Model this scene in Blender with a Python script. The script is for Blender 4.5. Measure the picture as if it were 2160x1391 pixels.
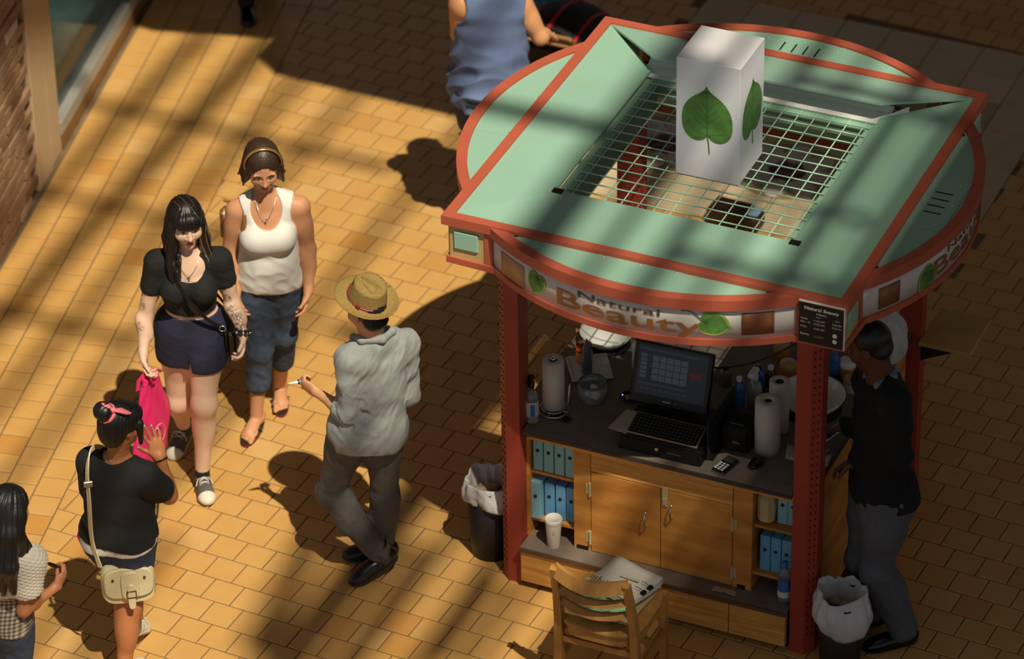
import bpy, bmesh, math, random
import numpy as np
import openvdb
from mathutils import Vector, Matrix

for o in list(bpy.data.objects):
    bpy.data.objects.remove(o)
SC = bpy.context.scene
COL = SC.collection

# ------------------------------------------------------------------ camera
W_, H_ = 2160, 1391
F_ = 8854.32
YAW, PITCH, ROLL = [math.radians(a) for a in (24.03638536, 34.06427028, -0.97767423)]
def _axes():
    c, s = math.cos(YAW), math.sin(YAW)
    fw = np.array([-math.cos(PITCH) * s, math.cos(PITCH) * c, -math.sin(PITCH)])
    r = np.array([c, s, 0.0]); u = np.cross(r, fw)
    return (math.cos(ROLL) * r + math.sin(ROLL) * u, -math.sin(ROLL) * r + math.cos(ROLL) * u, fw)
CR, CU, CF = _axes()
CC = np.array([5.9768989, -15.85562624, 12.63935314])
cam_d = bpy.data.cameras.new('camera')
cam_d.sensor_fit = 'HORIZONTAL'
cam_d.sensor_width = 36.0
cam_d.lens = F_ / W_ * 36.0
cam_d.clip_end = 200
cam_d.dof.use_dof = True
cam_d.dof.focus_distance = 19.8
cam_d.dof.aperture_fstop = 1.8
cam = bpy.data.objects.new('camera', cam_d)
COL.objects.link(cam)
cam.matrix_world = Matrix(((CR[0], CU[0], -CF[0], CC[0]), (CR[1], CU[1], -CF[1], CC[1]), (CR[2], CU[2], -CF[2], CC[2]), (0, 0, 0, 1)))
SC.camera = cam

def at(px, py, z=0.0):
    """the scene point at height z that the photograph shows at (px, py)"""
    d = CF + (px - W_ / 2) / F_ * CR - (py - H_ / 2) / F_ * CU
    return CC + d * ((z - CC[2]) / d[2])
def row_of(p):
    d = np.asarray(p, float) - CC
    return H_ / 2 - F_ * (d @ CU) / (d @ CF)
def J(px, py, y0, z=None):
    """point seen at (px, py) that stands above the floor row y0"""
    if z is not None:
        return at(px, py, z)
    lo, hi = -.2, 2.8
    for _ in range(40):
        m = (lo + hi) / 2
        g = at(px, py, m); g[2] = 0
        if row_of(g) < y0: lo = m
        else: hi = m
    return at(px, py, m)

# ------------------------------------------------------------------ light
SUN_DIR = Vector((-.455, .39, -1.0)).normalized()
sun_d = bpy.data.lights.new('sun', 'SUN')
sun_d.energy = 4.5
sun_d.color = (1.0, .90, .72)
sun_d.angle = math.radians(.53)
sun = bpy.data.objects.new('sun', sun_d)
COL.objects.link(sun)
sun.location = (10, -8, 24)
sun.rotation_euler = SUN_DIR.to_track_quat('-Z', 'Y').to_euler()
world = bpy.data.worlds.new('world')
SC.world = world
world.use_nodes = True
wb = world.node_tree.nodes['Background']
wb.inputs[0].default_value = (.90, .92, 1.0, 1)
wb.inputs[1].default_value = .32
SC.view_settings.view_transform = 'Standard'
SC.view_settings.look = 'None'
SC.view_settings.gamma = 1.0
SC.view_settings.exposure = 0.0
SC.view_settings.use_curve_mapping = False

# ------------------------------------------------------------------ materials
def S(r, g, b):
    def l(c):
        c /= 255.0
        return c / 12.92 if c <= .04045 else ((c + .055) / 1.055) ** 2.4
    return (l(r), l(g), l(b))
MATS = {}
def M(name, col, rough=.6, metal=0.0, var=0.0, vscale=8.0, bump=0.0, bscale=60.0, spec=.5, trans=0.0, emis=None, attr=False, stretch=None, alpha=None, coat=0.0, hue=None, ior=1.45):
    """procedural principled material: colour, grain and fine relief only"""
    if name in MATS: return MATS[name]
    m = bpy.data.materials.new(name); m.use_nodes = True
    nt = m.node_tree; bs = nt.nodes['Principled BSDF']
    bs.inputs['Roughness'].default_value = rough
    bs.inputs['Metallic'].default_value = metal
    bs.inputs['Specular IOR Level'].default_value = spec
    bs.inputs['Coat Weight'].default_value = coat
    bs.inputs['IOR'].default_value = ior
    if trans: bs.inputs['Transmission Weight'].default_value = trans
    if alpha is not None: bs.inputs['Alpha'].default_value = alpha
    if emis:
        bs.inputs['Emission Color'].default_value = (*emis[0], 1); bs.inputs['Emission Strength'].default_value = emis[1]
    src = None
    if attr:
        a = nt.nodes.new('ShaderNodeAttribute'); a.attribute_name = 'Col'; src = a.outputs['Color']
    tc = nt.nodes.new('ShaderNodeTexCoord'); vec = tc.outputs['Object']
    if stretch:
        mp = nt.nodes.new('ShaderNodeMapping'); mp.inputs['Scale'].default_value = stretch
        nt.links.new(vec, mp.inputs[0]); vec = mp.outputs[0]
    if var > 0:
        n = nt.nodes.new('ShaderNodeTexNoise'); n.inputs['Scale'].default_value = vscale; n.inputs['Detail'].default_value = 5
        nt.links.new(vec, n.inputs['Vector'])
        mx = nt.nodes.new('ShaderNodeMix'); mx.data_type = 'RGBA'
        rp = nt.nodes.new('ShaderNodeMapRange'); rp.inputs[1].default_value = .3; rp.inputs[2].default_value = .7
        nt.links.new(n.outputs['Fac'], rp.inputs[0]); nt.links.new(rp.outputs[0], mx.inputs[0])
        dk = tuple(c * (1 - var) for c in col); lt = tuple(min(1, c * (1 + var * .6)) for c in col)
        if hue: dk = hue
        if src is not None:
            mu = nt.nodes.new('ShaderNodeMix'); mu.data_type = 'RGBA'; mu.blend_type = 'MULTIPLY'; mu.inputs[0].default_value = 1
            mx.inputs[6].default_value = (1 - var,) * 3 + (1,); mx.inputs[7].default_value = (1, 1, 1, 1)
            nt.links.new(src, mu.inputs[6]); nt.links.new(mx.outputs[2], mu.inputs[7]); src = mu.outputs[2]
        else:
            mx.inputs[6].default_value = (*dk, 1); mx.inputs[7].default_value = (*lt, 1); src = mx.outputs[2]
    if src is not None: nt.links.new(src, bs.inputs['Base Color'])
    else: bs.inputs['Base Color'].default_value = (*col, 1)
    if bump > 0:
        n2 = nt.nodes.new('ShaderNodeTexNoise'); n2.inputs['Scale'].default_value = bscale; n2.inputs['Detail'].default_value = 4
        nt.links.new(vec, n2.inputs['Vector'])
        b = nt.nodes.new('ShaderNodeBump'); b.inputs['Strength'].default_value = bump; b.inputs['Distance'].default_value = .01
        nt.links.new(n2.outputs['Fac'], b.inputs['Height']); nt.links.new(b.outputs[0], bs.inputs['Normal'])
    m.diffuse_color = (*col, 1)
    MATS[name] = m
    return m

def tile_mat(name, base, dark, light, rough=.45):
    """per-tile colour from the object's random number plus fired-clay mottling"""
    m = bpy.data.materials.new(name); m.use_nodes = True
    nt = m.node_tree; bs = nt.nodes['Principled BSDF']; bs.inputs['Roughness'].default_value = rough
    bs.inputs['Specular IOR Level'].default_value = .35
    at_ = nt.nodes.new('ShaderNodeAttribute'); at_.attribute_name = 'Rnd'
    oi = nt.nodes.new('ShaderNodeObjectInfo')
    add = nt.nodes.new('ShaderNodeMath'); add.operation = 'ADD'
    nt.links.new(at_.outputs['Fac'], add.inputs[0]); nt.links.new(oi.outputs['Random'], add.inputs[1])
    fr = nt.nodes.new('ShaderNodeMath'); fr.operation = 'FRACT'; nt.links.new(add.outputs[0], fr.inputs[0])
    rp = nt.nodes.new('ShaderNodeValToRGB')
    e = rp.color_ramp.elements
    e[0].position = 0; e[0].color = (*dark, 1); e[1].position = 1; e[1].color = (*light, 1)
    e.new(.12).color = (*base, 1); e.new(.88).color = (*base, 1)
    nt.links.new(fr.outputs[0], rp.inputs[0])
    ge = nt.nodes.new('ShaderNodeNewGeometry')
    n = nt.nodes.new('ShaderNodeTexNoise'); n.inputs['Scale'].default_value = 7; n.inputs['Detail'].default_value = 5
    nt.links.new(ge.outputs['Position'], n.inputs['Vector'])
    mr = nt.nodes.new('ShaderNodeMapRange'); mr.inputs[1].default_value = .35; mr.inputs[2].default_value = .75; mr.inputs[3].default_value = 0; mr.inputs[4].default_value = .42
    nt.links.new(n.outputs['Fac'], mr.inputs[0])
    mx = nt.nodes.new('ShaderNodeMix'); mx.data_type = 'RGBA'; mx.inputs[7].default_value = (*dark, 1)
    nt.links.new(mr.outputs[0], mx.inputs[0]); nt.links.new(rp.outputs[0], mx.inputs[6])
    nt.links.new(mx.outputs[2], bs.inputs['Base Color'])
    n3 = nt.nodes.new('ShaderNodeTexNoise'); n3.inputs['Scale'].default_value = 25; nt.links.new(ge.outputs['Position'], n3.inputs['Vector'])
    b = nt.nodes.new('ShaderNodeBump'); b.inputs['Strength'].default_value = .12; b.inputs['Distance'].default_value = .01
    nt.links.new(n3.outputs['Fac'], b.inputs['Height']); nt.links.new(b.outputs[0], bs.inputs['Normal'])
    MATS[name] = m
    return m

# ------------------------------------------------------------------ mesh helpers
class MB:
    """collects simple shapes; build() links them as one mesh object"""
    def __init__(s): s.v = []; s.f = []; s.sm = []
    def add(s, vs, fs, smooth=False):
        n = len(s.v); s.v += [tuple(float(c) for c in v) for v in vs]
        s.f += [tuple(n + i for i in f) for f in fs]; s.sm += [smooth] * len(fs)
        return s
    def box(s, c, d, R=None, bev=0.0):
        hx, hy, hz = d[0] / 2, d[1] / 2, d[2] / 2
        if bev > 0:
            b = min(bev, hx * .9, hy * .9, hz * .9); vs = []; 
            def P8(x, y, z): return [(sx * x, sy * y, sz * z) for sz in (-1, 1) for sy in (-1, 1) for sx in (-1, 1)]
            A = P8(hx, hy - b, hz - b); B = P8(hx - b, hy, hz - b); Cc = P8(hx - b, hy - b, hz)
            vs = A + B + Cc
            fs = [(0, 4, 6, 2), (1, 3, 7, 5), (8, 9, 13, 12), (10, 14, 15, 11), (16, 18, 19, 17), (20, 21, 23, 22)]
            for (i, j) in ((0, 4), (3, 7), (1, 5), (2, 6)):   # vertical edges (A-B)
                q = (i, j, 8 + j, 8 + i); fs.append(q)
            for (i, j) in ((0, 2), (1, 3), (4, 6), (5, 7)):   # A-C edges along y
                fs.append((i, j, 16 + j, 16 + i))
            for (i, j) in ((0, 1), (2, 3), (4, 5), (6, 7)):   # B-C edges along x
                fs.append((8 + i, 8 + j, 16 + j, 16 + i))
            for i in range(8): fs.append((i, 8 + i, 16 + i))
            out = []
            V = np.array(vs)
            for f in fs:
                p = V[list(f)]; n = np.cross(p[1] - p[0], p[2] - p[0])
                out.append(f if n @ p.mean(0) > 0 else f[::-1])
            fs = out
        else:
            vs = [(sx * hx, sy * hy, sz * hz) for sz in (-1, 1) for sy in (-1, 1) for sx in (-1, 1)]
            fs = [(0, 2, 3, 1), (4, 5, 7, 6), (0, 1, 5, 4), (2, 6, 7, 3), (0, 4, 6, 2), (1, 3, 7, 5)]
        V = np.array(vs)
        if R is not None: V = V @ np.array(R).T
        return s.add(V + np.array(c), fs)
    def prism(s, pts, z0, z1, smooth=False):
        """vertical extrusion of a CCW outline (x, y)"""
        n = len(pts)
        vs = [(x, y, z0) for x, y in pts] + [(x, y, z1) for x, y in pts]
        fs = [tuple(range(n - 1, -1, -1)), tuple(range(n, 2 * n))]
        s.add(vs, fs)
        return s.add(vs, [(i, (i + 1) % n, n + (i + 1) % n, n + i) for i in range(n)], smooth)
    def lathe(s, prof, c=(0, 0, 0), n=28, R=None, smooth=True, caps=True):
        """prof: (r, z) from bottom to top"""
        vs = []; fs = []
        for r, z in prof:
            for k in range(n):
                a = 2 * math.pi * k / n; vs.append((r * math.cos(a), r * math.sin(a), z))
        m = len(prof)
        for i in range(m - 1):
            for k in range(n):
                fs.append((i * n + k, i * n + (k + 1) % n, (i + 1) * n + (k + 1) % n, (i + 1) * n + k))
        V = np.array(vs)
        if R is not None: V = V @ np.array(R).T
        s.add(V + np.array(c), fs, smooth)
        if caps:
            fl = []
            if prof[0][0] > 1e-5: fl.append(tuple(range(n - 1, -1, -1)))
            if prof[-1][0] > 1e-5: fl.append(tuple(range((m - 1) * n, m * n)))
            s.add(V + np.array(c), fl)
        return s
    def tube(s, pts, r, n=8, closed=False, flat=None, up=None):
        """tube along points; r number or list; flat=(a,b) makes an elliptical / strap section"""
        P = [np.array(p, float) for p in pts]; m = len(P); vs = []; fs = []
        prev = None
        for i in range(m):
            if closed: t = P[(i + 1) % m] - P[i - 1]
            else: t = P[min(i + 1, m - 1)] - P[max(i - 1, 0)]
            t = t / (np.linalg.norm(t) + 1e-12)
            if up is not None:
                ref = np.array(up[i] if isinstance(up, list) else up, float)
            elif prev is None: ref = np.array([0, 0, 1.0]) if abs(t[2]) < .9 else np.array([1.0, 0, 0])
            else: ref = prev
            b = np.cross(t, ref); b /= (np.linalg.norm(b) + 1e-12); nn = np.cross(b, t); prev = nn
            rr = r[i] if isinstance(r, (list, tuple)) else r
            fa, fb = flat if flat else (1, 1)
            for k in range(n):
                a = 2 * math.pi * k / n + (math.pi / n if n == 4 else 0)
                vs.append(P[i] + rr * (fa * math.cos(a) * b + fb * math.sin(a) * nn))
        for i in range(m if closed else m - 1):
            j = (i + 1) % m
            for k in range(n): fs.append((i * n + k, i * n + (k + 1) % n, j * n + (k + 1) % n, j * n + k))
        s.add(vs, fs, n > 4)
        if not closed: s.add(vs, [tuple(range(n - 1, -1, -1)), tuple(range((m - 1) * n, m * n))])
        return s
    def ellip(s, c, r, R=None, nu=16, nv=10):
        prof = []
        vs = []; fs = []
        for i in range(nv + 1):
            ph = math.pi * i / nv - math.pi / 2
            for k in range(nu):
                a = 2 * math.pi * k / nu
                vs.append((r[0] * math.cos(ph) * math.cos(a), r[1] * math.cos(ph) * math.sin(a), r[2] * math.sin(ph)))
        for i in range(nv):
            for k in range(nu): fs.append((i * nu + k, i * nu + (k + 1) % nu, (i + 1) * nu + (k + 1) % nu, (i + 1) * nu + k))
        V = np.array(vs)
        if R is not None: V = V @ np.array(R).T
        return s.add(V + np.array(c), fs, True)
    def grid(s, fn, nu, nv, smooth=True, closed_u=False):
        """surface fn(i/nu, j/nv)"""
        vs = [fn(i / nu, j / nv) for j in range(nv + 1) for i in range(nu + 1)]
        w = nu + 1
        return s.add(vs, [(j * w + i, j * w + i + 1, (j + 1) * w + i + 1, (j + 1) * w + i) for j in range(nv) for i in range(nu)], smooth)
    def plate(s, outline, thick, R, c):
        """flat outline (a, b) extruded by thick along the third axis of R"""
        n = len(outline); A = np.array(R)
        vs = [np.array(c) + A @ np.array([a, b, 0]) for a, b in outline] + [np.array(c) + A @ np.array([a, b, thick]) for a, b in outline]
        fs = [tuple(range(n - 1, -1, -1)), tuple(range(n, 2 * n))] + [(i, (i + 1) % n, n + (i + 1) % n, n + i) for i in range(n)]
        return s.add(vs, fs)
    def mesh(s, name):
        me = bpy.data.meshes.new(name); me.from_pydata(s.v, [], s.f)
        me.polygons.foreach_set('use_smooth', s.sm); me.update()
        return me
    def build(s, name, mat, parent=None, loc=(0, 0, 0)):
        o = bpy.data.objects.new(name, s.mesh(name))
        COL.objects.link(o); o.location = loc
        if mat: o.data.materials.append(mat)
        if parent: o.parent = parent
        return o
def solidify(o, t, off=0.0):
    md = o.modifiers.new('solid', 'SOLIDIFY'); md.thickness = t; md.offset = off
    return o
def rotz(a): 
    c, s = math.cos(a), math.sin(a); return np.array([[c, -s, 0], [s, c, 0], [0, 0, 1]])
def rotx(a):
    c, s = math.cos(a), math.sin(a); return np.array([[1, 0, 0], [0, c, -s], [0, s, c]])
def roty(a):
    c, s = math.cos(a), math.sin(a); return np.array([[c, 0, s], [0, 1, 0], [-s, 0, c]])
def tag(o, label=None, cat=None, group=None, kind=None):
    if label: o['label'] = label
    if cat: o['category'] = cat
    if group: o['group'] = group
    if kind: o['kind'] = kind
    return o
def thing(name, label, cat, loc=(0, 0, 0), rz=0.0, group=None):
    o = bpy.data.objects.new(name, None); COL.objects.link(o)
    o.location = loc; o.rotation_euler = (0, 0, rz); o.empty_display_size = .1
    return tag(o, label, cat, group)
def copy_tree(o, parent=None):
    c = o.copy(); COL.objects.link(c); c.parent = parent
    for ch in list(o.children): copy_tree(ch, c)
    return c
def text_mesh(txt, size, extrude=.0006, bold=0.0, align='CENTER', space=1.0):
    cu = bpy.data.curves.new('t', 'FONT'); cu.body = txt; cu.size = size; cu.extrude = extrude; cu.offset = bold
    cu.align_x = align; cu.resolution_u = 3; cu.space_character = space
    o = bpy.data.objects.new('t', cu); COL.objects.link(o)
    dg = bpy.context.evaluated_depsgraph_get(); dg.update()
    me = bpy.data.meshes.new_from_object(o.evaluated_get(dg))
    bpy.data.objects.remove(o); bpy.data.curves.remove(cu)
    return me
def map_mesh(me, fn):
    n = len(me.vertices); a = np.zeros(n * 3); me.vertices.foreach_get('co', a); a = a.reshape(-1, 3)
    b = np.array([fn(*p) for p in a]); me.vertices.foreach_set('co', b.ravel()); me.update()
    return me
def mesh_obj(name, me, mat, parent=None):
    o = bpy.data.objects.new(name, me); COL.objects.link(o); me.materials.clear(); me.materials.append(mat)
    if parent: o.parent = parent
    return o
# ================================================================== setting: floor
rnd = random.Random(7)
m_grout = M('grout', S(122, 104, 76), .9, var=.25, vscale=5)
m_tile = tile_mat('quarry_tile', S(204, 159, 92), S(194, 140, 72), S(210, 170, 108))
m_stone = tile_mat('beige_stone_tile', S(205, 188, 152), S(178, 154, 116), S(222, 206, 170), .4)
mb = MB(); mb.box((0, 2, -.056), (34, 34, .1))
floor = tag(mb.build('floor', m_grout), kind='structure')

def clip_poly(poly, n, d):
    """keep the side n.p <= d"""
    out = []
    for i in range(len(poly)):
        a, b = poly[i], poly[(i + 1) % len(poly)]
        da, db = n[0] * a[0] + n[1] * a[1] - d, n[0] * b[0] + n[1] * b[1] - d
        if da <= 0: out.append(a)
        if da * db < 0:
            t = da / (da - db); out.append((a[0] + t * (b[0] - a[0]), a[1] + t * (b[1] - a[1])))
    return out
def inset_poly(poly, d):
    n = len(poly); A = 0; out = []
    L = []
    for i in range(n):
        a, b = np.array(poly[i]), np.array(poly[(i + 1) % n]); t = b - a; l = np.linalg.norm(t)
        if l < 1e-6: return None
        t /= l; L.append((a + d * np.array([-t[1], t[0]]), t))
    for i in range(n):
        (p, t), (q, s) = L[i - 1], L[i]
        den = t[0] * s[1] - t[1] * s[0]
        if abs(den) < 1e-4: return None
        k = ((q[0] - p[0]) * s[1] - (q[1] - p[1]) * s[0]) / den
        out.append(tuple(p + k * t))
    return out
def area(poly): return sum(a[0] * b[1] - a[1] * b[0] for a, b in zip(poly, poly[1:] + poly[:1])) / 2
def tile_geo(poly, gap, bev=.003, z=0.0):
    """top face with a worn arris and sides going down into the grout"""
    p0 = inset_poly(poly, gap / 2); p1 = inset_poly(poly, gap / 2 + bev)
    if not p0 or not p1 or area(p0) < 2e-4 or area(p1) < 1e-4: return None
    n = len(poly)
    vs = [(x, y, z) for x, y in p1] + [(x, y, z - .0025) for x, y in p0] + [(x, y, -.012) for x, y in p0]
    fs = [tuple(range(n))] + [(n + i, n + (i + 1) % n, (i + 1) % n, i) for i in range(n)] + [(2 * n + i, 2 * n + (i + 1) % n, n + (i + 1) % n, n + i) for i in range(n)]
    return vs, fs

ZA = math.radians(11.6)                       # the strip along the shop front
la, lb = (math.cos(ZA), math.sin(ZA)), (-math.sin(ZA), math.cos(ZA))
ZLINE, WALLU = -3.293, -4.27
RA = math.radians(-3.0)                       # the field under the kiosk
ra, rb = (math.cos(RA), math.sin(RA)), (-math.sin(RA), math.cos(RA))
PAD = (-1.97, .35, 2.66, 5.04)
tiles = []                                    # (poly, gap, stone?)
p = .160
for i in range(-6, 0):
    for k in range(-36, 75):
        off = .003 if i % 2 == 0 else .080
        u0, u1 = ZLINE + i * p, ZLINE + (i + 1) * p
        v0 = k * p + off; v1 = v0 + p
        q = [(u * la[0] + v * lb[0], u * la[1] + v * lb[1]) for u, v in ((u0, v0), (u1, v0), (u1, v1), (u0, v1))]
        if i < -5: q = clip_poly(q, (-la[0], -la[1]), -WALLU)
        if len(q) > 2: tiles.append((q, .0075, False))
pv, pu = .163, .1645
for k in range(-44, 72):
    for i in range(-40, 72):
        u0 = i * pu + (.016 if k % 2 else .097); v0 = k * pv + .001
        q = [(u * ra[0] + v * rb[0], u * ra[1] + v * rb[1]) for u, v in ((u0, v0), (u0 + pu, v0), (u0 + pu, v0 + pv), (u0, v0 + pv))]
        q = clip_poly(q, (-la[0], -la[1]), -ZLINE)
        if len(q) < 3: continue
        cx = sum(a[0] for a in q) / len(q); cy = sum(a[1] for a in q) / len(q)
        if PAD[0] < cx < PAD[1] and PAD[2] < cy < PAD[3]:
            continue
        if PAD[0] - .2 < cx < PAD[1] + .2 and PAD[2] - .2 < cy < PAD[3] + .2:
            if cx < PAD[0]: q = clip_poly(q, (1, 0), PAD[0])
            elif cx > PAD[1]: q = clip_poly(q, (-1, 0), -PAD[1])
            if len(q) > 2 and cy < PAD[2] and PAD[0] < cx < PAD[1]: q = clip_poly(q, (0, 1), PAD[2])
            elif len(q) > 2 and cy > PAD[3] and PAD[0] < cx < PAD[1]: q = clip_poly(q, (0, -1), -PAD[3])
        if len(q) > 2: tiles.append((q, .0075, False))
KH = [(958, 330), (1278, 30), (1700, 50), (2085, 200), (2085, 480), (1960, 660), (1900, 1391), (1070, 1391), (1065, 600)]
def in_poly(x, y, P):
    c = False
    for i in range(len(P)):
        (x1, y1), (x2, y2) = P[i - 1], P[i]
        if (y1 > y) != (y2 > y) and x < (x2 - x1) * (y - y1) / (y2 - y1) + x1: c = not c
    return c
rank = []
for n_, (q, g, st) in enumerate(tiles):
    c = np.array([sum(a[0] for a in q) / len(q), sum(a[1] for a in q) / len(q), 0]); d = c - CC; zz = d @ CF
    px, py = W_ / 2 + F_ * (d @ CR) / zz, H_ / 2 - F_ * (d @ CU) / zz
    ok = 20 < px < 2140 and 20 < py < 1371 and not in_poly(px, py, KH)
    blocked = any(x0 < px < x1 and y0 < py < y1 for x0, y0, x1, y1 in ((320, 430, 480, 1040), (490, 310, 650, 900), (715, 580, 860, 1200), (175, 850, 330, 1391), (0, 1030, 90, 1391), (955, 0, 1240, 300), (1760, 750, 1930, 1391)))
    rank.append((-(1 if ok and not blocked and len(q) >= 4 else 0) * abs(area(q)) / zz ** 2, n_))
rank.sort()
single = set(n_ for _, n_ in rank[:300])
sv, sf, sr = [], [], []
full_me = {}
for n_, (q, g, st) in enumerate(tiles):
    z = rnd.uniform(-.0006, .0006)
    cx = sum(a[0] for a in q) / len(q); cy = sum(a[1] for a in q) / len(q)
    if n_ in single:
        e = (round(q[1][0] - q[0][0], 4), round(q[1][1] - q[0][1], 4), round(abs(area(q)), 5), len(q))
        if e not in full_me:
            geo = tile_geo([(a - cx, b - cy) for a, b in q], g)
            if geo is None: continue
            me = bpy.data.meshes.new('tile'); me.from_pydata(geo[0], [], geo[1]); me.update(); me.materials.append(m_tile)
            full_me[e] = me
        o = bpy.data.objects.new('tile', full_me[e]); COL.objects.link(o); o.location = (cx, cy, z); o.parent = floor
    else:
        geo = tile_geo(q, g, z=z)
        if geo is None: continue
        b0 = len(sv); sv += geo[0]; sf += [tuple(b0 + i for i in f) for f in geo[1]]; sr += [rnd.random()] * len(geo[1])
me = bpy.data.meshes.new('tile_field'); me.from_pydata(sv, [], sf); me.update(); me.materials.append(m_tile)
a_ = me.attributes.new('Rnd', 'FLOAT', 'FACE'); a_.data.foreach_set('value', sr)
tf = bpy.data.objects.new('tile_field', me); COL.objects.link(tf); tf.parent = floor; tag(tf, kind='stuff')

# the rug-like field of big beige stone tiles behind the kiosk
ps = .29
pad_me = {}
nx, ny = 8, 8
tw, th = (PAD[1] - PAD[0]) / nx, (PAD[3] - PAD[2]) / ny
geo = tile_geo([(-tw / 2, -th / 2), (tw / 2, -th / 2), (tw / 2, th / 2), (-tw / 2, th / 2)], .006)
pme = bpy.data.meshes.new('stone_tile'); pme.from_pydata(geo[0], [], geo[1]); pme.update(); pme.materials.append(m_stone)
for i in range(nx):
    for k in range(ny):
        o = bpy.data.objects.new('stone_tile', pme); COL.objects.link(o); o.parent = floor
        o.location = (PAD[0] + (i + .5) * tw, PAD[2] + (k + .5) * th, rnd.uniform(-.0005, .0005))
# two flower medallions inlaid in the stone
m_petal = M('petal_inlay', S(214, 205, 190), .5, var=.2, vscale=20)
m_core = M('core_inlay', S(96, 40, 28), .5, var=.4, vscale=25)
m_leafin = M('leaf_inlay', S(160, 140, 90), .5, var=.3, vscale=25)
for cx, cy in ((-.83, 3.28), (-1.58, 3.30)):
    tm = thing('floor_medallion', 'flower medallion with pale petals set in the beige floor %s' % ('towards the far right post' if cx > -1 else 'beside the dark red far post'), 'floor inlay', (cx, cy, 0))
    mb = MB(); mb.lathe([(.0, .0005), (.29, .0005), (.30, .003), (.0, .003)], n=36, smooth=False); mb.build('disc', m_leafin, tm)
    for k in range(8):
        a = k * math.pi / 4
        mb = MB(); mb.ellip((.19 * math.cos(a), .19 * math.sin(a), .003), (.105, .072, .004), rotz(a), 14, 6); mb.build('petal', m_petal, tm)
    mb = MB(); mb.ellip((0, 0, .004), (.11, .10, .006), None, 20, 6)
    for k in range(6):
        a = k * 1.05; mb.ellip((.07 * math.cos(a), .07 * math.sin(a), .006), (.045, .035, .007), rotz(a), 10, 6)
    mb.build('flower_centre', m_core, tm)

# ================================================================== setting: shop front on the left
def wl(u, v, z=0): return (u * la[0] + v * lb[0], u * la[1] + v * lb[1], z)
RW = rotz(ZA)
m_mortar = M('mortar', S(120, 100, 80), .95, var=.3, vscale=20)
m_brick = tile_mat('brick', S(158, 126, 96), S(112, 82, 60), S(206, 184, 158), .85)
m_panel = M('beige_panel', S(196, 170, 135), .45, var=.05, vscale=3)
m_alu = M('aluminium', S(176, 174, 164), .45, metal=.35)
m_dark = M('black_gap', S(22, 18, 12), .8)
mb = MB(); mb.box(wl(WALLU - .12, 1.05, 1.8), (.2, 2.62, 3.6), RW)
wall = tag(mb.build('wall_left', m_mortar), kind='structure')
bm_ = MB(); bm_.box((0, 0, 0), (.03, .205, .062), None, .004)
bme = bm_.mesh('brick'); bme.materials.append(m_brick)
for r_ in range(25):
    for k in range(11):
        v = 2.36 - .108 - k * .216 - (0 if r_ % 2 else .108)
        o = bpy.data.objects.new('brick', bme); COL.objects.link(o); o.parent = wall
        o.location = Vector(wl(WALLU - .012 + rnd.uniform(-.006, .006), v, .035 + r_ * .072)); o.rotation_euler = (rnd.uniform(-.02, .02), 0, ZA + rnd.uniform(-.02, .02))
for nm, v0, v1, du in (('column_panel', 2.385, 2.63, .0), ('column_panel', 2.655, 2.835, -.01)):
    mb = MB(); mb.box(wl(WALLU - .06 + du, (v0 + v1) / 2, 1.8), (.12, v1 - v0, 3.6), RW, .004); mb.build(nm, m_panel, wall)
mb = MB(); mb.box(wl(WALLU - .13, 2.61, 1.8), (.16, .47, 3.6), RW); mb.build('column_core', m_dark, wall)
win = bpy.data.objects.new('window_1', None); COL.objects.link(win); tag(win, kind='structure')
m_glass = M('shop_glass', (.75, .85, .85), .03, trans=1.0, ior=1.1)
mb = MB(); mb.box(wl(WALLU - .07, 4.85, 1.9), (.012, 4.0, 3.5), RW); mb.build('pane', m_glass, win)
mb = MB(); mb.box(wl(WALLU - .055, 4.85, .14), (.10, 4.0, .09), RW, .006); mb.build('sill_rail', m_alu, win)
mb = MB(); mb.box(wl(WALLU - .16, 4.85, .13), (.12, 4.0, .08), RW, .006); mb.build('inner_sill', M('grey_metal', S(120, 122, 114), .5, metal=.3), win)
mb = MB(); mb.box(wl(WALLU - .075, 4.85, .045), (.13, 4.0, .10), RW); mb.build('kerb', M('brown_kerb', S(138, 98, 56), .5, var=.2), win)
m_carpet = M('shop_carpet', S(120, 150, 146), .95, var=.25, vscale=6, bump=.3, bscale=200)
mb = MB(); mb.box(wl(WALLU - 2.6, 4.85, .03), (4.9, 4.2, .06), RW); mb.build('shop_floor', m_carpet, win)
mb = MB(); mb.box(wl(WALLU - 5.0, 4.85, 1.8), (.1, 4.2, 3.6), RW); mb.box(wl(WALLU - 2.6, 6.9, 1.8), (4.9, .1, 3.6), RW); mb.build('shop_partition', M('shop_dark', S(60, 62, 58), .8), win)
mb = MB(); mb.box(wl(WALLU - 2.6, 4.85, 3.66), (5.2, 4.4, .1), RW); mb.build('shop_ceiling', M('shop_dark2', S(70, 68, 62), .8), win)

# ================================================================== setting: skylit roof and the upper gallery above the frame
m_ceil = M('ceiling_paint', S(150, 140, 125), .9)
HS = 20.0
def up(x, y, z=HS): return (x + .455 * z, y - .39 * z)
X0, Y0 = up(-8.5, -9.0); X1, Y1 = up(.02, 7.0)
mb = MB(); E = 30
mb.box(((X0 - E + X0) / 2, 0, HS), (E, 2 * E, .3)); mb.box(((X1 + X1 + E) / 2, 0, HS), (E, 2 * E, .3))
mb.box(((X0 + X1) / 2, (Y0 - E) / 2 - 0, HS), (X1 - X0, abs(-E - Y0), .3)); mb.box(((X0 + X1) / 2, (Y1 + E) / 2, HS), (X1 - X0, E - Y1, .3))
ceil = tag(mb.build('ceiling', m_ceil), kind='structure')
m_bar = M('skylight_steel', S(120, 118, 110), .6, metal=.3)
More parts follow.
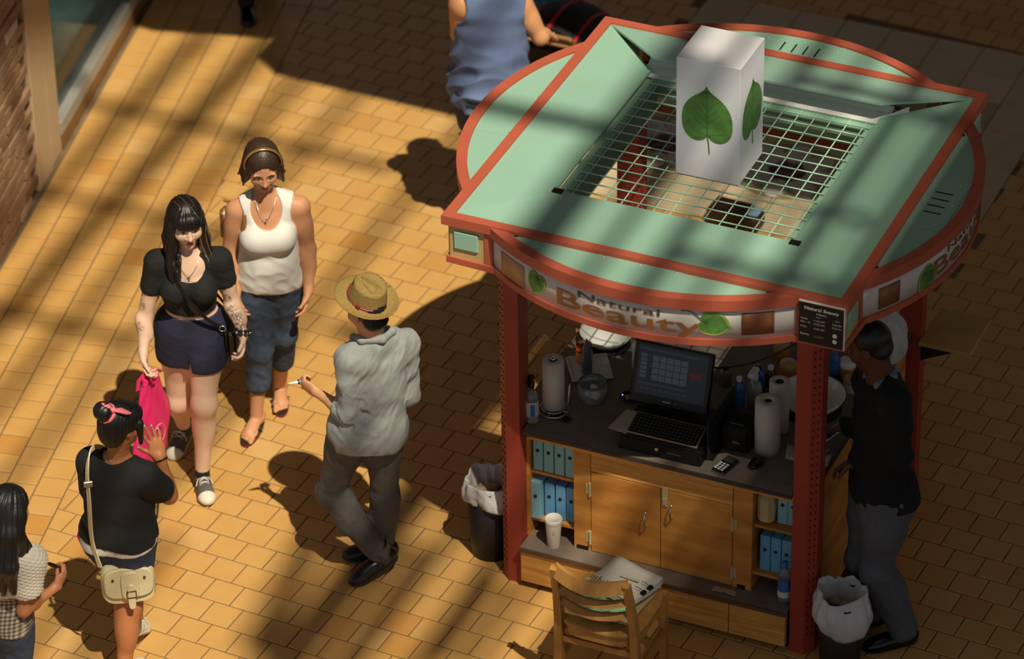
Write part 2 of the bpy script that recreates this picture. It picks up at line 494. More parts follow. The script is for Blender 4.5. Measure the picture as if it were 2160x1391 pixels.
# unseen skylight bars, added and sized for shade; floor positions of their soft shadows
for x, w in ((-.13, .07), (-.34, .12), (-.66, .05), (-.90, .10), (-1.18, .06), (-1.50, .22), (-2.72, .04), (-3.48, .03), (-3.86, .05), (-4.23, .11), (-4.62, .08), (-5.2, .2), (-6, .2), (-7, .2)):
    a = up(x, 0)
    mb = MB(); mb.box((a[0], (Y0 + Y1) / 2, HS), (w, Y1 - Y0, .12)); mb.build('skylight_shade_bar', m_bar, ceil)
for y, w, xa, xb in ((-6.2, .2, -8.5, .02), (-4.2, .2, -8.5, .02), (.03, .08, -1.0, .02), (.92, .10, -2.6, -1.3), (.62, .05, -1.7, -.2), (1.62, .09, -1.0, .02), (2.52, .05, -5.2, -3.0), (1.55, .04, -5.2, -3.6), (.40, .05, -5.2, -3.6), (5.2, .2, -8.5, .02)):  # unseen crossbars, many part-length, added where a shade band is wanted
    a = up(0, y); x0, x1 = up(xa, 0)[0], up(xb, 0)[0]
    mb = MB(); mb.box(((x0 + x1) / 2, a[1], HS - .15), (x1 - x0, w, .12)); mb.build('shade_crossbar', m_bar, ceil)
for (xa, ya), (xb, yb), w in (((-.33, .05), (.02, -.15), .05), ((-1.75, -.75), (-1.60, -1.9), .14), ((-.74, -.9), (-.74, -1.6), .10), ((-1.20, -.8), (-1.20, -2.0), .07), ((-2.4, -1.2), (-2.3, -2.6), .08)):  # short unseen struts, each laid to cast one dark streak
    p0_, p1_ = up(xa, ya), up(xb, yb)
    mb = MB(); mb.tube([(p0_[0], p0_[1], HS + .2), (p1_[0], p1_[1], HS + .2)], w / 1.41, 4, flat=(1, .5)); mb.build('shade_strut', m_bar, ceil)
HB = 5.2
g0 = (-4.02 + .455 * HB, 3.16 - .39 * HB)
mb = MB()
mb.prism([(g0[0], g0[1]), (24, g0[1] - .9), (24, 30), (g0[0], 30)], HB, HB + .35)
mb.prism([(g0[0] - 6, g0[1] + .9), (g0[0] - .9, g0[1] + .18), (g0[0], g0[1] + .42), (g0[0], 30), (g0[0] - 6, 30)], HB, HB + .35)
tag(mb.build('ceiling_gallery', m_ceil), kind='structure')
# ================================================================== the kiosk
m_red = M('red_paint', S(186, 94, 70), .5, var=.08, vscale=3)
m_post = M('post_paint', S(158, 62, 46), .5, var=.10, vscale=4)
m_redd = M('dark_red_paint', S(128, 42, 30), .5, var=.12, vscale=4)
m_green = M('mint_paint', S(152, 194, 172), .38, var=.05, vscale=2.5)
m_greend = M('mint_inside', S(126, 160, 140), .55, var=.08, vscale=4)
m_tan = M('tan_laminate', S(196, 168, 110), .5, var=.15, vscale=6)
m_black = M('black_plastic', S(18, 18, 18), .4)
m_blackm = M('black_matt', S(14, 13, 12), .85)
m_white = M('white_plastic', S(226, 226, 222), .45, var=.03)
m_chrome = M('chrome', S(200, 200, 200), .15, metal=1.0)
m_screw = M('screw_head', S(220, 220, 215), .25, metal=.8)
m_wood = M('maple_ply', S(205, 145, 70), .42, var=.28, vscale=3.0, stretch=(1, 1, 5), hue=S(176, 112, 46))
m_woodh = M('maple_ply_level', S(214, 160, 84), .42, var=.28, vscale=3.0, stretch=(1, 5, 14), hue=S(186, 124, 56))
m_top = M('grey_laminate', S(120, 108, 96), .5, var=.15, vscale=14)
m_steel = M('steel', S(150, 145, 135), .4, metal=.8)
kiosk = thing('kiosk', 'mall kiosk with mint green square and round roof, red frame and corner posts', 'kiosk')
ZT = 2.19
def ring_poly(R, h, n=160):
    out = []
    for k in range(n):
        a = 2 * math.pi * k / n; c, s = math.cos(a), math.sin(a); r = max(R, h / max(abs(c), abs(s)))
        out.append((r * c, r * s))
    return out
def ring_band(mb, ro, ri, z0, z1):
    n = len(ro)
    vs = [(x, y, z0) for x, y in ro] + [(x, y, z1) for x, y in ro] + [(x, y, z1) for x, y in ri] + [(x, y, z0) for x, y in ri]
    fs = []
    for i in range(n):
        j = (i + 1) % n
        for a in range(4):
            b = (a + 1) % 4
            fs.append((a * n + i, a * n + j, b * n + j, b * n + i))
    return mb.add(vs, fs)
def angs(R, h):
    """dense outline incl. the exact corners where circle and square cross"""
    t = math.acos(h / R); A = set()
    for q in range(4):
        b = q * math.pi / 2
        A |= {b - t, b + t, b + math.pi / 4}
        A |= {b - t + 2 * t * k / 30 for k in range(31)}
    return sorted(a % (2 * math.pi) for a in A)
AN = angs(1.225, .985)
def rp(R, h, d=0.0):
    out = []
    for a in AN:
        c, s = math.cos(a), math.sin(a); r = max(R, h / max(abs(c), abs(s))) - d
        out.append((r * c, r * s))
    return out
# lower rim (square corners and bulging arcs) and fascia carcass
mb = MB(); ring_band(mb, rp(1.24, .985), rp(1.175, .925), 1.928, 1.962); mb.build('lower_rim', m_red, kiosk)
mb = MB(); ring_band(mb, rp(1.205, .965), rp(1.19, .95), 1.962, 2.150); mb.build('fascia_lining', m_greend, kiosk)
# round top hoop: four arcs outside the square
th = math.acos(.955 / 1.25)
def arc(q, R, n=32, t=th): return [(R * math.cos(q * math.pi / 2 - t + 2 * t * k / n), R * math.sin(q * math.pi / 2 - t + 2 * t * k / n)) for k in range(n + 1)]
for q in range(4):
    mb = MB(); o, i = arc(q, 1.25, 32, math.acos(.975 / 1.25)), arc(q, 1.198, 32, math.acos(.975 / 1.198)); n = len(o)
    vs = [(x, y, 2.125) for x, y in o] + [(x, y, 2.18) for x, y in o] + [(x, y, 2.18) for x, y in i] + [(x, y, 2.125) for x, y in i]
    fs = [(a * n + k, a * n + k + 1, ((a + 1) % 4) * n + k + 1, ((a + 1) % 4) * n + k) for a in range(4) for k in range(n - 1)]
    fs += [(0, n, 2 * n, 3 * n), (n - 1, 4 * n - 1, 3 * n - 1, 2 * n - 1)]
    mb.add(vs, fs); mb.build('roof_hoop', m_red, kiosk)
    # mint segment between hoop and square
    t2 = math.acos(.93 / 1.205); pts = arc(q, 1.205, 28, t2)
    mb = MB(); mb.prism(pts, 2.150, 2.168); seg = mb.build('roof_segment', m_green, kiosk)
    cq, sq = round(math.cos(q * math.pi / 2)), round(math.sin(q * math.pi / 2))
    def loc(a, b, z): return (a * cq - b * sq, a * sq + b * cq, z)   # a outwards, b along the side
    R2 = rotz(q * math.pi / 2)
    mb = MB(); mb.box(loc(1.085, 0, 2.1688), (.19, .42, .003), R2); mb.build('vent_plate', m_green, seg)
    for b in (-.18, 0, .18):
        for a in (1.012, 1.158 - abs(b) * .12):
            mb = MB(); mb.ellip(loc(a, b, 2.171), (.0055, .0055, .004), None, 8, 5); mb.build('screw', m_screw, seg)
    for b in (-.09, -.03, .03, .09):
        mb = MB(); mb.box(loc(1.085, b, 2.1708), (.085, .008, .003), R2, .001)
        mb.build('vent_slot', m_green if q in (2, 3) else m_blackm, seg)
    for b in (-.62, .62):
        mb = MB(); mb.lathe([(.013, 0), (.013, .0025)], loc(.995, b, 2.168), 14); mb.build('bolt_hole', m_blackm, seg)
# square top frame
for q in range(4):
    mb = MB(); R2 = rotz(q * math.pi / 2)
    L, l = 1.0, .95
    vs = [(L, -L), (L, L), (l, l), (l, -l)]
    P_ = [tuple((R2 @ np.array([a, b, 0]))[:2]) for a, b in vs]
    mb.prism(P_, 2.142, 2.19); mb.build('roof_frame_bar', m_red, kiosk)
# three flat mint panels and the propped rear one
ho, hi_ = .952, .592
for q in (0, 2, 3):
    R2 = rotz(q * math.pi / 2)
    P_ = [tuple((R2 @ np.array([a, b, 0]))[:2]) for a, b in ((ho, -ho), (ho, ho), (hi_, hi_), (hi_, -hi_))]
    zi = 2.192
    n = 4; vs = []
    for z_, k in ((0, 0), (.012, 1)):
        for i, (x, y) in enumerate(P_): vs.append((x, y, (2.166 if i < 2 else zi - .014) + z_))
    mb = MB(); mb.add(vs, [(3, 2, 1, 0), (4, 5, 6, 7), (0, 1, 5, 4), (1, 2, 6, 5), (2, 3, 7, 6), (3, 0, 4, 7)]); mb.build('roof_panel', m_green, kiosk)
vs = []
for z_ in (0, .012):
    vs += [(ho, ho, 2.168 + z_), (-ho, ho, 2.168 + z_), (-.565, .557, 2.278 + z_), (.60, .557, 2.278 + z_)]
mb = MB(); mb.add(vs, [(3, 2, 1, 0), (4, 5, 6, 7), (0, 1, 5, 4), (1, 2, 6, 5), (2, 3, 7, 6), (3, 0, 4, 7)]); mb.build('raised_roof_panel', m_green, kiosk)
# light trough under the raised panel
mb = MB(); mb.box((0, .70, 2.187), (1.22, .02, .06)); mb.box((0, .66, 2.160), (1.34, .10, .008)); mb.build('trough_back', m_blackm, kiosk)
mb = MB()
mb.add([(-.66, .60, 2.168), (.66, .60, 2.168), (.63, .655, 2.185), (-.63, .655, 2.185), (.63, .69, 2.205), (-.63, .69, 2.205), (-.63, .566, 2.166), (.66, .566, 2.166)], [(0, 1, 2, 3), (3, 2, 4, 5), (6, 7, 1, 0)])
mb.add([(.60, .60, 2.168), (.70, .70, 2.168), (.70, .70, 2.215), (.60, .61, 2.185)], [(0, 1, 2, 3)])
solidify(mb.build('light_reflector', m_white, kiosk), .004)
# inner ledge, skirt and wire grille
mb = MB()
for q in range(4):
    R2 = rotz(q * math.pi / 2)
    for a0, a1, z0, z1 in ((.605, .545, 2.140, 2.152), (.575, .566, 2.152, 2.160)):
        P_ = [tuple((R2 @ np.array([a, b, 0]))[:2]) for a, b in ((a0, -a0), (a0, a0), (a1, a1), (a1, -a1))]
        mb.prism(P_, z0, z1)
mb.build('opening_ledge', m_green, kiosk)
mb = MB()
for q in range(4):
    R2 = rotz(q * math.pi / 2)
    P_ = [tuple((R2 @ np.array([a, b, 0]))[:2]) for a, b in ((.545, -.545), (.545, .545), (.535, .535), (.535, -.535))]
    mb.prism(P_, 2.085 if q == 1 else 2.02, 2.140)
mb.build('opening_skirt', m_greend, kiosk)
mb = MB(); mb.box((0, .64, 2.03), (1.20, .02, .11)); mb.build('inner_back_panel', m_green, kiosk)
mb = MB(); mb.box((0, .64, 1.955), (1.24, .03, .04)); mb.build('inner_beam', m_post, kiosk)
m_wire = M('mint_wire', S(176, 214, 188), .35)
wa = MB(); wa.tube([(-.57, 0, 2.163), (.57, 0, 2.163)], .0036, 6); wam = wa.mesh('grille_wire'); wam.materials.append(m_wire)
wb_ = MB(); wb_.tube([(0, -.57, 2.156), (0, .57, 2.156)], .0036, 6); wbm = wb_.mesh('grille_wire'); wbm.materials.append(m_wire)
for k in range(14):
    o = bpy.data.objects.new('grille_wire', wam); COL.objects.link(o); o.parent = kiosk; o.location = (0, -.52 + k * .08, 0)
for k in range(14):
    o = bpy.data.objects.new('grille_wire', wbm); COL.objects.link(o); o.parent = kiosk; o.location = (-.53 + k * .0815, 0, 0)
for x, y in ((-.578, -.604), (.60, -.604)):
    mb = MB(); mb.box((x, y, 2.1945), (.05, .034, .006)); mb.build('notch_dark_plate', m_blackm, kiosk)  # black plate on top of the panel, standing in for the dark of a corner gap
# corner fascia blocks with mint plates, red stiles
for sx in (-1, 1):
    for sy in (-1, 1):
        mb = MB()
        for (cx, cy, dx, dy) in ((sx * .872, sy * .972, .19, .012), (sx * .972, sy * .872, .012, .19)):
            mb.box((cx, cy, 2.055), (dx, dy, .19))
        blk = mb.build('corner_panel', m_tan, kiosk)
        for (cx, cy, dx, dy) in ((sx * .882, sy * .982, .122, .014), (sx * .982, sy * .882, .014, .122)):
            if (sx, sy) == (1, -1) and dx > dy: continue
            mb = MB(); mb.box((cx, cy, 2.062), (dx, dy, .095), None, .004); mb.build('mint_plate', m_green, blk)
        for (cx, cy) in ((sx * .768, sy * .965), (sx * .965, sy * .768)):
            mb = MB(); mb.box((cx, cy, 2.053), (.04, .04, .18)); mb.build('fascia_stile', m_red, kiosk)
# corner posts with a perforated chamfer
for sx in (-1, 1):
    for sy in (-1, 1):
        o, w, c = .815, .115, .042
        P_ = [(o - w, o - w), (o, o - w), (o, o - c), (o - c, o), (o - w, o)]
        P_ = [(sx * a, sy * b) for a, b in P_]
        if sx * sy < 0: P_ = P_[::-1]
        mb = MB(); mb.prism(P_, 0.0, 1.955); post = mb.build('post', m_post, kiosk)
        mb = MB()
        for e in (-.013, .013):
            for k in range(44):
                a = o - c / 2 + e * .7; b = o - c / 2 - e * .7
                mb.box((sx * (a + .0), sy * (b + .0), .12 + k * .04), (.005, .005, .009), rotz(math.pi / 4))
        tag(mb.build('perforation', m_blackm, post), kind='stuff')
# curved sign panels with lettering
m_sign = M('sign_white', S(212, 206, 198), .35, var=.06, vscale=5, spec=.6)
m_letter = M('sign_brown', S(150, 96, 48), .5, var=.15, vscale=8)
m_letterd = M('sign_dark', S(92, 70, 50), .5)
m_photo = M('photo_brown', S(146, 92, 56), .5, var=.45, vscale=9)
m_photo2 = M('photo_sand', S(190, 140, 92), .5, var=.5, vscale=7)
m_leaf = M('leaf_green', S(92, 138, 66), .45, var=.35, vscale=16)
m_leafd = M('leaf_vein', S(64, 100, 46), .5)
m_leafl = M('leaf_edge', S(150, 175, 90), .5, var=.2, vscale=20)
def cyl(q, R, s_, z):
    a = q * math.pi / 2 + s_ / 1.215
    return (R * math.cos(a), R * math.sin(a), z)
LEAF = [(0, 0), (.18, -.19), (.45, -.26), (.72, -.15), (.92, .12), (1.0, .48), (1.0, .82), (.94, 1.14), (.80, 1.44), (.56, 1.72), (.28, 1.93), (.09, 2.10), (0, 2.34)]
def leaf_outline(w, h, n=4, teeth=.025):
    """right edge of a broad heart-shaped leaf, stalk joint at the origin, tip up"""
    P = [np.array(q) for q in LEAF]; out = []
    for i in range(len(P) - 1):
        p0, p1, p2, p3 = P[max(i - 1, 0)], P[i], P[i + 1], P[min(i + 2, len(P) - 1)]
        for k in range(n):
            t = k / n; out.append(.5 * ((2 * p1) + (-p0 + p2) * t + (2 * p0 - 5 * p1 + 4 * p2 - p3) * t * t + (-p0 + 3 * p1 - 3 * p2 + p3) * t ** 3))
    out.append(P[-1])
    for i in range(2, len(out) - 3, 2): out[i] = out[i] * (1 + teeth)
    return [(a * w, b * h / 2.34) for a, b in out]
def flat_leaf(mb, w, h, fn, rot=0.0, thick=.0012, n=4):
    o = leaf_outline(w, h, n); c, s_ = math.cos(rot), math.sin(rot); m_ = len(o)
    def put(a, b, t): return fn(a * c - b * s_, a * s_ + b * c, t)
    for sg in (1, -1):
        vs = [put(sg * a, b, thick) for a, b in o] + [put(0, max(0, b), thick) for a, b in o] + [put(sg * a, b, 0) for a, b in o]
        fs = []
        for i in range(m_ - 1):
            f = (i, i + 1, m_ + i + 1, m_ + i) if o[i + 1][1] > 0 or o[i][1] > 0 else (i, i + 1, m_)
            g = (2 * m_ + i, 2 * m_ + i + 1, i + 1, i)
            fs += [f if sg > 0 else f[::-1], g if sg > 0 else g[::-1]]
        mb.add(vs, fs)
    return mb
for q, nm in ((3, 'front'), (0, 'right'), (1, 'back'), (2, 'left')):
    hw = .865
    mb = MB()
    def pf(u, v): return cyl(q, 1.230, (u - .5) * 2 * hw * .985, 1.960 + v * .168)
    mb.grid(pf, 40, 2)
    panel = solidify(mb.build('sign_panel', m_sign, kiosk), .006, -1)
    if nm not in ('front', 'right'): continue
    def bend(dx, dz, sc=(1, 1), lift=.004):
        return lambda x, y, z: cyl(q, 1.230 + lift + z, dx + x * sc[0], dz + y * sc[1])
    for txt, w, dx, dz, hgt, m_, bold in (('Beauty', .705, .005, 1.984, .088, m_letter, .002), ('Natural', .40, -.022, 2.064, .034, m_letterd, 0.0)):
        me = text_mesh(txt, .1, .0005, bold * .3)
        xs = [v.co.x for v in me.vertices]; ys = [v.co.y for v in me.vertices if True]
        cap = .0695
        map_mesh(me, bend(dx, dz, (w / (max(xs) - min(xs)), hgt / cap)))
        mesh_obj('sign_lettering', me, m_, panel)
    def patch(s0, s1, z0, z1, m_, name, lift=.003):
        mb = MB(); mb.grid(lambda u, v: cyl(q, 1.230 + lift, s0 + (s1 - s0) * u, z0 + (z1 - z0) * v), 6, 1)
        return solidify(mb.build(name, m_, panel), .0015)
    patch(.545, .692, 1.982, 2.103, m_photo, 'sign_photo')
    if nm == 'front': patch(-.715, -.545, 1.966, 2.088, m_photo2, 'sign_photo')
    else: patch(-.70, -.575, 1.975, 2.09, m_photo, 'sign_photo')
    for dx, dz, w, h, rot in ((.375, 2.06, .058, .135, -1.85), (-.452, 2.085, .05, .115, 2.9) if nm == 'front' else (-.35, 2.04, .06, .13, 2.2)):
        mb = MB(); flat_leaf(mb, w * 1.08, h * 1.04, lambda a, b, t: cyl(q, 1.2335 + t, dx + a, dz + b), rot); lf = mb.build('sign_leaf', m_leafl, panel)
        mb = MB(); flat_leaf(mb, w * .92, h * .93, lambda a, b, t: cyl(q, 1.2348 + t, dx + a, dz + b), rot); mb.build('leaf_blade', m_leaf, lf)
        mb = MB()
        c, s_ = math.cos(rot), math.sin(rot)
        for k in range(-4, 5):
            e = (k * w * .2, h * (.5 - .05 * abs(k)))
            p0 = (0, 0); p1 = (e[0] * c - e[1] * s_, e[0] * s_ + e[1] * c)
            mb.tube([cyl(q, 1.2365, dx, dz), cyl(q, 1.2365, dx + p1[0], dz + p1[1])], .0012, 4)
        mb.build('leaf_vein', m_leafd, lf)
    if nm == 'front':
        mb = MB(); mb.tube([cyl(q, 1.235, .375 - .10 * t, 2.06 + .030 * t + .03 * math.sin(2.5 * t)) for t in (0, .2, .4, .6, .8, 1)], .0022, 5); mb.build('leaf_stalk', m_leafd, panel)
# hours board
m_board = M('board_black', S(24, 26, 26), .4)
m_ltr = M('board_letters', S(225, 225, 218), .5)
m_ltr2 = M('board_letters_orange', S(190, 130, 80), .5)
mb = MB(); mb.box((.8785, -1.006, 2.061), (.216, .010, .217), None, .001); board = mb.build('hours_sign', m_board, kiosk)
mb = MB(); mb.box((.8785, -1.004, 2.1705), (.218, .014, .004)); mb.box((.9875, -1.004, 2.061), (.004, .014, .22)); mb.build('sign_edge', m_white, board)
def btxt(txt, x, z, h, w=None, mat=None, align='CENTER', bold=.0):
    me = text_mesh(txt, 1.0, .0, bold, align)
    xs = [v.co.x for v in me.vertices]; s_ = h / .695; sx = s_ if w is None else w / (max(xs) - min(xs))
    map_mesh(me, lambda a, b, c: (x + a * sx, -1.0118, z + b * s_)); mesh_obj('board_lettering', me, mat or m_ltr, board)
btxt('Natural Beauty', .8785, 2.133, .017, .165, bold=.02)
btxt('Hours', .8785, 2.112, .012, .045, bold=.01)
btxt('Open', .865, 2.097, .007); btxt('Close', .955, 2.097, .007)
for k, (d, o_, c_) in enumerate((('Sunday', '11:00 AM', '7:00 PM'), ('Mon - Th', '10:00 AM', '9:30 PM'), ('Friday', '10:00 AM', None))):
    z = 2.078 - k * .0185 - (.006 if k == 2 else 0)
    btxt(d, .780, z, .0085, align='LEFT'); btxt(o_, .868, z - .002, .009, .05); 
    if c_: btxt(c_, .953, z - .003, .009, .044)
btxt('Saturday', .780, 1.995, .0085, align='LEFT', bold=.02); btxt('CLOSED', .868, 1.990, .010, .045, m_ltr2)
for z in (2.019, 1.988):
    mb = MB(); mb.lathe([(.011, 0), (.0105, .002)], (.945, -1.011, z), 16, rotx(math.pi / 2)); mb.build('sign_dot', m_ltr, board)

# ------------------------------------------------------------------ white leaf box on the grille
lb_ = thing('display_box', 'tall white box printed with green leaves on the kiosk grille', 'box', (.0135, -.05, 2.168))
mb = MB(); mb.box((0, 0, .316), (.317, .314, .632), None, .0015); bxo = mb.build('box_body', M('white_card', S(236, 237, 242), .55, var=.02, vscale=2), lb_)
for face, (ux, n_) in (('f', ((1, 0, 0), (0, -1, 0))), ('r', ((0, 1, 0), (1, 0, 0)))):
    hx = .158
    jx, jz = (.0, .236) if face == 'f' else (.004, .228)
    dy = (0, -.0) if face == 'f' else (0, 0)
    def fn(a, b, t, ux=ux, n_=n_):
        return tuple(np.array(ux) * (jx + a) + np.array(n_) * (.1575 + t + (.001 if face == 'r' else 0)) + np.array([0, 0, jz + b]))
    mb = MB(); flat_leaf(mb, .124, .272, fn, .03 if face == 'f' else -.02, .0012, 6); lf = mb.build('printed_leaf', m_leaf, lb_)
    mb = MB(); mb.tube([fn(0, 0.0, .002), fn(.006, -.03, .002), fn(.012, -.09, .002)], .0028, 5); mb.build('printed_stalk', m_leaf, lb_)
    mb = MB()
    mb.tube([fn(0, 0, .0012), fn(-.004, .24, .0012)], .0016, 4)
    for k in range(1, 5):
        for sg in (-1, 1):
            y = .025 + k * .032
            mb.tube([fn(0, y - .02, .0012), fn(sg * (.085 - .012 * k), y + .035, .0012)], .0009, 4)
    for sg in (-1, 1):
        mb.tube([fn(0, .004, .0012), fn(sg * .085, .03, .0012)], .001, 4); mb.tube([fn(0, .002, .0012), fn(sg * .06, -.02, .0012)], .001, 4)
    mb.build('leaf_vein', m_leafd, lf)
# ================================================================== counter
m_edge = M('dark_edge', S(58, 52, 46), .5)
m_cream = M('cream_hinge', S(205, 190, 150), .45, metal=.3)
m_metalstrip = M('ledge_edge', S(110, 92, 74), .35, metal=.5)
cab = thing('base_cabinet', 'maple cabinet with double doors and open binder bays under the kiosk worktop', 'cabinet')
for x0, x1 in ((-.69, .0), (.004, .398), (.402, .69)):
    mb = MB(); mb.box(((x0 + x1) / 2, -.835, .14), (x1 - x0, .03, .19), None, .002); mb.build('plinth_panel', m_woodh, cab)
mb = MB(); mb.box((0, -.74, .03), (1.36, .1, .06)); mb.box((-.74, 0, .03), (.04, 1.36, .06)); mb.box((.74, 0, .03), (.04, 1.36, .06)); mb.build('toe_kick', m_blackm, cab)
mb = MB(); mb.box((0, -.65, .2425), (1.385, .42, .015)); mb.build('ledge', m_top, cab)
mb = MB(); mb.box((0, -.857, .241), (1.385, .008, .022)); mb.build('ledge_strip', m_metalstrip, cab)
# carcass
mb = MB()
for x in (-.69, -.437, .465, .69): mb.box((x, -.56, .545), (.018, .37, .59))
mb.box((0, -.375, .545), (1.38, .012, .59)); mb.box((0, -.60, .845), (1.38, .30, .012)); mb.build('carcass', m_wood, cab)
for x0, x1 in ((-.447, -.36), (.378, .475)):
    mb = MB(); mb.box(((x0 + x1) / 2, -.737, .545), (x1 - x0, .022, .59)); mb.build('stile', m_wood, cab)
mb = MB(); mb.box((0, -.742, .868), (1.38, .026, .054)); mb.build('top_rail', m_woodh, cab)
mb = MB(); mb.box((.008, -.738, .785), (.732, .02, .108), None, .002); mb.build('false_drawer_front', m_woodh, cab)
for sx in (-1, 1):
    x0, x1 = ((-.357, .002) if sx < 0 else (.006, .374))
    mb = MB(); mb.box(((x0 + x1) / 2, -.738, .49), (x1 - x0, .02, .474), None, .002); d = mb.build('door', m_wood, cab)
    hx, z0, z1 = (-.068, .48, .58) if sx < 0 else (.066, .57, .66)
    mb = MB(); mb.tube([(hx, -.748, z0), (hx, -.775, z0 + .012), (hx, -.784, (z0 + z1) / 2), (hx, -.775, z1 - .012), (hx, -.748, z1)], .0045, 8); mb.build('handle', m_chrome, d)
    xh = -.361 if sx < 0 else .3765
    for z in (.335, .625):
        mb = MB(); mb.lathe([(.007, -.04), (.007, .04)], (xh, -.753, z), 10); mb.box((xh - sx * -.012, -.7495, z), (.02, .003, .06)); mb.build('hinge', m_cream, d)
mb = MB(); mb.box((.028, -.751, .69), (.03, .006, .115), None, .002); mb.box((.028, -.757, .665), (.018, .008, .04), None, .002); hp = mb.build('hasp', m_cream, cab)
for x in (-.69 + .009, .475):
    w = .235 if x < 0 else .21
    for z in (.345, .63):
        mb = MB(); mb.box((x + w / 2, -.56, z), (w, .33, .016)); mb.build('shelf', m_wood, cab)
mb = MB(); mb.box((-.402, -.749, .262), (.06, .004, .022)); mb.build('cable_grommet', m_black, cab)
mb = MB(); mb.box((.425, -.749, .262), (.04, .004, .022)); mb.build('cable_grommet', m_black, cab)
for (cx, cy, dx, dy) in ((-.745, -.02, .02, 1.36), (.745, -.02, .02, 1.36), (0, .745, 1.47, .02)):
    mb = MB(); mb.box((cx, cy, .475), (dx, dy, .84)); mb.build('side_panel', m_wood, cab)
wt = thing('worktop', 'grey laminate worktop running round inside the kiosk posts', 'worktop', (0, 0, .895))
P_ = [(-.77, -.69), (-.69, -.69), (-.69, -.80), (.69, -.80), (.69, -.69), (.77, -.69), (.77, .69), (.69, .69), (.69, .77), (-.69, .77), (-.69, .69), (-.77, .69)]
mb = MB(); mb.prism(P_, .004, .025); mb.build('slab', m_top, wt)
mb = MB(); mb.box((0, -.802, .011), (1.38, .006, .022)); mb.box((.772, 0, .011), (.006, 1.38, .022)); mb.box((-.772, 0, .011), (.006, 1.38, .022)); mb.build('edge_strip', m_edge, wt)
# fold-out shelf at the far right post
fs_ = thing('fold_out_shelf', 'small tan fold-out shelf bracketed to the far right post', 'shelf', (.95, .83, .88))
mb = MB(); mb.box((0, 0, .01), (.27, .34, .02), None, .003); mb.build('board', M('shelf_tan', S(186, 150, 84), .5, var=.15), fs_)
mb = MB(); mb.add([(-.13, -.13, 0), (.08, -.13, 0), (-.13, -.13, -.11), (-.13, -.11, 0), (.08, -.11, 0), (-.13, -.11, -.11)], [(0, 1, 2), (3, 5, 4), (0, 2, 5, 3), (1, 4, 5, 2), (0, 3, 4, 1)]); mb.build('bracket', m_blackm, fs_)

# ------------------------------------------------------------------ binders
m_bind = M('binder_blue', S(138, 194, 204), .5, var=.12, vscale=4)
m_bind2 = M('binder_blue_bright', S(106, 172, 216), .5, var=.1, vscale=4)
def binder(x, z, h, label, grp, tilt=0.0, mat=None, w=.054, y=-.72):
    t = thing('binder', label, 'binder', (x, y, z), 0, grp)
    mb = MB(); mb.box((0, .12, h / 2), (w - .003, .24, h), roty(tilt), .003); b = mb.build('cover', mat or m_bind, t)
    mb = MB(); mb.lathe([(.009, 0), (.009, .003)], (0, -.0015, h * .62), 14, rotx(math.pi / 2)); mb.build('finger_hole', m_edge, b)
    mb = MB(); mb.lathe([(.006, 0), (.006, .0015)], (0, -.004, h * .62), 12, rotx(math.pi / 2)); mb.build('hole_shadow', m_blackm, b)
    return t
od = ('leftmost', 'second', 'third', 'rightmost')
for k in range(4):
    binder(-.648 + k * .0565, .640, .192, 'pale blue binder, %s in the upper row of the left bay' % od[k], 'binders in the left bay')
for k in range(4):
    binder(-.656 + k * .058, .355, .222 if k == 0 else .205, 'blue binder, %s in the lower row behind the paper cup' % od[k], 'binders in the left bay', 0, m_bind2 if k else None, y=-.735 if k == 0 else -.70)
for k in range(3):
    binder(.525 + k * .055, .355, .205, 'blue binder, %s in the lower row of the right bay' % ('leftmost', 'middle', 'rightmost')[k], 'binders in the right bay', 0, m_bind2, y=-.70)
for k in range(2):
    binder(.602 + k * .052, .640, .185, 'blue binder %s the beige jug in the right bay' % ('just right of', 'second to the right of')[k], 'binders in the right bay', y=-.68)
# ------------------------------------------------------------------ bottles and jars
m_clear = M('clear_plastic', (.9, .93, .95), .08, trans=.9, ior=1.2)
m_labelw = M('label_white', S(205, 205, 205), .6)
m_labelb = M('label_blue', S(50, 110, 170), .6)
def bottle(name, label, loc, r, h, mat, neck=.35, cap=None, capm=None, lab=None, shoulder=.7, group=None, cat='bottle'):
    t = thing(name, label, cat, loc, 0, group)
    mb = MB(); mb.lathe([(r * .92, 0), (r, h * .03), (r, h * shoulder), (r * .85, h * (shoulder + .08)), (r * neck, h * .9), (r * neck, h)], n=24); b = mb.build('bottle_body', mat, t)
    if cap: 
        mb = MB(); mb.lathe([(r * neck * 1.15, h * .93), (r * neck * 1.2, h * .95), (r * neck * 1.2, h * .95 + cap), (0, h * .95 + cap + .002)], n=18); mb.build('cap', capm or m_black, t)
    if lab:
        mb = MB(); mb.lathe([(r * 1.012, h * lab[0]), (r * 1.012, h * lab[1])], n=24, caps=False); mb.build('bottle_label', lab[2], t)
    return t
def jar(label, loc, r, h, mat, lidm, lid=.3, group=None):
    t = thing('jar', label, 'jar', loc, 0, group)
    mb = MB(); mb.lathe([(r * .9, 0), (r, .006), (r, h * (1 - lid)), (r * .9, h * (1 - lid) + .004)], n=24); mb.build('jar_body', mat, t)
    mb = MB(); mb.lathe([(r * .98, h * (1 - lid) + .002), (r * 1.0, h * (1 - lid) + .006), (r * 1.0, h - .004), (r * .95, h), (0, h)], n=24); mb.build('lid', lidm, t)
    return t
TZ = .920
def wt_at(px, py): p_ = at(px, py, TZ); return (float(p_[0]), float(p_[1]), TZ)
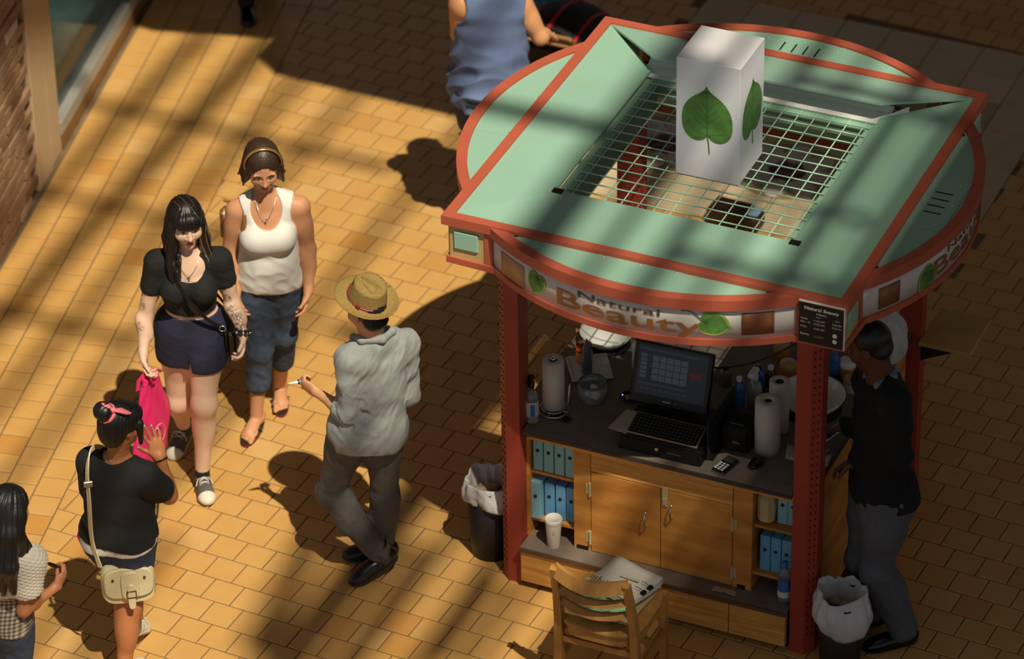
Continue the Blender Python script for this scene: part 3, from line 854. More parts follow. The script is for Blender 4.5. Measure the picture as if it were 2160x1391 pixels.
# soap bottle with black pump, left end
t = bottle('soap_bottle', 'clear soap bottle with black pump and blue label at the left post', wt_at(1122, 886), .034, .20, m_clear, .35, lab=(.18, .6, m_labelw))
mb = MB(); mb.lathe([(.014, .19), (.016, .2), (.016, .222), (.008, .226), (.008, .245), (.015, .248), (.015, .262), (0, .265)], n=16); mb.tube([(0, 0, .255), (.0, -.03, .256), (0, -.045, .246)], .006, 8); mb.build('pump', m_black, t)
mb = MB(); mb.box((.018, -.0305, .075), (.022, .004, .07), rotz(.5)); mb.build('label_patch', m_labelb, t)
# paper towel rolls
m_paper = M('tissue_paper', S(206, 198, 188), .9, bump=.3, bscale=300)
m_core = M('cardboard_core', S(70, 60, 50), .9)
def towel(label, loc, r, h, stand=False, rin=.02):
    t = thing('paper_towel_roll', label, 'paper towel', loc)
    z0 = .035 if stand else 0
    mb = MB(); mb.lathe([(rin, z0), (r, z0), (r + .001, z0 + h * .5), (r, z0 + h), (rin, z0 + h), (rin, z0)], n=36, caps=False); mb.build('roll', m_paper, t)
    mb = MB(); mb.lathe([(rin * .98, z0 + .002), (rin * .98, z0 + h - .004), (rin * .85, z0 + h - .004), (rin * .85, z0 + .002)], n=20, caps=False); mb.build('core_tube', m_core, t)
    if stand:
        mb = MB(); mb.tube([(.075 * math.cos(a * math.pi / 12), .075 * math.sin(a * math.pi / 12), .012) for a in range(24)], .005, 8, True); mb.tube([(.055 * math.cos(a * math.pi / 12), .055 * math.sin(a * math.pi / 12), .024) for a in range(24)], .004, 8, True)
        for a in range(4): mb.tube([(0, 0, .024), (.07 * math.cos(a * 1.57), .07 * math.sin(a * 1.57), .012)], .004, 6)
        mb.tube([(0, 0, .01), (0, 0, z0 + h + .004)], .012, 10); mb.ellip((0, 0, z0 + h + .004), (.016, .016, .01), None, 12, 6)
        mb.tube([(.075, 0, .012), (.078, .0, .08), (.075, .02, .15), (.075, .03, .16)], .004, 8); mb.build('holder', m_chrome, t)
    return t
towel('paper towel roll on a chrome ring holder near the left post', wt_at(1168, 868), .053, .27, True)
towel('tall paper towel roll in front of the other on the right of the worktop', wt_at(1618, 948), .062, .285, False, .019)
towel('paper towel roll behind the taller one beside the right bowl', wt_at(1642, 905), .049, .28, False, .023)
# white bowls
m_ceram = M('white_ceramic', S(220, 222, 216), .15, var=.03, vscale=3, coat=.3)
def bowl(label, loc, r, h, mat, rot=0):
    t = thing('bowl', label, 'bowl', loc, rot)
    pr = [(r * .35, 0), (r * .45, .004), (r * .72, h * .3), (r * .92, h * .7), (r, h), (r * .985, h + .004), (r * .95, h - .002), (r * .86, h * .66), (r * .64, h * .28), (r * .3, .014), (0, .012)]
    mb = MB(); mb.lathe(pr, n=40); mb.build('bowl_shell', mat, t)
    mb = MB(); mb.lathe([(r * .9, 0), (r * .9, .004), (r * .3, .004)], n=32); mb.build('bowl_mat', m_blackm, t)
    return t
bowl('white ceramic bowl at the left back of the worktop above the square dish', (-.60, .04, TZ), .135, .075, m_ceram)
bowl('large white ceramic bowl at the right edge of the worktop', (.53, -.10, TZ), .165, .09, m_ceram)
# square dish with jar and cone bottle
p0 = wt_at(1238, 792)
t = thing('square_dish', 'square white dish carrying a jar and a blue cone bottle', 'dish', (p0[0], p0[1] + .03, TZ), .55)
mb = MB()
mb.box((0, 0, .022), (.20, .20, .006), None, .002); mb.box((0, 0, .01), (.10, .10, .02), None, .003)
for a in range(4):
    R2 = rotz(a * math.pi / 2)
    mb.box(R2 @ np.array([.098, 0, .028]), (.008, .2, .012), R2)
mb.build('dish_plate', m_ceram, t)
dz = TZ + .0255
jar('amber jar with a copper lid on the square dish', (p0[0] - .045, p0[1] + .075, dz), .042, .10, M('amber_cream', S(190, 130, 70), .4), M('copper', S(190, 110, 60), .2, metal=.9), .35)
t = thing('cone_bottle', 'slate blue bottle tapering to a point on the square dish', 'bottle', (p0[0] + .004, p0[1] - .01, dz))
mb = MB(); mb.lathe([(.024, 0), (.027, .01), (.026, .06), (.022, .10), (.024, .13), (.018, .155), (.006, .185), (.002, .20)], n=24); mb.build('bottle_body', M('slate_blue', S(82, 92, 104), .4), t)
mb = MB(); mb.tube([(.02, 0, .15), (.03, 0, .155), (.036, 0, .15)], .0035, 6); mb.build('cap_clip', m_black, t)
# glass bowl with tissues
p0 = wt_at(1250, 846)
t = thing('glass_bowl', 'clear glass bowl holding crumpled white tissue in front of the square dish', 'bowl', p0)
mb = MB(); mb.lathe([(.034, 0), (.05, .008), (.07, .05), (.073, .085), (.066, .115), (.064, .115), (.070, .085), (.067, .05), (.047, .012), (0, .01)], n=32); mb.build('glass', m_clear, t)
mb = MB(); mb.tube([(.066 * math.cos(a * math.pi / 16), .066 * math.sin(a * math.pi / 16), .115) for a in range(32)], .0028, 6, True); mb.build('rim', M('dark_glass_rim', S(60, 60, 55), .2), t)
mb = MB()
for k, (a, b, r) in enumerate(((.0, .01, .03), (.025, -.01, .024), (-.02, -.015, .026), (.0, .02, .022))): mb.ellip((a, b, .03 + .012 * k), (r, r * .8, .016), rotz(k) @ rotx(.4 * k), 9, 6)
mb.build('tissue', m_paper, t)
# dark phone, tea light, funnel bottle
p0 = wt_at(1185, 884)
t = thing('smartphone', 'dark phone lying in front of the chrome towel holder', 'phone', p0, -.12)
mb = MB(); mb.box((0, 0, .005), (.09, .042, .009), None, .003); mb.build('phone_body', m_black, t)
mb = MB(); mb.box((0, 0, .0098), (.074, .036, .0006)); mb.build('phone_screen', M('phone_glass', S(24, 34, 40), .1), t)
p0 = wt_at(1333, 800)
t = bottle('funnel_bottle', 'white bottle with a magenta funnel behind the monitor', (p0[0], p0[1] + .10, TZ), .038, .17, m_white, .4, shoulder=.75)
mb = MB(); mb.lathe([(.012, .155), (.013, .18), (.04, .205), (.041, .208), (.037, .208), (.01, .184)], n=24); mb.build('funnel', M('magenta_plastic', S(168, 22, 90), .4), t)
p0 = wt_at(1318, 838)
t = thing('coaster', 'small black dish with a blue light beside the monitor', 'dish', (p0[0] + .03, p0[1], TZ))
mb = MB(); mb.lathe([(.04, 0), (.055, .01), (.052, .012), (.036, .004), (0, .004)], n=28); mb.build('dish', m_black, t)
mb = MB(); mb.box((.0, 0, .008), (.05, .03, .006), rotz(.6)); mb.build('wood_chip', m_wood, t)
mb = MB(); mb.ellip((-.038, -.01, .018), (.004, .004, .004), None, 8, 6); mb.build('indicator_light', M('blue_led', S(70, 90, 255), .3, emis=((.15, .2, 1), 3.0)), t)
# till: cash drawer, keyboard, monitor on stand
RT = .0
dr = thing('cash_drawer', 'black cash drawer with key lock on the worktop', 'cash drawer', (.0, -.60, TZ))
mb = MB(); mb.box((0, .02, .045), (.425, .36, .088), None, .004); mb.build('drawer_case', m_black, dr)
mb = MB(); mb.box((0, -.163, .045), (.40, .006, .07), None, .002); fr = mb.build('drawer_front', m_blackm, dr)
mb = MB(); mb.lathe([(.010, 0), (.010, .004), (.006, .005), (0, .005)], (-.01, -.166, .05), 16, rotx(math.pi / 2)); mb.build('lock', M('brass', S(220, 190, 130), .3, metal=.8), fr)
mb = MB(); mb.box((.08, -.168, .045), (.07, .003, .003)); mb.build('label_slot', m_steel, fr)
kz = TZ + .09
kb = thing('keyboard', 'black keyboard with a tan border tilted in front of the monitor', 'keyboard', (.005, -.675, kz), 0)
RX = rotx(.22)
mb = MB(); mb.box((0, 0, .018), (.36, .14, .012), RX, .003); mb.box((0, .05, .008), (.34, .03, .016)); mb.build('keyboard_base', M('keyboard_tan', S(165, 135, 110), .4, metal=.3), kb)
mb = MB()
mb.box(RX @ np.array([0, 0, .026]) + np.array([0, 0, 0]), (.345, .124, .006), RX)
mb.build('key_bed', m_black, kb)
kme = MB(); kme.box((0, 0, 0), (.018, .016, .007), RX, .002); kmesh = kme.mesh('key'); kmesh.materials.append(M('key_black', S(34, 32, 30), .4))
for r_ in range(6):
    for c in range(17):
        o = bpy.data.objects.new('key', kmesh); COL.objects.link(o); o.parent = kb
        o.location = Vector(RX @ np.array([-.16 + c * .02, -.05 + r_ * .02, .032]))
mn = thing('monitor', 'black touchscreen monitor showing a till program', 'monitor', (-.055, -.50, TZ + .0895), .03)
RM = rotx(-.32)
def mloc(a, b, c): return tuple(RM @ np.array([a, c, b]) + np.array([0, 0, .018]))
mb = MB(); mb.box(mloc(0, .155, 0), (.40, .03, .31), RM, .006); mb.build('bezel', m_black, mn)
mb = MB(); mb.box((.0, .04, .006), (.22, .10, .012), None, .004); mb.box((0, .05, .07), (.08, .03, .14), RM); mb.build('stand', m_blackm, mn)
mb = MB(); mb.box(mloc(0, .172, -.0155), (.352, .001, .245), RM); scr = mb.build('screen', M('screen_dark', S(30, 34, 42), .25, emis=(S(40, 48, 62), .12)), mn)
m_cell = M('screen_cell', S(70, 78, 88), .4, emis=(S(84, 92, 104), .16)); m_cell2 = M('screen_bar', S(52, 60, 70), .4, emis=(S(60, 68, 80), .15)); m_scr = M('screen_red', S(90, 30, 36), .4, emis=(S(96, 34, 40), .15))
def cell(a, b, w, h, m_, nm='screen_button'):
    mb = MB(); mb.box(mloc(a, b, -.0164), (w, .0006, h), RM); mb.build(nm, m_, scr)
for r_ in range(4):
    for c in range(5): cell(-.085 + c * .036, .235 - r_ * .032, .032, .028, m_cell)
for r_ in range(6): cell(-.145, .242 - r_ * .021, .032, .016, m_cell)
cell(-.02, .275, .30, .012, m_cell2); cell(-.04, .103, .24, .01, m_cell2); cell(.075, .19, .004, .12, m_cell); cell(.12, .185, .06, .03, m_scr)
for k in range(8): cell(-.14 + k * .03, .078, .022, .01, m_cell2)
mb = MB(); mb.box(mloc(-.01, .028, -.016), (.04, .001, .006), RM); mb.build('maker_badge', m_steel, mn)
mb = MB(); mb.ellip(mloc(.035, .026, -.016), (.004, .002, .004), RM, 8, 6); mb.build('power_button', m_steel, mn)
# grey panel at the right of the till and the printer
t = thing('acrylic_divider', 'thin grey upright panel between the till and the printer', 'divider', (.222, -.52, TZ))
mb = MB(); mb.box((0, .0, .11), (.006, .36, .22), None, .002); mb.build('sheet', M('smoky_acrylic', S(52, 54, 56), .2), t)
mb = MB(); mb.box((.012, 0, .003), (.03, .34, .006)); mb.build('foot', m_blackm, t)
t = thing('receipt_printer', 'black receipt printer between the till and the paper towels', 'printer', (.315, -.49, TZ))
mb = MB(); mb.box((0, 0, .07), (.14, .19, .14), None, .012); mb.build('printer_case', m_black, t)
mb = MB(); mb.box((0, -.02, .142), (.12, .12, .006), None, .002); mb.build('paper_cover', m_blackm, t)
mb = MB(); mb.box((0, -.065, .1465), (.075, .004, .003)); mb.build('tear_bar', m_steel, t)
mb = MB(); mb.box((.01, -.0965, .06), (.035, .002, .012)); mb.build('maker_badge', m_steel, t)
# papers left of keyboard
t = thing('note_pad', 'cream note sheets lying on the corner of the cash drawer', 'paper', (-.185, -.655, kz))
for k in range(3):
    mb = MB(); R2 = rotz(.10 - .12 * k); mb.box((-.012 * k, -.008 * k, .002 + .003 * (2 - k)), (.10, .16, .0018), R2); mb.build('sheet', M('cream_paper', S(188, 170, 150), .8), t)
# calculator terminal, mouse
p0 = wt_at(1530, 986)
t = thing('card_terminal', 'silver and black card terminal with white keys near the front edge', 'card terminal', p0, -.25)
mb = MB(); mb.box((0, 0, .012), (.07, .135, .022), None, .008); mb.build('terminal_body', m_black, t)
mb = MB(); mb.box((0, 0, .006), (.075, .14, .008), None, .003); mb.build('silver_band', m_chrome, t)
mb = MB(); mb.box((0, .032, .0238), (.05, .04, .001)); mb.build('display', M('lcd', S(60, 66, 60), .3), t)
for r_ in range(4):
    for c in range(3):
        mb = MB(); mb.box((-.019 + c * .019, -.055 + r_ * .016, .0248), (.014, .011, .004), None, .002); mb.build('key', m_white, t)
p0 = wt_at(1596, 982)
t = thing('computer_mouse', 'black computer mouse at the foot of the tall towel roll', 'mouse', p0, -.25)
mb = MB(); mb.ellip((0, 0, .016), (.031, .055, .0158), None, 20, 12); mb.build('shell', M('gloss_black', S(16, 16, 16), .12), t)
mb = MB(); mb.lathe([(.006, -.004), (.006, .004)], (0, .03, .030), 12, roty(math.pi / 2)); mb.build('wheel', m_edge, t)
mb = MB(); mb.tube([(0, .05, .01), (-.01, .058, .006), (-.03, .064, .004), (-.06, .064, .004)], .002, 6); mb.build('cord', m_black, t)
# spray bottle and the crowd of bottles at the back
p0 = wt_at(1592, 872)
t = bottle('spray_bottle', 'translucent spray bottle with a cream trigger head behind the towel rolls', (p0[0] - .02, p0[1] + .05, TZ), .036, .17, M('milky_plastic', S(150, 150, 135), .3), .35)
mb = MB(); mb.lathe([(.016, .165), (.016, .19)], n=14); mb.box((-.005, -.01, .205), (.035, .085, .03), None, .008); mb.tube([(0, -.045, .2), (0, -.04, .17), (0, -.03, .15)], .005, 8); mb.build('trigger_head', m_white, t)
gb = 'bottles crowded at the back of the worktop'
cols = dict(teal=S(60, 150, 165), red=S(150, 40, 40), clear=S(170, 180, 170), amber=S(190, 120, 30), blue=S(60, 90, 150), olive=S(110, 110, 50), white=S(200, 195, 180), brown=S(90, 60, 40))
for k, (px, py, c, r, h, lab) in enumerate(((1405, 768, 'brown', .022, .12, 'small brown bottle just right of the white bowl'), (1425, 765, 'clear', .02, .13, 'clear slim bottle between the brown and teal bottles'),
        (1452, 775, 'teal', .024, .14, 'teal bottle peeking over the monitor'), (1478, 778, 'red', .024, .14, 'red bottle peeking over the right corner of the monitor'), (1502, 780, 'clear', .022, .13, 'clear bottle right of the red bottle'),
        (1530, 790, 'olive', .03, .10, 'olive bottle under the hanging cable'), (1558, 838, 'blue', .03, .17, 'clear bottle with a wide blue label left of the spray bottle'), (1600, 800, 'blue', .03, .13, 'dull blue bottle behind the spray bottle'), (1625, 790, 'brown', .03, .10, 'dark bottle behind the rear towel roll'),
        (1760, 775, 'blue', .026, .16, 'blue capped white bottle right of the front post'))):
    p0 = wt_at(px, py + 22)
    mt = M('bottle_' + c, cols[c], .15, trans=.35 if c in ('clear', 'teal', 'red') else 0.0)
    bottle('bottle', lab, (p0[0], p0[1], TZ), r, h, mt, .4, .016, m_labelb if 'capped' in lab else (m_black if k % 2 else m_white), (.2, .6, m_labelw if c != 'blue' else m_labelb) if k in (6, 7, 9) else None, group=gb)
for px, py, c, lab in ((1648, 755, 'amber', 'large amber jar high at the back behind the rear towel roll'), (1662, 800, 'amber', 'amber jar against the near right post'), (1787, 796, 'amber', 'orange jar behind the large right bowl'), (1800, 822, 'white', 'beige tub with a folded tissue by the man in black')):
    p0 = wt_at(px, py)
    jar(lab, (p0[0], p0[1], TZ), .042 if c == 'amber' else .05, .10 if c == 'amber' else .07, M('jar_' + c, cols[c], .3, var=.1), m_white if lab.startswith('orange') else M('jar_lid', S(180, 150, 100), .4), .3, 'jars on the worktop')
# cable loop hung from the roof
p0, p1 = (-.20, -.10, 1.93), (.66, -.35, 1.90)
t = thing('hanging_cable', 'black cable sagging below the fascia across the kiosk', 'cable')
pts = []
a0, a1, a2 = np.array(at(1325, 700, 1.35)), np.array(at(1500, 776, 1.14)), np.array(at(1690, 718, 1.35))
for k in range(21):
    u = k / 20; pts.append(tuple((1 - u) * (1 - 2 * u) * a0 + 4 * u * (1 - u) * a1 + u * (2 * u - 1) * a2))
mb = MB(); mb.tube([(a0[0] - .05, a0[1] + .03, 1.96)] + pts + [(a2[0] + .06, a2[1] - .02, 1.96)], .005, 8); mb.build('cord', m_black, t)
# papers, phone on the right
p0 = at(1700, 962, TZ)
t = thing('curled_papers', 'curled white papers lying behind the near right post', 'paper', (float(p0[0]), float(p0[1]), TZ))
for k, (dx, dy, rz_, w, l) in enumerate(((-.02, .0, .3, .15, .12), (.03, .03, -.2, .12, .10), (.06, -.03, .1, .14, .11))):
    mb = MB(); R2 = rotz(rz_)
    mb.grid(lambda u, v: tuple(R2 @ np.array([(u - .5) * w, (v - .5) * l, .003 + .004 * k + .016 * (u - .5) ** 2 * 4]) + np.array([dx, dy, 0])), 8, 3)
    solidify(mb.build('sheet', M('white_paper', S(196, 188, 176), .8), t), .001)
p0 = wt_at(1748, 918)
t = thing('smartphone', 'white phone lying by the hand of the man in black', 'phone', p0, -.3)
mb = MB(); mb.box((0, 0, .004), (.058, .115, .008), None, .003); mb.build('phone_body', m_white, t)
mb = MB(); mb.box((0, .004, .0083), (.05, .078, .0006)); mb.build('phone_screen', m_black, t)
# plastic bag hanging at the far right post
m_bag = M('thin_plastic', S(214, 214, 214), .35, trans=.2, var=.08, vscale=18, bump=.5, bscale=30)
p0 = at(1890, 725, 1.12)
t = thing('plastic_bag', 'knotted white plastic bag hanging inside the far right post', 'bag', (float(p0[0]) - .03, float(p0[1]), 1.0))
mb = MB()
def bagf(u, v):
    a = 2 * math.pi * u; r = (.085 * math.sin(math.pi * min(1, .06 + v * .93)) ** .6) * (1 + .10 * math.sin(5 * a + 6 * v) + .06 * math.sin(11 * a))
    return (r * math.cos(a), r * math.sin(a), v * .30)
mb.grid(bagf, 40, 14); mb.build('bag_body', m_bag, t)
mb = MB(); mb.ellip((0, 0, .30), (.03, .02, .018), None, 10, 6); mb.tube([(0, 0, .3), (.02, .01, .36), (.0, .03, .42)], .006, 6); mb.build('knot', m_bag, t)
# jug and bottle in the right bay, cup on the ledge
t = thing('jug', 'beige plastic jug on the upper shelf of the right bay', 'jug', (.523, -.66, .639))
mb = MB(); mb.box((0, 0, .085), (.085, .12, .17), None, .022); mb.build('jug_body', M('beige_plastic', S(196, 180, 130), .45, var=.1), t)
mb = MB(); mb.lathe([(.02, .168), (.022, .172), (.022, .188), (0, .19)], n=16); mb.build('cap', m_white, t)
mb = MB(); mb.box((.0435, -.01, .09), (.002, .05, .05)); mb.build('jug_label', m_labelw, t)
t = bottle('water_bottle', 'clear bottle with blue cap and label standing on the right of the ledge', (.655, -.775, .25), .032, .235, m_clear, .4, .022, m_labelb, (.25, .62, m_labelb), .72)
mb = MB(); mb.lathe([(.0325, .05), (.0325, .085)], n=24, caps=False); mb.build('bottle_label', m_labelw, t)
t = thing('paper_cup', 'white paper coffee cup with lid on the cabinet ledge', 'cup', (-.545, -.775, .25))
mb = MB(); mb.lathe([(.029, 0), (.030, .002), (.041, .15), (.041, .152)], n=32); mb.build('cup_body', M('cup_paper', S(225, 216, 200), .6), t)
mb = MB(); mb.lathe([(.043, .148), (.044, .156), (.043, .164), (.040, .170), (.038, .166), (0, .164)], n=32); mb.build('lid', M('cup_lid', S(230, 222, 208), .4), t)
mb = MB(); mb.tube([(.0375 * math.cos(-1.2 + .12 * math.cos(a * .5)), .0375 * math.sin(-1.2 + .12 * math.cos(a * .5)) , .10 + .012 * math.sin(a * .5)) for a in range(13)], .0009, 4, True); mb.build('cup_logo', M('logo_grey', S(150, 140, 128), .6), t)
t = thing('padlock', 'small green padlock hooked on the plinth beside the chair', 'padlock', (.0, -.857, .12))
mb = MB(); mb.box((0, -.008, .0), (.03, .014, .05), None, .004); mb.build('lock_body', M('lock_green', S(50, 125, 70), .4), t)
mb = MB(); mb.tube([(-.009, -.008, .024), (-.009, -.008, .038), (0, -.008, .047), (.009, -.008, .038), (.009, -.008, .024)], .0028, 6); mb.build('shackle', m_chrome, t)
t = thing('foil_scrap', 'crumpled clear foil scrap on the ledge under the right door', 'scrap', (.36, -.80, .25))
mb = MB(); mb.grid(lambda u, v: ((u - .5) * .12, (v - .5) * .04, .004 + .006 * abs(math.sin(9 * u + 4 * v)) * math.sin(math.pi * u)), 12, 4); solidify(mb.build('foil', M('foil', S(190, 185, 175), .25, metal=.5), t), .001)

# ------------------------------------------------------------------ chair with papers
m_oak = M('chair_oak', S(190, 142, 76), .4, var=.22, vscale=4, stretch=(3, 3, .6), hue=S(160, 112, 54))
ch = thing('wooden_chair', 'light wooden chair with curved slat back in front of the cabinet', 'chair', (-.01, -1.33, 0))
for sx in (-1, 1):
    mb = MB(); mb.tube([(sx * .20, -.20, 0), (sx * .195, -.175, .25), (sx * .192, -.18, .45), (sx * .186, -.215, .62), (sx * .183, -.265, .795)], [.021, .022, .022, .020, .018], 4, up=(0, 1, 0), flat=(1.25, 1.35)); mb.build('leg', m_oak, ch)
    mb = MB(); mb.tube([(sx * .185, .215, 0), (sx * .18, .205, .42)], [.018, .022], 4, up=(0, 1, 0), flat=(1.3, 1.3)); mb.build('leg', m_oak, ch)
    mb = MB(); mb.tube([(sx * .19, -.18, .20), (sx * .182, .20, .20)], .014, 4, flat=(.9, 1.4)); mb.build('stretcher', m_oak, ch)
mb = MB(); mb.tube([(-.183, .205, .27), (.183, .205, .27)], .015, 4, flat=(.9, 1.5)); mb.build('stretcher', m_oak, ch)
mb = MB(); mb.tube([(-.193, -.175, .32), (.193, -.175, .32)], .015, 4, flat=(.9, 1.5)); mb.build('stretcher', m_oak, ch)
for z, hgt, th_, y in ((.765, .062, .02, -.255), (.655, .026, .016, -.225), (.565, .026, .016, -.20)):
    mb = MB(); n = 14
    top = []; 
    for k in range(n + 1):
        u = k / n * 2 - 1; x = u * .178; yy = y - .055 * (1 - u * u)
        for a, b in ((-1, -1), (1, -1), (1, 1), (-1, 1)): top.append((x, yy + a * th_ / 2 + b * .012, z + b * hgt / 2 + .012 * u * u))
    fs = [(4 * k + a, 4 * k + (a + 1) % 4, 4 * k + 4 + (a + 1) % 4, 4 * k + 4 + a) for k in range(n) for a in range(4)] + [(3, 2, 1, 0), (4 * n, 4 * n + 1, 4 * n + 2, 4 * n + 3)]
    mb.add(top, fs); mb.build('back_slat' if z < .7 else 'top_rail', m_oak, ch)
ol = []
for k in range(40):
    a = 2 * math.pi * k / 40; c, s_ = math.cos(a), math.sin(a); e = .55
    ol.append((.215 * math.copysign(abs(c) ** e, c) * (1 + .04 * s_), .225 * math.copysign(abs(s_) ** e, s_)))
mb = MB()
n = 40
vs = [(x * .96, y * .96, .418) for x, y in ol] + [(x, y, .428) for x, y in ol] + [(x, y, .443) for x, y in ol] + [(x * .95, y * .95, .452) for x, y in ol] + [(x * .6, y * .6, .444) for x, y in ol] + [(0, 0, .442)]
fs = [tuple(range(n - 1, -1, -1))] + [(r_ * n + i, r_ * n + (i + 1) % n, (r_ + 1) * n + (i + 1) % n, (r_ + 1) * n + i) for r_ in range(4) for i in range(n)] + [(4 * n + i, 4 * n + (i + 1) % n, 5 * n) for i in range(n)]
mb.add(vs, fs, True); mb.build('seat', m_oak, ch)
mb = MB()
vs = [(x * .90, y * .90, .37) for x, y in ol] + [(x * .90, y * .90, .419) for x, y in ol]; mb.add(vs, [(i, (i + 1) % n, n + (i + 1) % n, n + i) for i in range(n)]); solidify(mb.build('seat_apron', m_oak, ch), .018)
sz = .456
def sheet_thing(name, label, cat, loc, rz_, w, l, h, mat, curl=0.0, n=1):
    t = thing(name, label, cat, loc, rz_)
    for k in range(n):
        mb = MB(); mb.grid(lambda u, v: ((u - .5) * w, (v - .5) * l, h * (k + 1) / n + curl * ((v - .5) * 2) ** 2 + .004 * math.sin(7 * u + 5 * v + k)), 8, 8)
        solidify(mb.build('sheet', mat, t), max(.0015, h / n * .9), -1)
    return t
fo = sheet_thing('folder', 'manila folder lowest in the pile on the chair seat', 'folder', (.0, -1.29, sz), -.10, .30, .34, .012, M('manila', S(200, 182, 122), .7, var=.08))
mg = sheet_thing('magazine', 'green printed leaflets sticking out towards the chair back', 'leaflet', (-.04, -1.37, sz + .022), -.16, .30, .22, .014, M('leaflet_green', S(140, 200, 150), .5, var=.75, vscale=26, hue=S(40, 80, 66)), .004)
t = sheet_thing('paper_stack', 'stack of white papers with black binder clips on top of the folder', 'papers', (.02, -1.25, sz + .046), -.30, .28, .24, .035, M('stack_white', S(205, 200, 190), .7, var=.06), .012, 3)
mb = MB()
for k in range(16): mb.box((-.13 + k * .014, -.085 - .004 * (k % 3), .0455), (.007, .03 + .012 * (k % 4), .001), rotz(.15))
mb.build('brown_print', M('print_brown', S(140, 112, 66), .7), t)
for y in (-.02, .03):
    mb = MB(); mb.box((.135, y, .04), (.022, .03, .018), None, .004); mb.tube([(.125, y, .05), (.10, y, .056), (.085, y, .052)], .0016, 5); mb.build('binder_clip', m_black, t)
mb = MB(); mb.box((.02, .02, .047), (.10, .018, .001), rotz(.2)); mb.build('label_strip', M('strip_cream', S(200, 190, 160), .6), t)

# ------------------------------------------------------------------ bins
def bin_(name, label, loc, r, h, linerh, fill, seed, puff=.05):
    t = thing(name, label, 'bin', loc)
    mb = MB(); mb.lathe([(r * .82, 0), (r * .84, .004), (r, h), (r * .97, h), (r * .8, .02), (0, .018)], n=32); mb.build('bin_body', M('bin_black', S(26, 24, 22), .5), t)
    rr = random.Random(seed); ph = [rr.uniform(0, 6) for _ in range(6)]
    mb = MB()
    def lf(u, v):
        a = 2 * math.pi * u
        if v < .3: k = v / .3; rad, z = r * (.62 + .3 * k), h - .10 + .11 * k
        elif v < .5: k = (v - .3) / .2; rad, z = r * (.92 + .14 * k), h + .01 + (.02 + puff * .12) * math.sin(math.pi * k) * (1 + .4 * math.sin(2 * a + ph[5]))
        else: k = (v - .5) / .5; rad, z = r * (1.06 + puff * math.sin(math.pi * min(1, k * 1.05)) ** .8), h + .01 - linerh * k * (1 + .22 * math.sin(a + ph[0]) + .08 * math.sin(3 * a + ph[1]))
        w = .010 * math.sin(4 * a + ph[2] + 3 * v) + .006 * math.sin(9 * a + ph[3] - 5 * v + 2 * math.sin(3 * a)) + .0025 * math.sin(23 * a + ph[4] + 3 * math.sin(5 * a + 8 * v))
        return ((rad + w) * math.cos(a), (rad + w) * math.sin(a), z + .4 * w)
    mb.grid(lf, 96, 22); ln = solidify(mb.build('liner', m_bag, t), .0015)
    mb = MB()
    for k in range(fill):
        a = rr.uniform(0, 6.28); q_ = rr.uniform(0, .5) * r
        mb.ellip((q_ * math.cos(a), q_ * math.sin(a), h - .07 + rr.uniform(0, .045)), (rr.uniform(.025, .05), rr.uniform(.02, .04), .02), rotz(a) @ rotx(rr.uniform(-.6, .6)), 8, 5)
    mb.build('rubbish', M('rubbish_' + str(seed), S(170, 160, 140), .8, var=.5, vscale=25, hue=S(120, 84, 50)), t)
    return t
bin_('waste_bin', 'black bin with white liner half hidden behind the left post', (-.945, -.62, 0), .125, .42, .10, 9, 3)
bin_('waste_bin', 'black bin with billowing white liner at the feet of the man in black', (.965, -.83, 0), .115, .41, .17, 5, 8, .22)
# ================================================================== people: one smooth surface per body, grown from blended limbs
def nrm(v): v = np.asarray(v, float); return v / (np.linalg.norm(v) + 1e-12)
def frame(right, up):
    r = nrm(right); u = nrm(np.asarray(up) - np.dot(up, r) * r); f = np.cross(u, r)
    return np.stack([r, f, u], 1)            # columns right, forward, up
def cone(a, b, ra, rb=None, k=.02): return ('c', np.asarray(a, float), np.asarray(b, float), ra, ra if rb is None else rb, k)
def ell(c, r, R=None, k=.02): return ('e', np.asarray(c, float), np.asarray(r, float), np.eye(3) if R is None else R, k)
def sub(p_, k=.01): return ('-', p_, k)
def cut(pt, n): return ('x', np.asarray(pt, float), nrm(n))
def _eval(pr, X, Y, Z):
    if pr[0] == 'c':
        a, b, ra, rb = pr[1:5]; ba = b - a; L2 = ba @ ba + 1e-12
        px, py, pz = X - a[0], Y - a[1], Z - a[2]
        t = np.clip((px * ba[0] + py * ba[1] + pz * ba[2]) / L2, 0, 1)
        return np.sqrt((px - t * ba[0]) ** 2 + (py - t * ba[1]) ** 2 + (pz - t * ba[2]) ** 2) - (ra + t * (rb - ra))
    c, r, R = pr[1:4]; px, py, pz = X - c[0], Y - c[1], Z - c[2]
    q = [R[0, i] * px + R[1, i] * py + R[2, i] * pz for i in range(3)]
    k0 = np.sqrt((q[0] / r[0]) ** 2 + (q[1] / r[1]) ** 2 + (q[2] / r[2]) ** 2)
    k1 = np.sqrt((q[0] / r[0] ** 2) ** 2 + (q[1] / r[1] ** 2) ** 2 + (q[2] / r[2] ** 2) ** 2) + 1e-9
    return k0 * (k0 - 1) / k1
def _bb(pr, m):
    if pr[0] == 'c':
        r = max(pr[3], pr[4]) + m; return np.minimum(pr[1], pr[2]) - r, np.maximum(pr[1], pr[2]) + r
    e = np.sqrt(((pr[3] * pr[2]) ** 2).sum(1)) + m
    return pr[1] - e, pr[1] + e
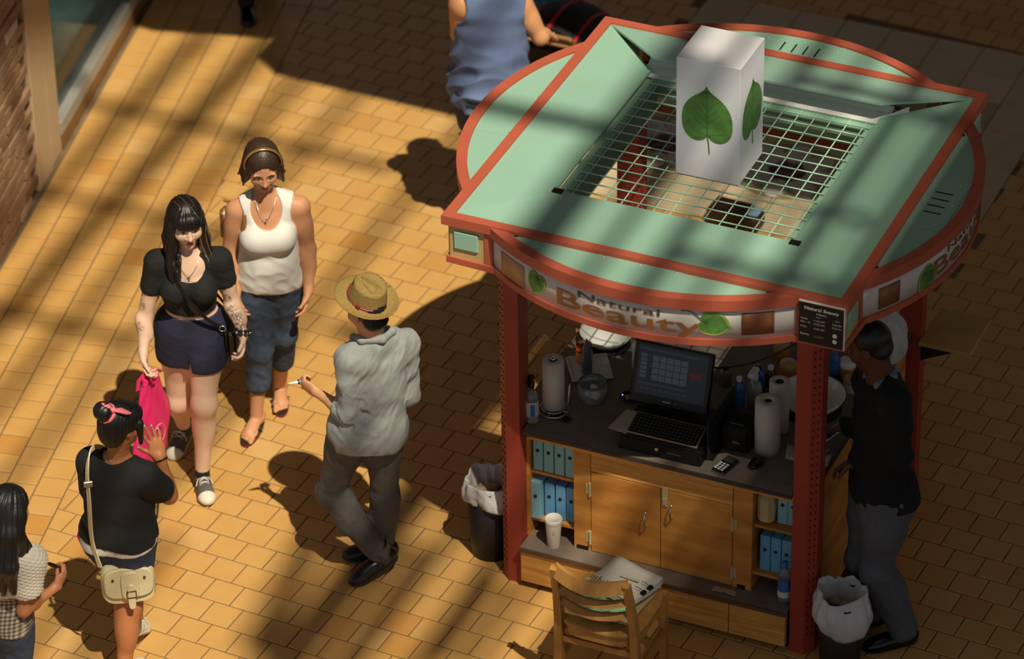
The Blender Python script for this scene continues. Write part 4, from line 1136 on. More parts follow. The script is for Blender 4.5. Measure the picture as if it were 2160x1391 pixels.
def sdf_mesh(prims, vox, lo=None, hi=None, disp=None, band=.03):
    """surface of the blended primitives -> points, quads"""
    adds = [q for q in prims if q[0] in 'ce']
    B = [_bb(q, vox * 4) for q in adds]
    L = np.min([b[0] for b in B], 0); U = np.max([b[1] for b in B], 0)
    if lo is not None: L = np.maximum(L, np.asarray(lo) - 3 * vox)
    if hi is not None: U = np.minimum(U, np.asarray(hi) + 3 * vox)
    n = np.maximum(np.ceil((U - L) / vox).astype(int) + 1, 4)
    ax = [(L[i] + np.arange(n[i]) * vox).astype(np.float32) for i in range(3)]
    A = np.full(tuple(n), .08, np.float32)
    for q in prims:
        if q[0] == 'x': continue
        pr = q[1] if q[0] == '-' else q; k = q[2] if q[0] == '-' else q[-1]
        a, b = _bb(pr, k + vox * 4)
        i0 = np.clip(((a - L) / vox).astype(int), 0, n - 1); i1 = np.clip(((b - L) / vox).astype(int) + 2, 1, n)
        if np.any(i1 <= i0): continue
        sl = tuple(slice(i0[i], i1[i]) for i in range(3))
        X, Y, Z = ax[0][sl[0]][:, None, None], ax[1][sl[1]][None, :, None], ax[2][sl[2]][None, None, :]
        d = _eval(pr, X, Y, Z).astype(np.float32); c = A[sl]
        if q[0] == '-':
            h = np.clip(.5 - .5 * (c + d) / k, 0, 1); A[sl] = c * (1 - h) + (-d) * h + k * h * (1 - h)
        else:
            h = np.clip(.5 + .5 * (c - d) / k, 0, 1); A[sl] = c * (1 - h) + d * h - k * h * (1 - h)
    if disp is not None:
        I = np.nonzero(np.abs(A) < band)
        P = np.stack([ax[i][I[i]] for i in range(3)], 1)
        A[I] += disp(P).astype(np.float32)
    for q in prims:
        if q[0] != 'x': continue
        d = ((ax[0] - q[1][0]) * q[2][0])[:, None, None] + ((ax[1] - q[1][1]) * q[2][1])[None, :, None] + ((ax[2] - q[1][2]) * q[2][2])[None, None, :]
        np.maximum(A, d.astype(np.float32), out=A)
    if lo is not None or hi is not None:
        for i in range(3):
            sh = [1, 1, 1]; sh[i] = -1
            if lo is not None: np.maximum(A, (lo[i] - ax[i]).reshape(sh), out=A)
            if hi is not None: np.maximum(A, (ax[i] - hi[i]).reshape(sh), out=A)
    np.clip(A, -4 * vox, 4 * vox, out=A)
    A[0] = A[-1] = 4 * vox; A[:, 0] = A[:, -1] = 4 * vox; A[:, :, 0] = A[:, :, -1] = 4 * vox
    g = openvdb.FloatGrid(4 * vox); g.copyFromArray(A, tolerance=0.0)
    pts, quads = g.convertToQuads(0.0)
    return pts * vox + L, quads[:, ::-1]
def sdf_obj(name, parts, mat, parent, col=None):
    """parts: list of (points, quads); joined into one mesh object; col(points)->rgb writes the colour attribute"""
    o = Vector(parent.location); org = np.array(o)
    V = []; Q = []; n = 0
    for p_, q_ in parts: V.append(p_); Q.append(q_ + n); n += len(p_)
    V = np.concatenate(V); Q = np.concatenate(Q)
    me = bpy.data.meshes.new(name)
    me.vertices.add(len(V)); me.vertices.foreach_set('co', (V - org).astype(np.float32).ravel())
    me.loops.add(len(Q) * 4); me.loops.foreach_set('vertex_index', Q.astype(np.int32).ravel())
    me.polygons.add(len(Q)); me.polygons.foreach_set('loop_start', np.arange(0, len(Q) * 4, 4, dtype=np.int32))
    me.polygons.foreach_set('use_smooth', np.ones(len(Q), bool)); me.update(calc_edges=True)
    if col is not None:
        C_ = np.ones((len(V), 4), np.float32); C_[:, :3] = col(V)
        a = me.attributes.new('Col', 'FLOAT_COLOR', 'POINT'); a.data.foreach_set('color', C_.ravel())
    ob = bpy.data.objects.new(name, me); COL.objects.link(ob); me.materials.append(mat); ob.parent = parent
    return ob
def folds(seed, amp, freq, axis=None, stretch=3.0, n=7):
    """cloth folds: a few warped waves, running mostly along 'axis'"""
    r = np.random.RandomState(seed)
    D = r.normal(size=(n, 3)); 
    if axis is not None:
        ax_ = nrm(axis); D -= np.outer(D @ ax_, ax_) * (1 - 1 / stretch)
    D /= np.linalg.norm(D, axis=1)[:, None]; F = freq * r.uniform(.6, 1.6, n); ph = r.uniform(0, 6.28, n); Wd = r.normal(size=(n, 3)) * freq * .35
    def f(P):
        out = 0
        for i in range(n):
            w = P @ D[i] * F[i] + ph[i] + 1.3 * np.sin(P @ Wd[i] + ph[i] * 2)
            out = out + np.sin(w)
        s = out / n ** .5
        return amp * (np.abs(s) - .6)
    return f
def strands(R, amp, freq, seed=0, c=None):
    """hair: fine grooves that fall from the crown"""
    r = np.random.RandomState(seed); ph = r.uniform(0, 6.28, 6); n1 = freq * .10
    def f(P):
        q = (P - c) @ R; a, b, z = q[:, 0], q[:, 1], q[:, 2]
        th = np.arctan2(a, -b - .0); rr = np.clip(np.hypot(a, b) / .06, 0, 1)
        w = .8 * np.sin(z * 13 + ph[0]) + .4 * np.sin(z * 29 + ph[1] + 2 * th)
        return amp * rr * (np.sin(th * n1 + w) + .8 * np.sin(th * n1 * 1.7 + 1.4 * w + ph[2]) + .5 * np.sin(th * n1 * .45 + ph[3]))
    return f
def head_prims(c, R, s=1.0, fem=True, ears=True):
    L = lambda x, y, z: c + R @ (np.array([x, y, z]) * s)
    e = lambda x, y, z, r, k: ell(L(x, y, z), np.array(r) * s, R, k * s)
    w = .94 if fem else 1.0
    P = [e(0, -.012, .035, (.074 * w, .094, .088), .02), e(0, .028, -.035, (.058 * w, .066, .078), .03), e(0, .030, .005, (.066 * w, .062, .07), .02),
         e(0, .070, -.096, (.022, .02, .018), .03), cone(L(0, .088, .012), L(0, .108, -.026), .007 * s, .0125 * s, .014 * s),
         e(.011, .098, -.031, (.009, .009, .008), .008), e(-.011, .098, -.031, (.009, .009, .008), .008),
         e(.032, .078, .024, (.026, .012, .007), .012), e(-.032, .078, .024, (.026, .012, .007), .012),
         e(.040, .062, -.028, (.024, .022, .022), .03), e(-.040, .062, -.028, (.024, .022, .022), .03),
         sub(e(.031, .098, .006, (.018, .016, .011), 0), .012 * s), sub(e(-.031, .098, .006, (.018, .016, .011), 0), .012 * s),
         e(.030, .078, .005, (.0135, .0125, .0105), .003), e(-.030, .078, .005, (.0135, .0125, .0105), .003),
         e(0, .091, -.057, (.024, .010, .006), .006), e(0, .089, -.066, (.020, .010, .0065), .006), sub(e(0, .102, -.0613, (.026, .008, .0012), 0), .003 * s)]
    if ears:
        for x in (-1, 1):
            P += [e(x * .073 * w, -.004, -.006, (.010, .019, .031), .008), sub(e(x * .083 * w, .002, -.004, (.006, .010, .018), 0), .004)]
    return P
def head_cols(skin, lip, brow, iris=(.03, .02, .015)):
    """colours of the face in head coordinates"""
    def f(q, C_):
        x, y, z = np.abs(q[:, 0]), q[:, 1], q[:, 2]
        def mix(m, c):
            C_[:] = C_ * (1 - m[:, None]) + np.array(c) * m[:, None]
        front = y > .04
        d = ((x - .038) / .03) ** 2 + ((z + .032) / .024) ** 2
        mix(np.clip(1 - d, 0, 1) * .25 * front, (skin[0] * 1.02, skin[1] * .72, skin[2] * .68))
        d = (q[:, 0] / .025) ** 2 + ((z + .0612) / .0125) ** 2
        mix(np.clip((1 - d) * 3, 0, 1) * (y > .07), lip)
        d = ((x - .033) / .024) ** 2 + ((z - .027 + .35 * (x - .033) ** 2 / .03) / .0052) ** 2
        mix(np.clip((1 - d) * 2.5, 0, 1) * front * .9, brow)
        d = ((x - .0305) / .0145) ** 2 + ((z - .0055) / .0075) ** 2
        mix(np.clip((1 - d) * 3, 0, 1) * front, (.62, .58, .54))
        d = ((x - .0305) / .0065) ** 2 + ((z - .0045) / .0065) ** 2
        mix(np.clip((1 - d) * 3, 0, 1) * front, iris)
        d = ((x - .0305) / .0175) ** 2 + ((z - .0125) / .0036) ** 2
        mix(np.clip((1 - d) * 2.5, 0, 1) * front, brow)
        return C_
    return f
def hand_prims(Wr, d, n, side, curl=(.35, .35, .4, .45), s=1.0, thumb=.5, spread=.06, tcurl=.35):
    """palm, four fingers of three joints, thumb from the side of the palm; n = way the palm faces; side = +1 thumb along d x n"""
    d = nrm(d); n = nrm(np.asarray(n) - np.dot(n, d) * d); l = np.cross(d, n) * side
    R = np.stack([l, d, n], 1)
    P = [ell(Wr + d * .048 * s, (.040 * s, .052 * s, .0145 * s), R, .012 * s), ell(Wr + d * .02 * s + l * .018 * s + n * .006 * s, (.017 * s, .032 * s, .014 * s), R, .012 * s)]
    tips = []
    for i, (o, L) in enumerate(((.030, .070), (.010, .079), (-.010, .073), (-.029, .056))):
        b = Wr + d * (.088 - .006 * abs(i - 1)) * s + l * o * s
        a0 = 0.0; sp = (1.5 - i) * spread; dd = nrm(d * math.cos(sp) + l * math.sin(sp)); p_ = b
        for j, fr in enumerate((.44, .32, .24)):
            a0 += curl[i] * (.7 if j == 0 else 1.05)
            v = dd * math.cos(a0) + n * math.sin(a0)
            q = p_ + v * L * fr * s; r = (.0092 - .0009 * j - (.001 if i == 3 else 0)) * s
            P.append(cone(p_, q, r, r - .0008 * s, .004 * s)); p_ = q
        tips.append(p_)
    b = Wr + d * .028 * s + l * .030 * s + n * .004 * s
    v = nrm(d * math.cos(thumb) + l * math.sin(thumb) + n * .35); q = b + v * .040 * s
    P.append(cone(b, q, .0125 * s, .0105 * s, .012 * s))
    v2 = nrm(v * math.cos(tcurl) + (d * .6 + n * .5 - l * .4) * math.sin(tcurl)); q2 = q + v2 * .032 * s
    P.append(cone(q, q2, .0102 * s, .0085 * s, .004 * s)); tips.append(q2)
    return P, tips
def foot_frame(A, T, h=.085, L=.18):
    d = nrm(T - A); l = nrm(np.cross(d, [0, 0, 1])); n = np.cross(l, d); al = math.atan2(h - .012, L)
    f = math.cos(al) * d + math.sin(al) * n; u = -math.sin(al) * d + math.cos(al) * n
    return np.stack([l, f, u], 1), A - u * h
SHOE = dict(heel=.0, collar=.105)
def shoe_prims(R, O, s=1.0, collar=.10, g=0.0, point=0.0):
    L = lambda x, y, z: O + R @ (np.array([x, y, z]) * s)
    P = [ell(L(0, -.03, .042), np.array((.034 + g, .044 + g, .048)) * s, R, .02), ell(L(0, .05, .034), np.array((.041 + g, .09 + g, .042)) * s, R, .03), ell(L(0, .125, .026), np.array((.043 + g - point, .055 + g + point, .032)) * s, R, .03)]
    if collar: P.append(cone(L(0, -.012, .05), L(0, -.008, collar), .038 * s, .040 * s, .02))
    return P
def limb(P, a, b, ra, rb, k=.03, bulge=0.0, at_=.35, off=(0, 0, 0)):
    P.append(cone(a, b, ra, rb, k))
    if bulge: m = a + (b - a) * at_ + np.asarray(off); R = frame(np.cross(nrm(b - a), [.3, .8, .1]), nrm(b - a)); P.append(ell(m, (bulge, bulge, np.linalg.norm(b - a) * .33), R, .03))
class Person:
    def __init__(s, label, tab, skin, build):
        s.j = {k: J(*v) for k, v in tab.items()}; j = s.j; b = s.b = dict(build)
        g = (j['toL'] + j['toR'] + j['anL'] + j['anR']) / 4
        s.root = thing('person', label, 'person', (float(g[0]), float(g[1]), 0.0))
        s.skin = skin
        s.pel = (j['hipL'] + j['hipR']) / 2; s.sho = (j['shL'] + j['shR']) / 2
        s.RP = frame(j['hipR'] - j['hipL'] if 'face' not in b else b['face'], s.sho - s.pel)
        s.RS = frame(j['shR'] - j['shL'], s.sho - s.pel)
        s.up = nrm(s.sho - s.pel)
    def pt(s, t, x=0, y=0, z=0):
        """torso point: t 0 pelvis .. 1 shoulder line, offsets right / forward / up"""
        R = s.RP if t < .5 else s.RS
        return s.pel + (s.sho - s.pel) * t + R @ np.array([x, y, z])
    def torso(s, g=0.0, breasts=True, k=.05):
        b = s.b; m = b.get('w', 1.0)
        P = [ell(s.pt(0, 0, 0, .0), (.155 * m * b.get('hip', 1) + g, .105 * m + g, .115 + g), s.RP, k), ell(s.pt(.10, 0, -.035), (.145 * m * b.get('hip', 1) + g, .10 * m + g, .11), s.RP, k),
             ell(s.pt(.42, 0, .008), (.122 * m * b.get('waist', 1) + g, .092 * m + g, .14), s.RP, k), ell(s.pt(.72, 0, .0), (.140 * m + g, .100 * m + g, .155), s.RS, k),
             ell(s.pt(.94, 0, -.015), (.150 * m + g, .075 * m + g, .075), s.RS, k)]
        if b.get('belly'): P.append(ell(s.pt(.30, 0, .05), (.12 * m + g, .09 + g, .11), s.RP, k))
        for x, n in ((-1, 'L'), (1, 'R')):
            P.append(cone(s.j['neck'] + s.RS @ np.array([x * .03, -.015, -.02]), s.j['sh' + n], .05 * m + g, .052 * m + g, k))
            P.append(ell(s.j['hip' + n] + s.RP @ np.array([0, -.05, -.03]), (.085 * m + g, .085 * m + g, .09 + g), s.RP, k))
            if breasts and b.get('bust', 0): P.append(ell(s.pt(.70, x * .068, .082), (.062 * b['bust'] + g, .058 * b['bust'] + g, .062 * b['bust'] + g), s.RS, .03))
        return P
    def legs(s, g=0.0, lo='an', k=.04, only='LR'):
        P = []; b = s.b; m = b.get('leg', 1.0)
        for n in only:
            h, kn, an = s.j['hip' + n], s.j['kn' + n], s.j['an' + n]
            P.append(cone(h, kn, .088 * m + g, .054 * m + g, k)); P.append(ell(h + (kn - h) * .28, (.086 * m + g, .088 * m + g, .17), frame(s.RP[:, 0], h - kn), k))
            P.append(ell(kn + s.RP[:, 1] * .012, (.050 * m + g, .050 * m + g, .06), frame(s.RP[:, 0], h - kn), .03))
            if lo == 'an':
                P.append(cone(kn, an, .050 * m + g, .034 * (m * .5 + .5) + g, k)); Rk = frame(s.RP[:, 0], kn - an)
                P.append(ell(kn + (an - kn) * .30 - Rk[:, 1] * .018, (.050 * m + g, .052 * m + g, .12), Rk, k))
        return P
    def arm(s, n, g=0.0, up=1.0, fore=True, k=.025):
        j = s.j; m = s.b.get('arm', 1.0); a, e, w = j['sh' + n], j['el' + n], j['wr' + n]
        P = [cone(a, a + (e - a) * up, .047 * m + g, (.047 + (.037 - .047) * up) * m + g, k)]
        if up < 1 and g > 0: P.append(cone(a, a + (e - a) * up, .046 * m + g, .0465 * m + g, k))
        if up >= 1: P.append(ell(a + (e - a) * .4, (.046 * m + g, .046 * m + g, .10), frame([.3, .8, .1], e - a), k))
        if fore:
            P += [cone(e, w, .036 * m + g, .0245 * m + g, k), ell(e + (w - e) * .3, (.036 * m + g, .035 * m + g, .075), frame([.3, .8, .1], w - e), k)]
        return P
    def head_frame(s, fwd, up=(0, 0, 1)):
        f = nrm(fwd); r = nrm(np.cross(f, up)); u = np.cross(r, f)
        s.RH = np.stack([r, f, u], 1); s.hc = s.j['head']
        return s.RH
    def neck(s, g=0.0, r=.048):
        return [cone(s.j['neck'] - s.up * .03, s.hc + s.RH @ np.array([0, -.015, -.06]), r * 1.1 + g, r + g, .03)]
    def skin_mesh(s, prims, hands, headbox=True, vox=.006, colf=None, hs=1.0, lip=None, brow=None):
        """body at coarse grid, head and hands at fine grid, from the same blended field"""
        parts = []; fine = []
        zc = s.hc[2] - .10
        R = .19
        hb = (s.hc - [R, R, .135], s.hc + [R, R, .2])
        body = [p_ for p_ in prims]
        cuts = [cut(s.hc + [0, 0, -.128], (0, 0, 1))]
        for h in hands:
            Wr, d = h; body_cut = cut(Wr + d * .012, d)
        # body without the hands (their primitives are only in the fine boxes)
        parts.append(sdf_mesh(body + cuts, vox))
        parts.append(sdf_mesh(s.headp + body_near(body, *hb), .0032, hb[0], hb[1]))
        for hp in s.handp:
            pr = [q for q in hp if q[0] in 'ce']; B = [_bb(q, .012) for q in pr]
            parts.append(sdf_mesh(hp, .0028))
        hc, RH = s.hc, s.RH
        fc = head_cols(s.skin, lip or (s.skin[0] * .8, s.skin[1] * .5, s.skin[2] * .5), brow or (.04, .03, .02))
        def col(V):
            C_ = np.tile(np.array(s.skin, np.float64), (len(V), 1))
            q = (V - hc) @ RH / hs; near = np.linalg.norm(q, axis=1) < .17
            C_[near] = fc(q[near], C_[near])
            if colf: colf(V, C_)
            return C_
        return sdf_obj('body', parts, M('skin', (.6, .4, .3), .5, attr=True, var=.10, vscale=14, spec=.4), s.root, col)
def body_near(prims, lo, hi):
    out = []
    for q in prims:
        if q[0] not in 'ce': continue
        a, b = _bb(q, .03)
        if np.all(a < hi) and np.all(b > lo): out.append(q)
    return out
m_hair_b = M('hair_black', S(20, 16, 14), .45, var=.35, vscale=30, stretch=(6, 6, .6), spec=.6)
m_hair_br = M('hair_brown', S(64, 44, 30), .45, var=.4, vscale=30, stretch=(6, 6, .6), spec=.6)
def cloth(s, name, prims, mat, vox=.006, disp=None, col=None, lo=None, hi=None):
    return sdf_obj(name, [sdf_mesh(prims, vox, lo, hi, disp)], mat, s.root, col)
PT = {
'tattoo':dict(head=(392,470,1008),neck=(398,538,1004),shL=(463,548,1003),shR=(331,553,1005),elL=(491,640,1003),wrL=(513,706,1040),haL=(512,740,1048),
  elR=(306,668,1012),wrR=(302,746,1040),haR=(309,782,1050),hipL=(432,690,1000),hipR=(376,692,1000),knL=(431,852,1030),anL=(427,1003,1029),toL=(436,1052,1056),
  knR=(377,845,996),anR=(387,893,942),toR=(384,934,948)),
'tank':dict(head=(553,352,900),neck=(560,415,893),shL=(631,436,890),shR=(499,444,893),elL=(650,525,888),wrL=(651,612,905),haL=(643,652,912),
  elR=(484,530,893),wrR=(498,612,910),haR=(506,650,916),hipL=(596,582,888),hipR=(540,584,890),knL=(598,704,882),anL=(590,806,840),toL=(592,845,856),
  knR=(548,738,903),anR=(541,876,906),toR=(526,915,928)),
'hat':dict(head=(774,655,1212),neck=(788,712,1207),shL=(738,758,1224),shR=(853,724,1184),elL=(735,872,1232),wrL=(668,828,1186),haL=(645,813,1176),
  elR=(862,832,1180),wrR=(825,850,1136),haR=(808,852,1122),hipL=(742,896,1212),hipR=(806,890,1200),knL=(697,1040,1204),anL=(801,1163,1214),toL=(762,1215,1228),
  knR=(812,1044,1192),anR=(806,1140,1176),toR=(745,1168,1180)),
'back':dict(head=(256,896,1420),neck=(250,968,1414),shL=(194,975,1398),shR=(306,1006,1434),elR=(356,1046,1398),wrR=(338,964,1392),haR=(326,934,1386),
  elL=(198,1060,1372),wrL=(246,1040,1330),haL=(258,1030,1318),hipL=(222,1118,1400),hipR=(282,1122,1410),knR=(272,1276,1424),anR=(262,1420,1446),toR=(290,1414,1418),
  knL=(268,1250,1390),anL=(290,1328,1356),toL=(305,1315,1324)),
'long':dict(head=(20,1075,1585),neck=(10,1150,1580),shL=(-48,1163,1568),shR=(64,1182,1596),elR=(50,1288,1608),wrR=(120,1238,1565),haR=(137,1214,1552),
  elL=(-60,1280,1560),wrL=(-40,1370,1550),haL=(-38,1400,1545),hipL=(-25,1300,1570),hipR=(30,1304,1580),knR=(32,1440,1590),anR=(30,1560,1590),toR=(45,1565,1570),
  knL=(-22,1440,1570),anL=(-22,1550,1575),toL=(-5,1550,1555)),
'blue':dict(head=(1050,-75,492),neck=(1042,-10,496),shL=(972,8,506),shR=(1098,8,486),elR=(1140,78,490),wrR=(1150,72,440),haR=(1160,70,415),
  elL=(968,70,495),wrL=(1010,80,440),haL=(1050,72,415),hipL=(1002,178,500),hipR=(1062,180,492),knR=(1068,350,500),anR=(1066,480,512),toR=(1085,475,478),
  knL=(1008,340,490),anL=(1010,450,478),toL=(1030,445,446)),
'dark':dict(head=(1832,728,1352),neck=(1858,800,1352),shL=(1888,846,1388),shR=(1832,800,1310),elL=(1898,960,1388),wrL=(1806,972,1355),haL=(1766,985,1340),
  elR=(1838,908,1290),wrR=(1782,900,1262),haR=(1752,905,1250),hipL=(1868,1050,1374),hipR=(1845,1030,1334),knL=(1852,1205,1374),anL=(1905,1330,1360),toL=(1848,1368,1372),
  knR=(1822,1180,1336),anR=(1838,1300,1318),toR=(1778,1320,1326)),
}
TOCAM = np.array([.4073, -.9133, 0.0]); RGT = np.array([.9133, .4073, 0.0]); UPZ = np.array([0, 0, 1.0])
def foot(s, n, tilt=0.0, sc=1.0, h=.085):
    A, T = s.j['an' + n], s.j['to' + n]
    d = nrm([T[0] - A[0], T[1] - A[1], 0]); l = np.cross(d, UPZ); f = math.cos(tilt) * d - math.sin(tilt) * UPZ; u = math.sin(tilt) * d + math.cos(tilt) * UPZ
    R = np.stack([l, f, u], 1); O = A - u * h * sc
    O = O - UPZ * (min(O[2], (O + f * .14 * sc)[2]) - .004)
    s.j['an' + n] = O + u * h * sc
    return R, O
def shoe(s, n, tilt, mat, sole_mat, name='shoe', collar=.10, sc=1.0, heel=0.0, laces=None, point=0.0, toe=None, vox=.004):
    R, O = foot(s, n, tilt, sc)
    P = shoe_prims(R, O, sc, collar, 0, point) + [cut(O + R[:, 2] * .010, -R[:, 2])]
    if collar: P.append(cut(O + R[:, 2] * collar * sc, R[:, 2]))
    sh = cloth(s, name, P, mat, vox)
    Q = shoe_prims(R, O, sc, 0, .004, point) + [cut(O + R[:, 2] * .020 * sc, R[:, 2]), cut(O + R[:, 2] * .0, -R[:, 2])]
    sdf_obj('sole', [sdf_mesh(Q, vox)], sole_mat, s.root).parent = sh
    sh.children[0].matrix_parent_inverse = Matrix.Identity(4)
    org = np.array(s.root.location)
    if toe:
        T_ = shoe_prims(R, O, sc, 0, .003, point) + [cut(O + R[:, 1] * .125 * sc, -R[:, 1]), cut(O + R[:, 2] * .0, -R[:, 2])]
        o = sdf_obj('toe_cap', [sdf_mesh(T_, vox)], toe, s.root); o.parent = sh
    if laces:
        mb = MB()
        for k in range(5):
            y = .045 + k * .017; z = .083 - k * .0105
            for a in (-1, 1): mb.tube([O + R @ (np.array([a * .024, y - .008, z - .004]) * sc) - org, O + R @ (np.array([0, y, z + .004]) * sc) - org, O + R @ (np.array([-a * .024, y + .008, z - .006]) * sc) - org], .003, 5)
        for a in (-1, 1): mb.tube([O + R @ (np.array([0, .04, .09]) * sc) - org, O + R @ (np.array([a * .03, .05, .088]) * sc) - org, O + R @ (np.array([a * .045, .07, .06]) * sc) - org], .0026, 5)
        mb.build('laces', laces, sh)
    return sh, R, O
def strap(s, name, pts, w, mat, parent=None, th=.004, up=None):
    org = np.array((parent or s.root).location) if parent is None or parent.parent is None else np.array(s.root.location)
    mb = MB(); mb.tube([np.asarray(p_) - org for p_ in pts], 1.0, 4, flat=(w, th), up=up); return mb.build(name, mat, parent or s.root)
def smooth_path(pts, n=6):
    P = [np.asarray(p_, float) for p_ in pts]; out = []
    for i in range(len(P) - 1):
        p0, p1, p2, p3 = P[max(i - 1, 0)], P[i], P[i + 1], P[min(i + 2, len(P) - 1)]
        for k in range(n):
            t = k / n; out.append(.5 * ((2 * p1) + (-p0 + p2) * t + (2 * p0 - 5 * p1 + 4 * p2 - p3) * t * t + (-p0 + 3 * p1 - 3 * p2 + p3) * t ** 3))
    return out + [P[-1]]
m_blackcot = M('black_cotton', S(26, 27, 26), .85, var=.15, vscale=20, bump=.15, bscale=300)
m_navy = M('navy_cotton', S(34, 36, 58), .8, var=.15, vscale=20)
m_whitecot = M('white_cotton', S(224, 222, 214), .8, bump=.1, bscale=250)
m_denim = M('denim', S(66, 78, 96), .85, var=.3, vscale=30, bump=.2, bscale=400)
m_denimd = M('denim_dark', S(52, 62, 82), .85, var=.3, vscale=30, bump=.2, bscale=400)
m_rubber = M('white_rubber', S(214, 208, 190), .6)
m_lace = M('white_lace', S(205, 200, 188), .8)
m_silver = M('silver', S(200, 200, 200), .25, metal=.9)
m_leatherb = M('black_leather', S(24, 24, 24), .35)

# ------------------------------------------------------------------ 1: young woman in black crop top
s = Person('young woman in black crop top and navy shorts with tattooed arms walking', PT['tattoo'], S(226, 188, 160), dict(w=.98, hip=1.12, waist=1.0, bust=1.02, leg=1.12, arm=1.0))
s.head_frame(TOCAM * .9 + RGT * .24 - UPZ * .12)
rs1, R1, O1 = shoe(s, 'L', 0.0, M('canvas_grey', S(92, 90, 84), .85, var=.3, vscale=25), m_rubber, 'sneaker', .115, 1.0, laces=m_lace, toe=m_rubber)
rs2, R2_, O2 = shoe(s, 'R', .35, M('canvas_grey', S(92, 90, 84), .85), m_rubber, 'sneaker', .115, 1.0, laces=m_lace, toe=m_rubber)
s.headp = head_prims(s.hc, s.RH, .98)
hL, tL = hand_prims(s.j['wrL'], s.j['haL'] - s.j['wrL'] + .02 * TOCAM, -RGT + TOCAM * .3, -1, (.55, .6, .65, .7), .95)
hR, tR = hand_prims(s.j['wrR'], s.j['haR'] - s.j['wrR'], RGT * .7 + TOCAM * .2, 1, (.6, .65, .7, .75), .95, .35)
s.handp = [hL + s.arm('L')[2:3], hR + s.arm('R')[2:3]]
prims = s.torso() + s.legs() + s.arm('L') + s.arm('R') + s.neck(0, .046)
rt = np.random.RandomState(4)
blobs = [(s.j['elL'] * (1 - t) + s.j['shL'] * t + o, r) for t, o, r in ((.78, (.0, -.03, 0), .05), (.45, (-.01, -.035, 0), .045), (.2, (.0, -.035, 0), .03))] + [(s.j['elL'] * (1 - t) + s.j['wrL'] * t + np.array(o), r) for t, o, r in ((.2, (0, -.03, 0), .045), (.5, (0, -.03, .01), .05), (.8, (.0, -.02, .01), .04))] + \
        [(s.j['elR'] * (1 - t) + s.j['shR'] * t + np.array((-.01, -.035, 0)), r) for t, r in ((.62, .045), (.25, .022))] + [(s.j['elR'] * .75 + s.j['wrR'] * .25 + np.array((-.01, -.03, 0)), .035)]
tat_d = rt.normal(size=(9, 3)) * 150; tat_p = rt.uniform(0, 6.28, 9)
def tattoos(V, C_):
    m = np.zeros(len(V))
    for c, r in blobs: m = np.maximum(m, np.clip(1.6 * (1 - np.linalg.norm((V - c) * np.array([1, 1, .75]), axis=1) / r), 0, 1))
    w = sum(np.sin(V @ tat_d[i] + tat_p[i]) for i in range(9)) / 3.0
    k = np.clip(m * 1.5, 0, 1) * np.clip((np.abs(w) < .34) * .85 + (w > .95) * .7, 0, .9)
    C_[:] = C_ * (1 - k[:, None]) + np.array([.05, .065, .06]) * k[:, None]
s.skin_mesh(prims, [], colf=tattoos, hs=.98, lip=(.50, .10, .10), brow=(.02, .015, .012), vox=.005)
T_ = [q for q in s.torso(.010) if True]
top = T_ + s.arm('L', .008, .42, False) + s.arm('R', .008, .42, False)
top += [sub(ell(s.j['neck'] + s.RS @ np.array([0, .085, -.02]), (.088, .075, .082), s.RS), .01), sub(cone(s.j['neck'] - s.up * .03, s.hc, .058, .058), .01), cut(s.pt(.36), -s.up - s.RP[:, 1] * .1)]
cloth(s, 'crop_top', top, m_blackcot, .005, folds(3, .0022, 70, s.RS[:, 0] + s.up * .5))
sh = s.torso(.010) + s.legs(.014, 'kn') + [cut(s.pt(.27), s.up), cut(s.pel - s.up * .175, -s.up), sub(ell(s.pel - s.up * .19 + s.RP[:, 1] * .06, (.010, .12, .075), s.RP), .012)]
cloth(s, 'shorts', sh, m_navy, .005, folds(5, .0025, 60, s.RP[:, 0]))
# hair
R = s.RH; c = s.hc; L = lambda x, y, z: c + R @ np.array([x, y, z])
D = lambda x, y, z: R @ np.array([x, y, 0]) + UPZ * z        # world-down offset
hair = [ell(L(0, -.018, .040), (.086, .105, .095), R, .02), ell(L(0, -.045, -.02), (.084, .075, .11), R, .03)]
hair += [sub(ell(L(0, .105, -.05), (.052, .075, .078), R), .012)]
hair += [ell(L(0, .066, .060), (.066, .040, .042), R, .012), ell(L(0, .082, .038), (.060, .022, .022), R, .008)]
for x, w in ((-1, 1), (1, 1)):
    a0 = L(x * .068, .02, .0); a1 = L(x * .082, .02, -.10); a2 = a1 + D(x * .012, .03, -.10); a3 = a2 + D(x * .004, .035, -.11)
    hair += [cone(a0, a1, .030, .032, .02), cone(a1, a2, .032, .024, .02), cone(a2, a3, .024, .007, .015)]
    b1 = L(x * .075, -.03, -.10); b2 = b1 + D(x * .03, .0, -.12); hair += [cone(L(x * .06, -.03, 0), b1, .04, .04, .02), cone(b1, b2, .038, .012, .02)]
hair += [cone(L(0, -.07, -.05), L(0, -.08, -.22), .05, .045, .03), cone(L(-.09, .03, -.15), L(-.085, .035, -.15) + D(.0, .06, -.2), .018, .005, .01), cone(L(.05, .05, -.16), L(.055, .06, -.16) + D(.01, .06, -.12), .012, .004, .01)]
def hcol(V):
    q = (V - c) @ R
    C_ = np.tile(np.array(S(24, 19, 17)), (len(V), 1)); k = np.clip((np.sin(q[:, 0] * 230 + q[:, 1] * 90 + 1.5 * np.sin(q[:, 2] * 24)) - .72) * 3, 0, 1) * (q[:, 0] < -.04) * (q[:, 2] < .0) * .6
    k2 = np.clip((np.sin(q[:, 0] * 170 + q[:, 1] * 60 + 1.5) - .88) * 4, 0, 1) * ((q[:, 2] > .115) | (q[:, 2] < -.16)) * .35
    k = np.maximum(k, k2)
    return C_ * (1 - k[:, None]) + np.array(S(176, 138, 84)) * k[:, None]
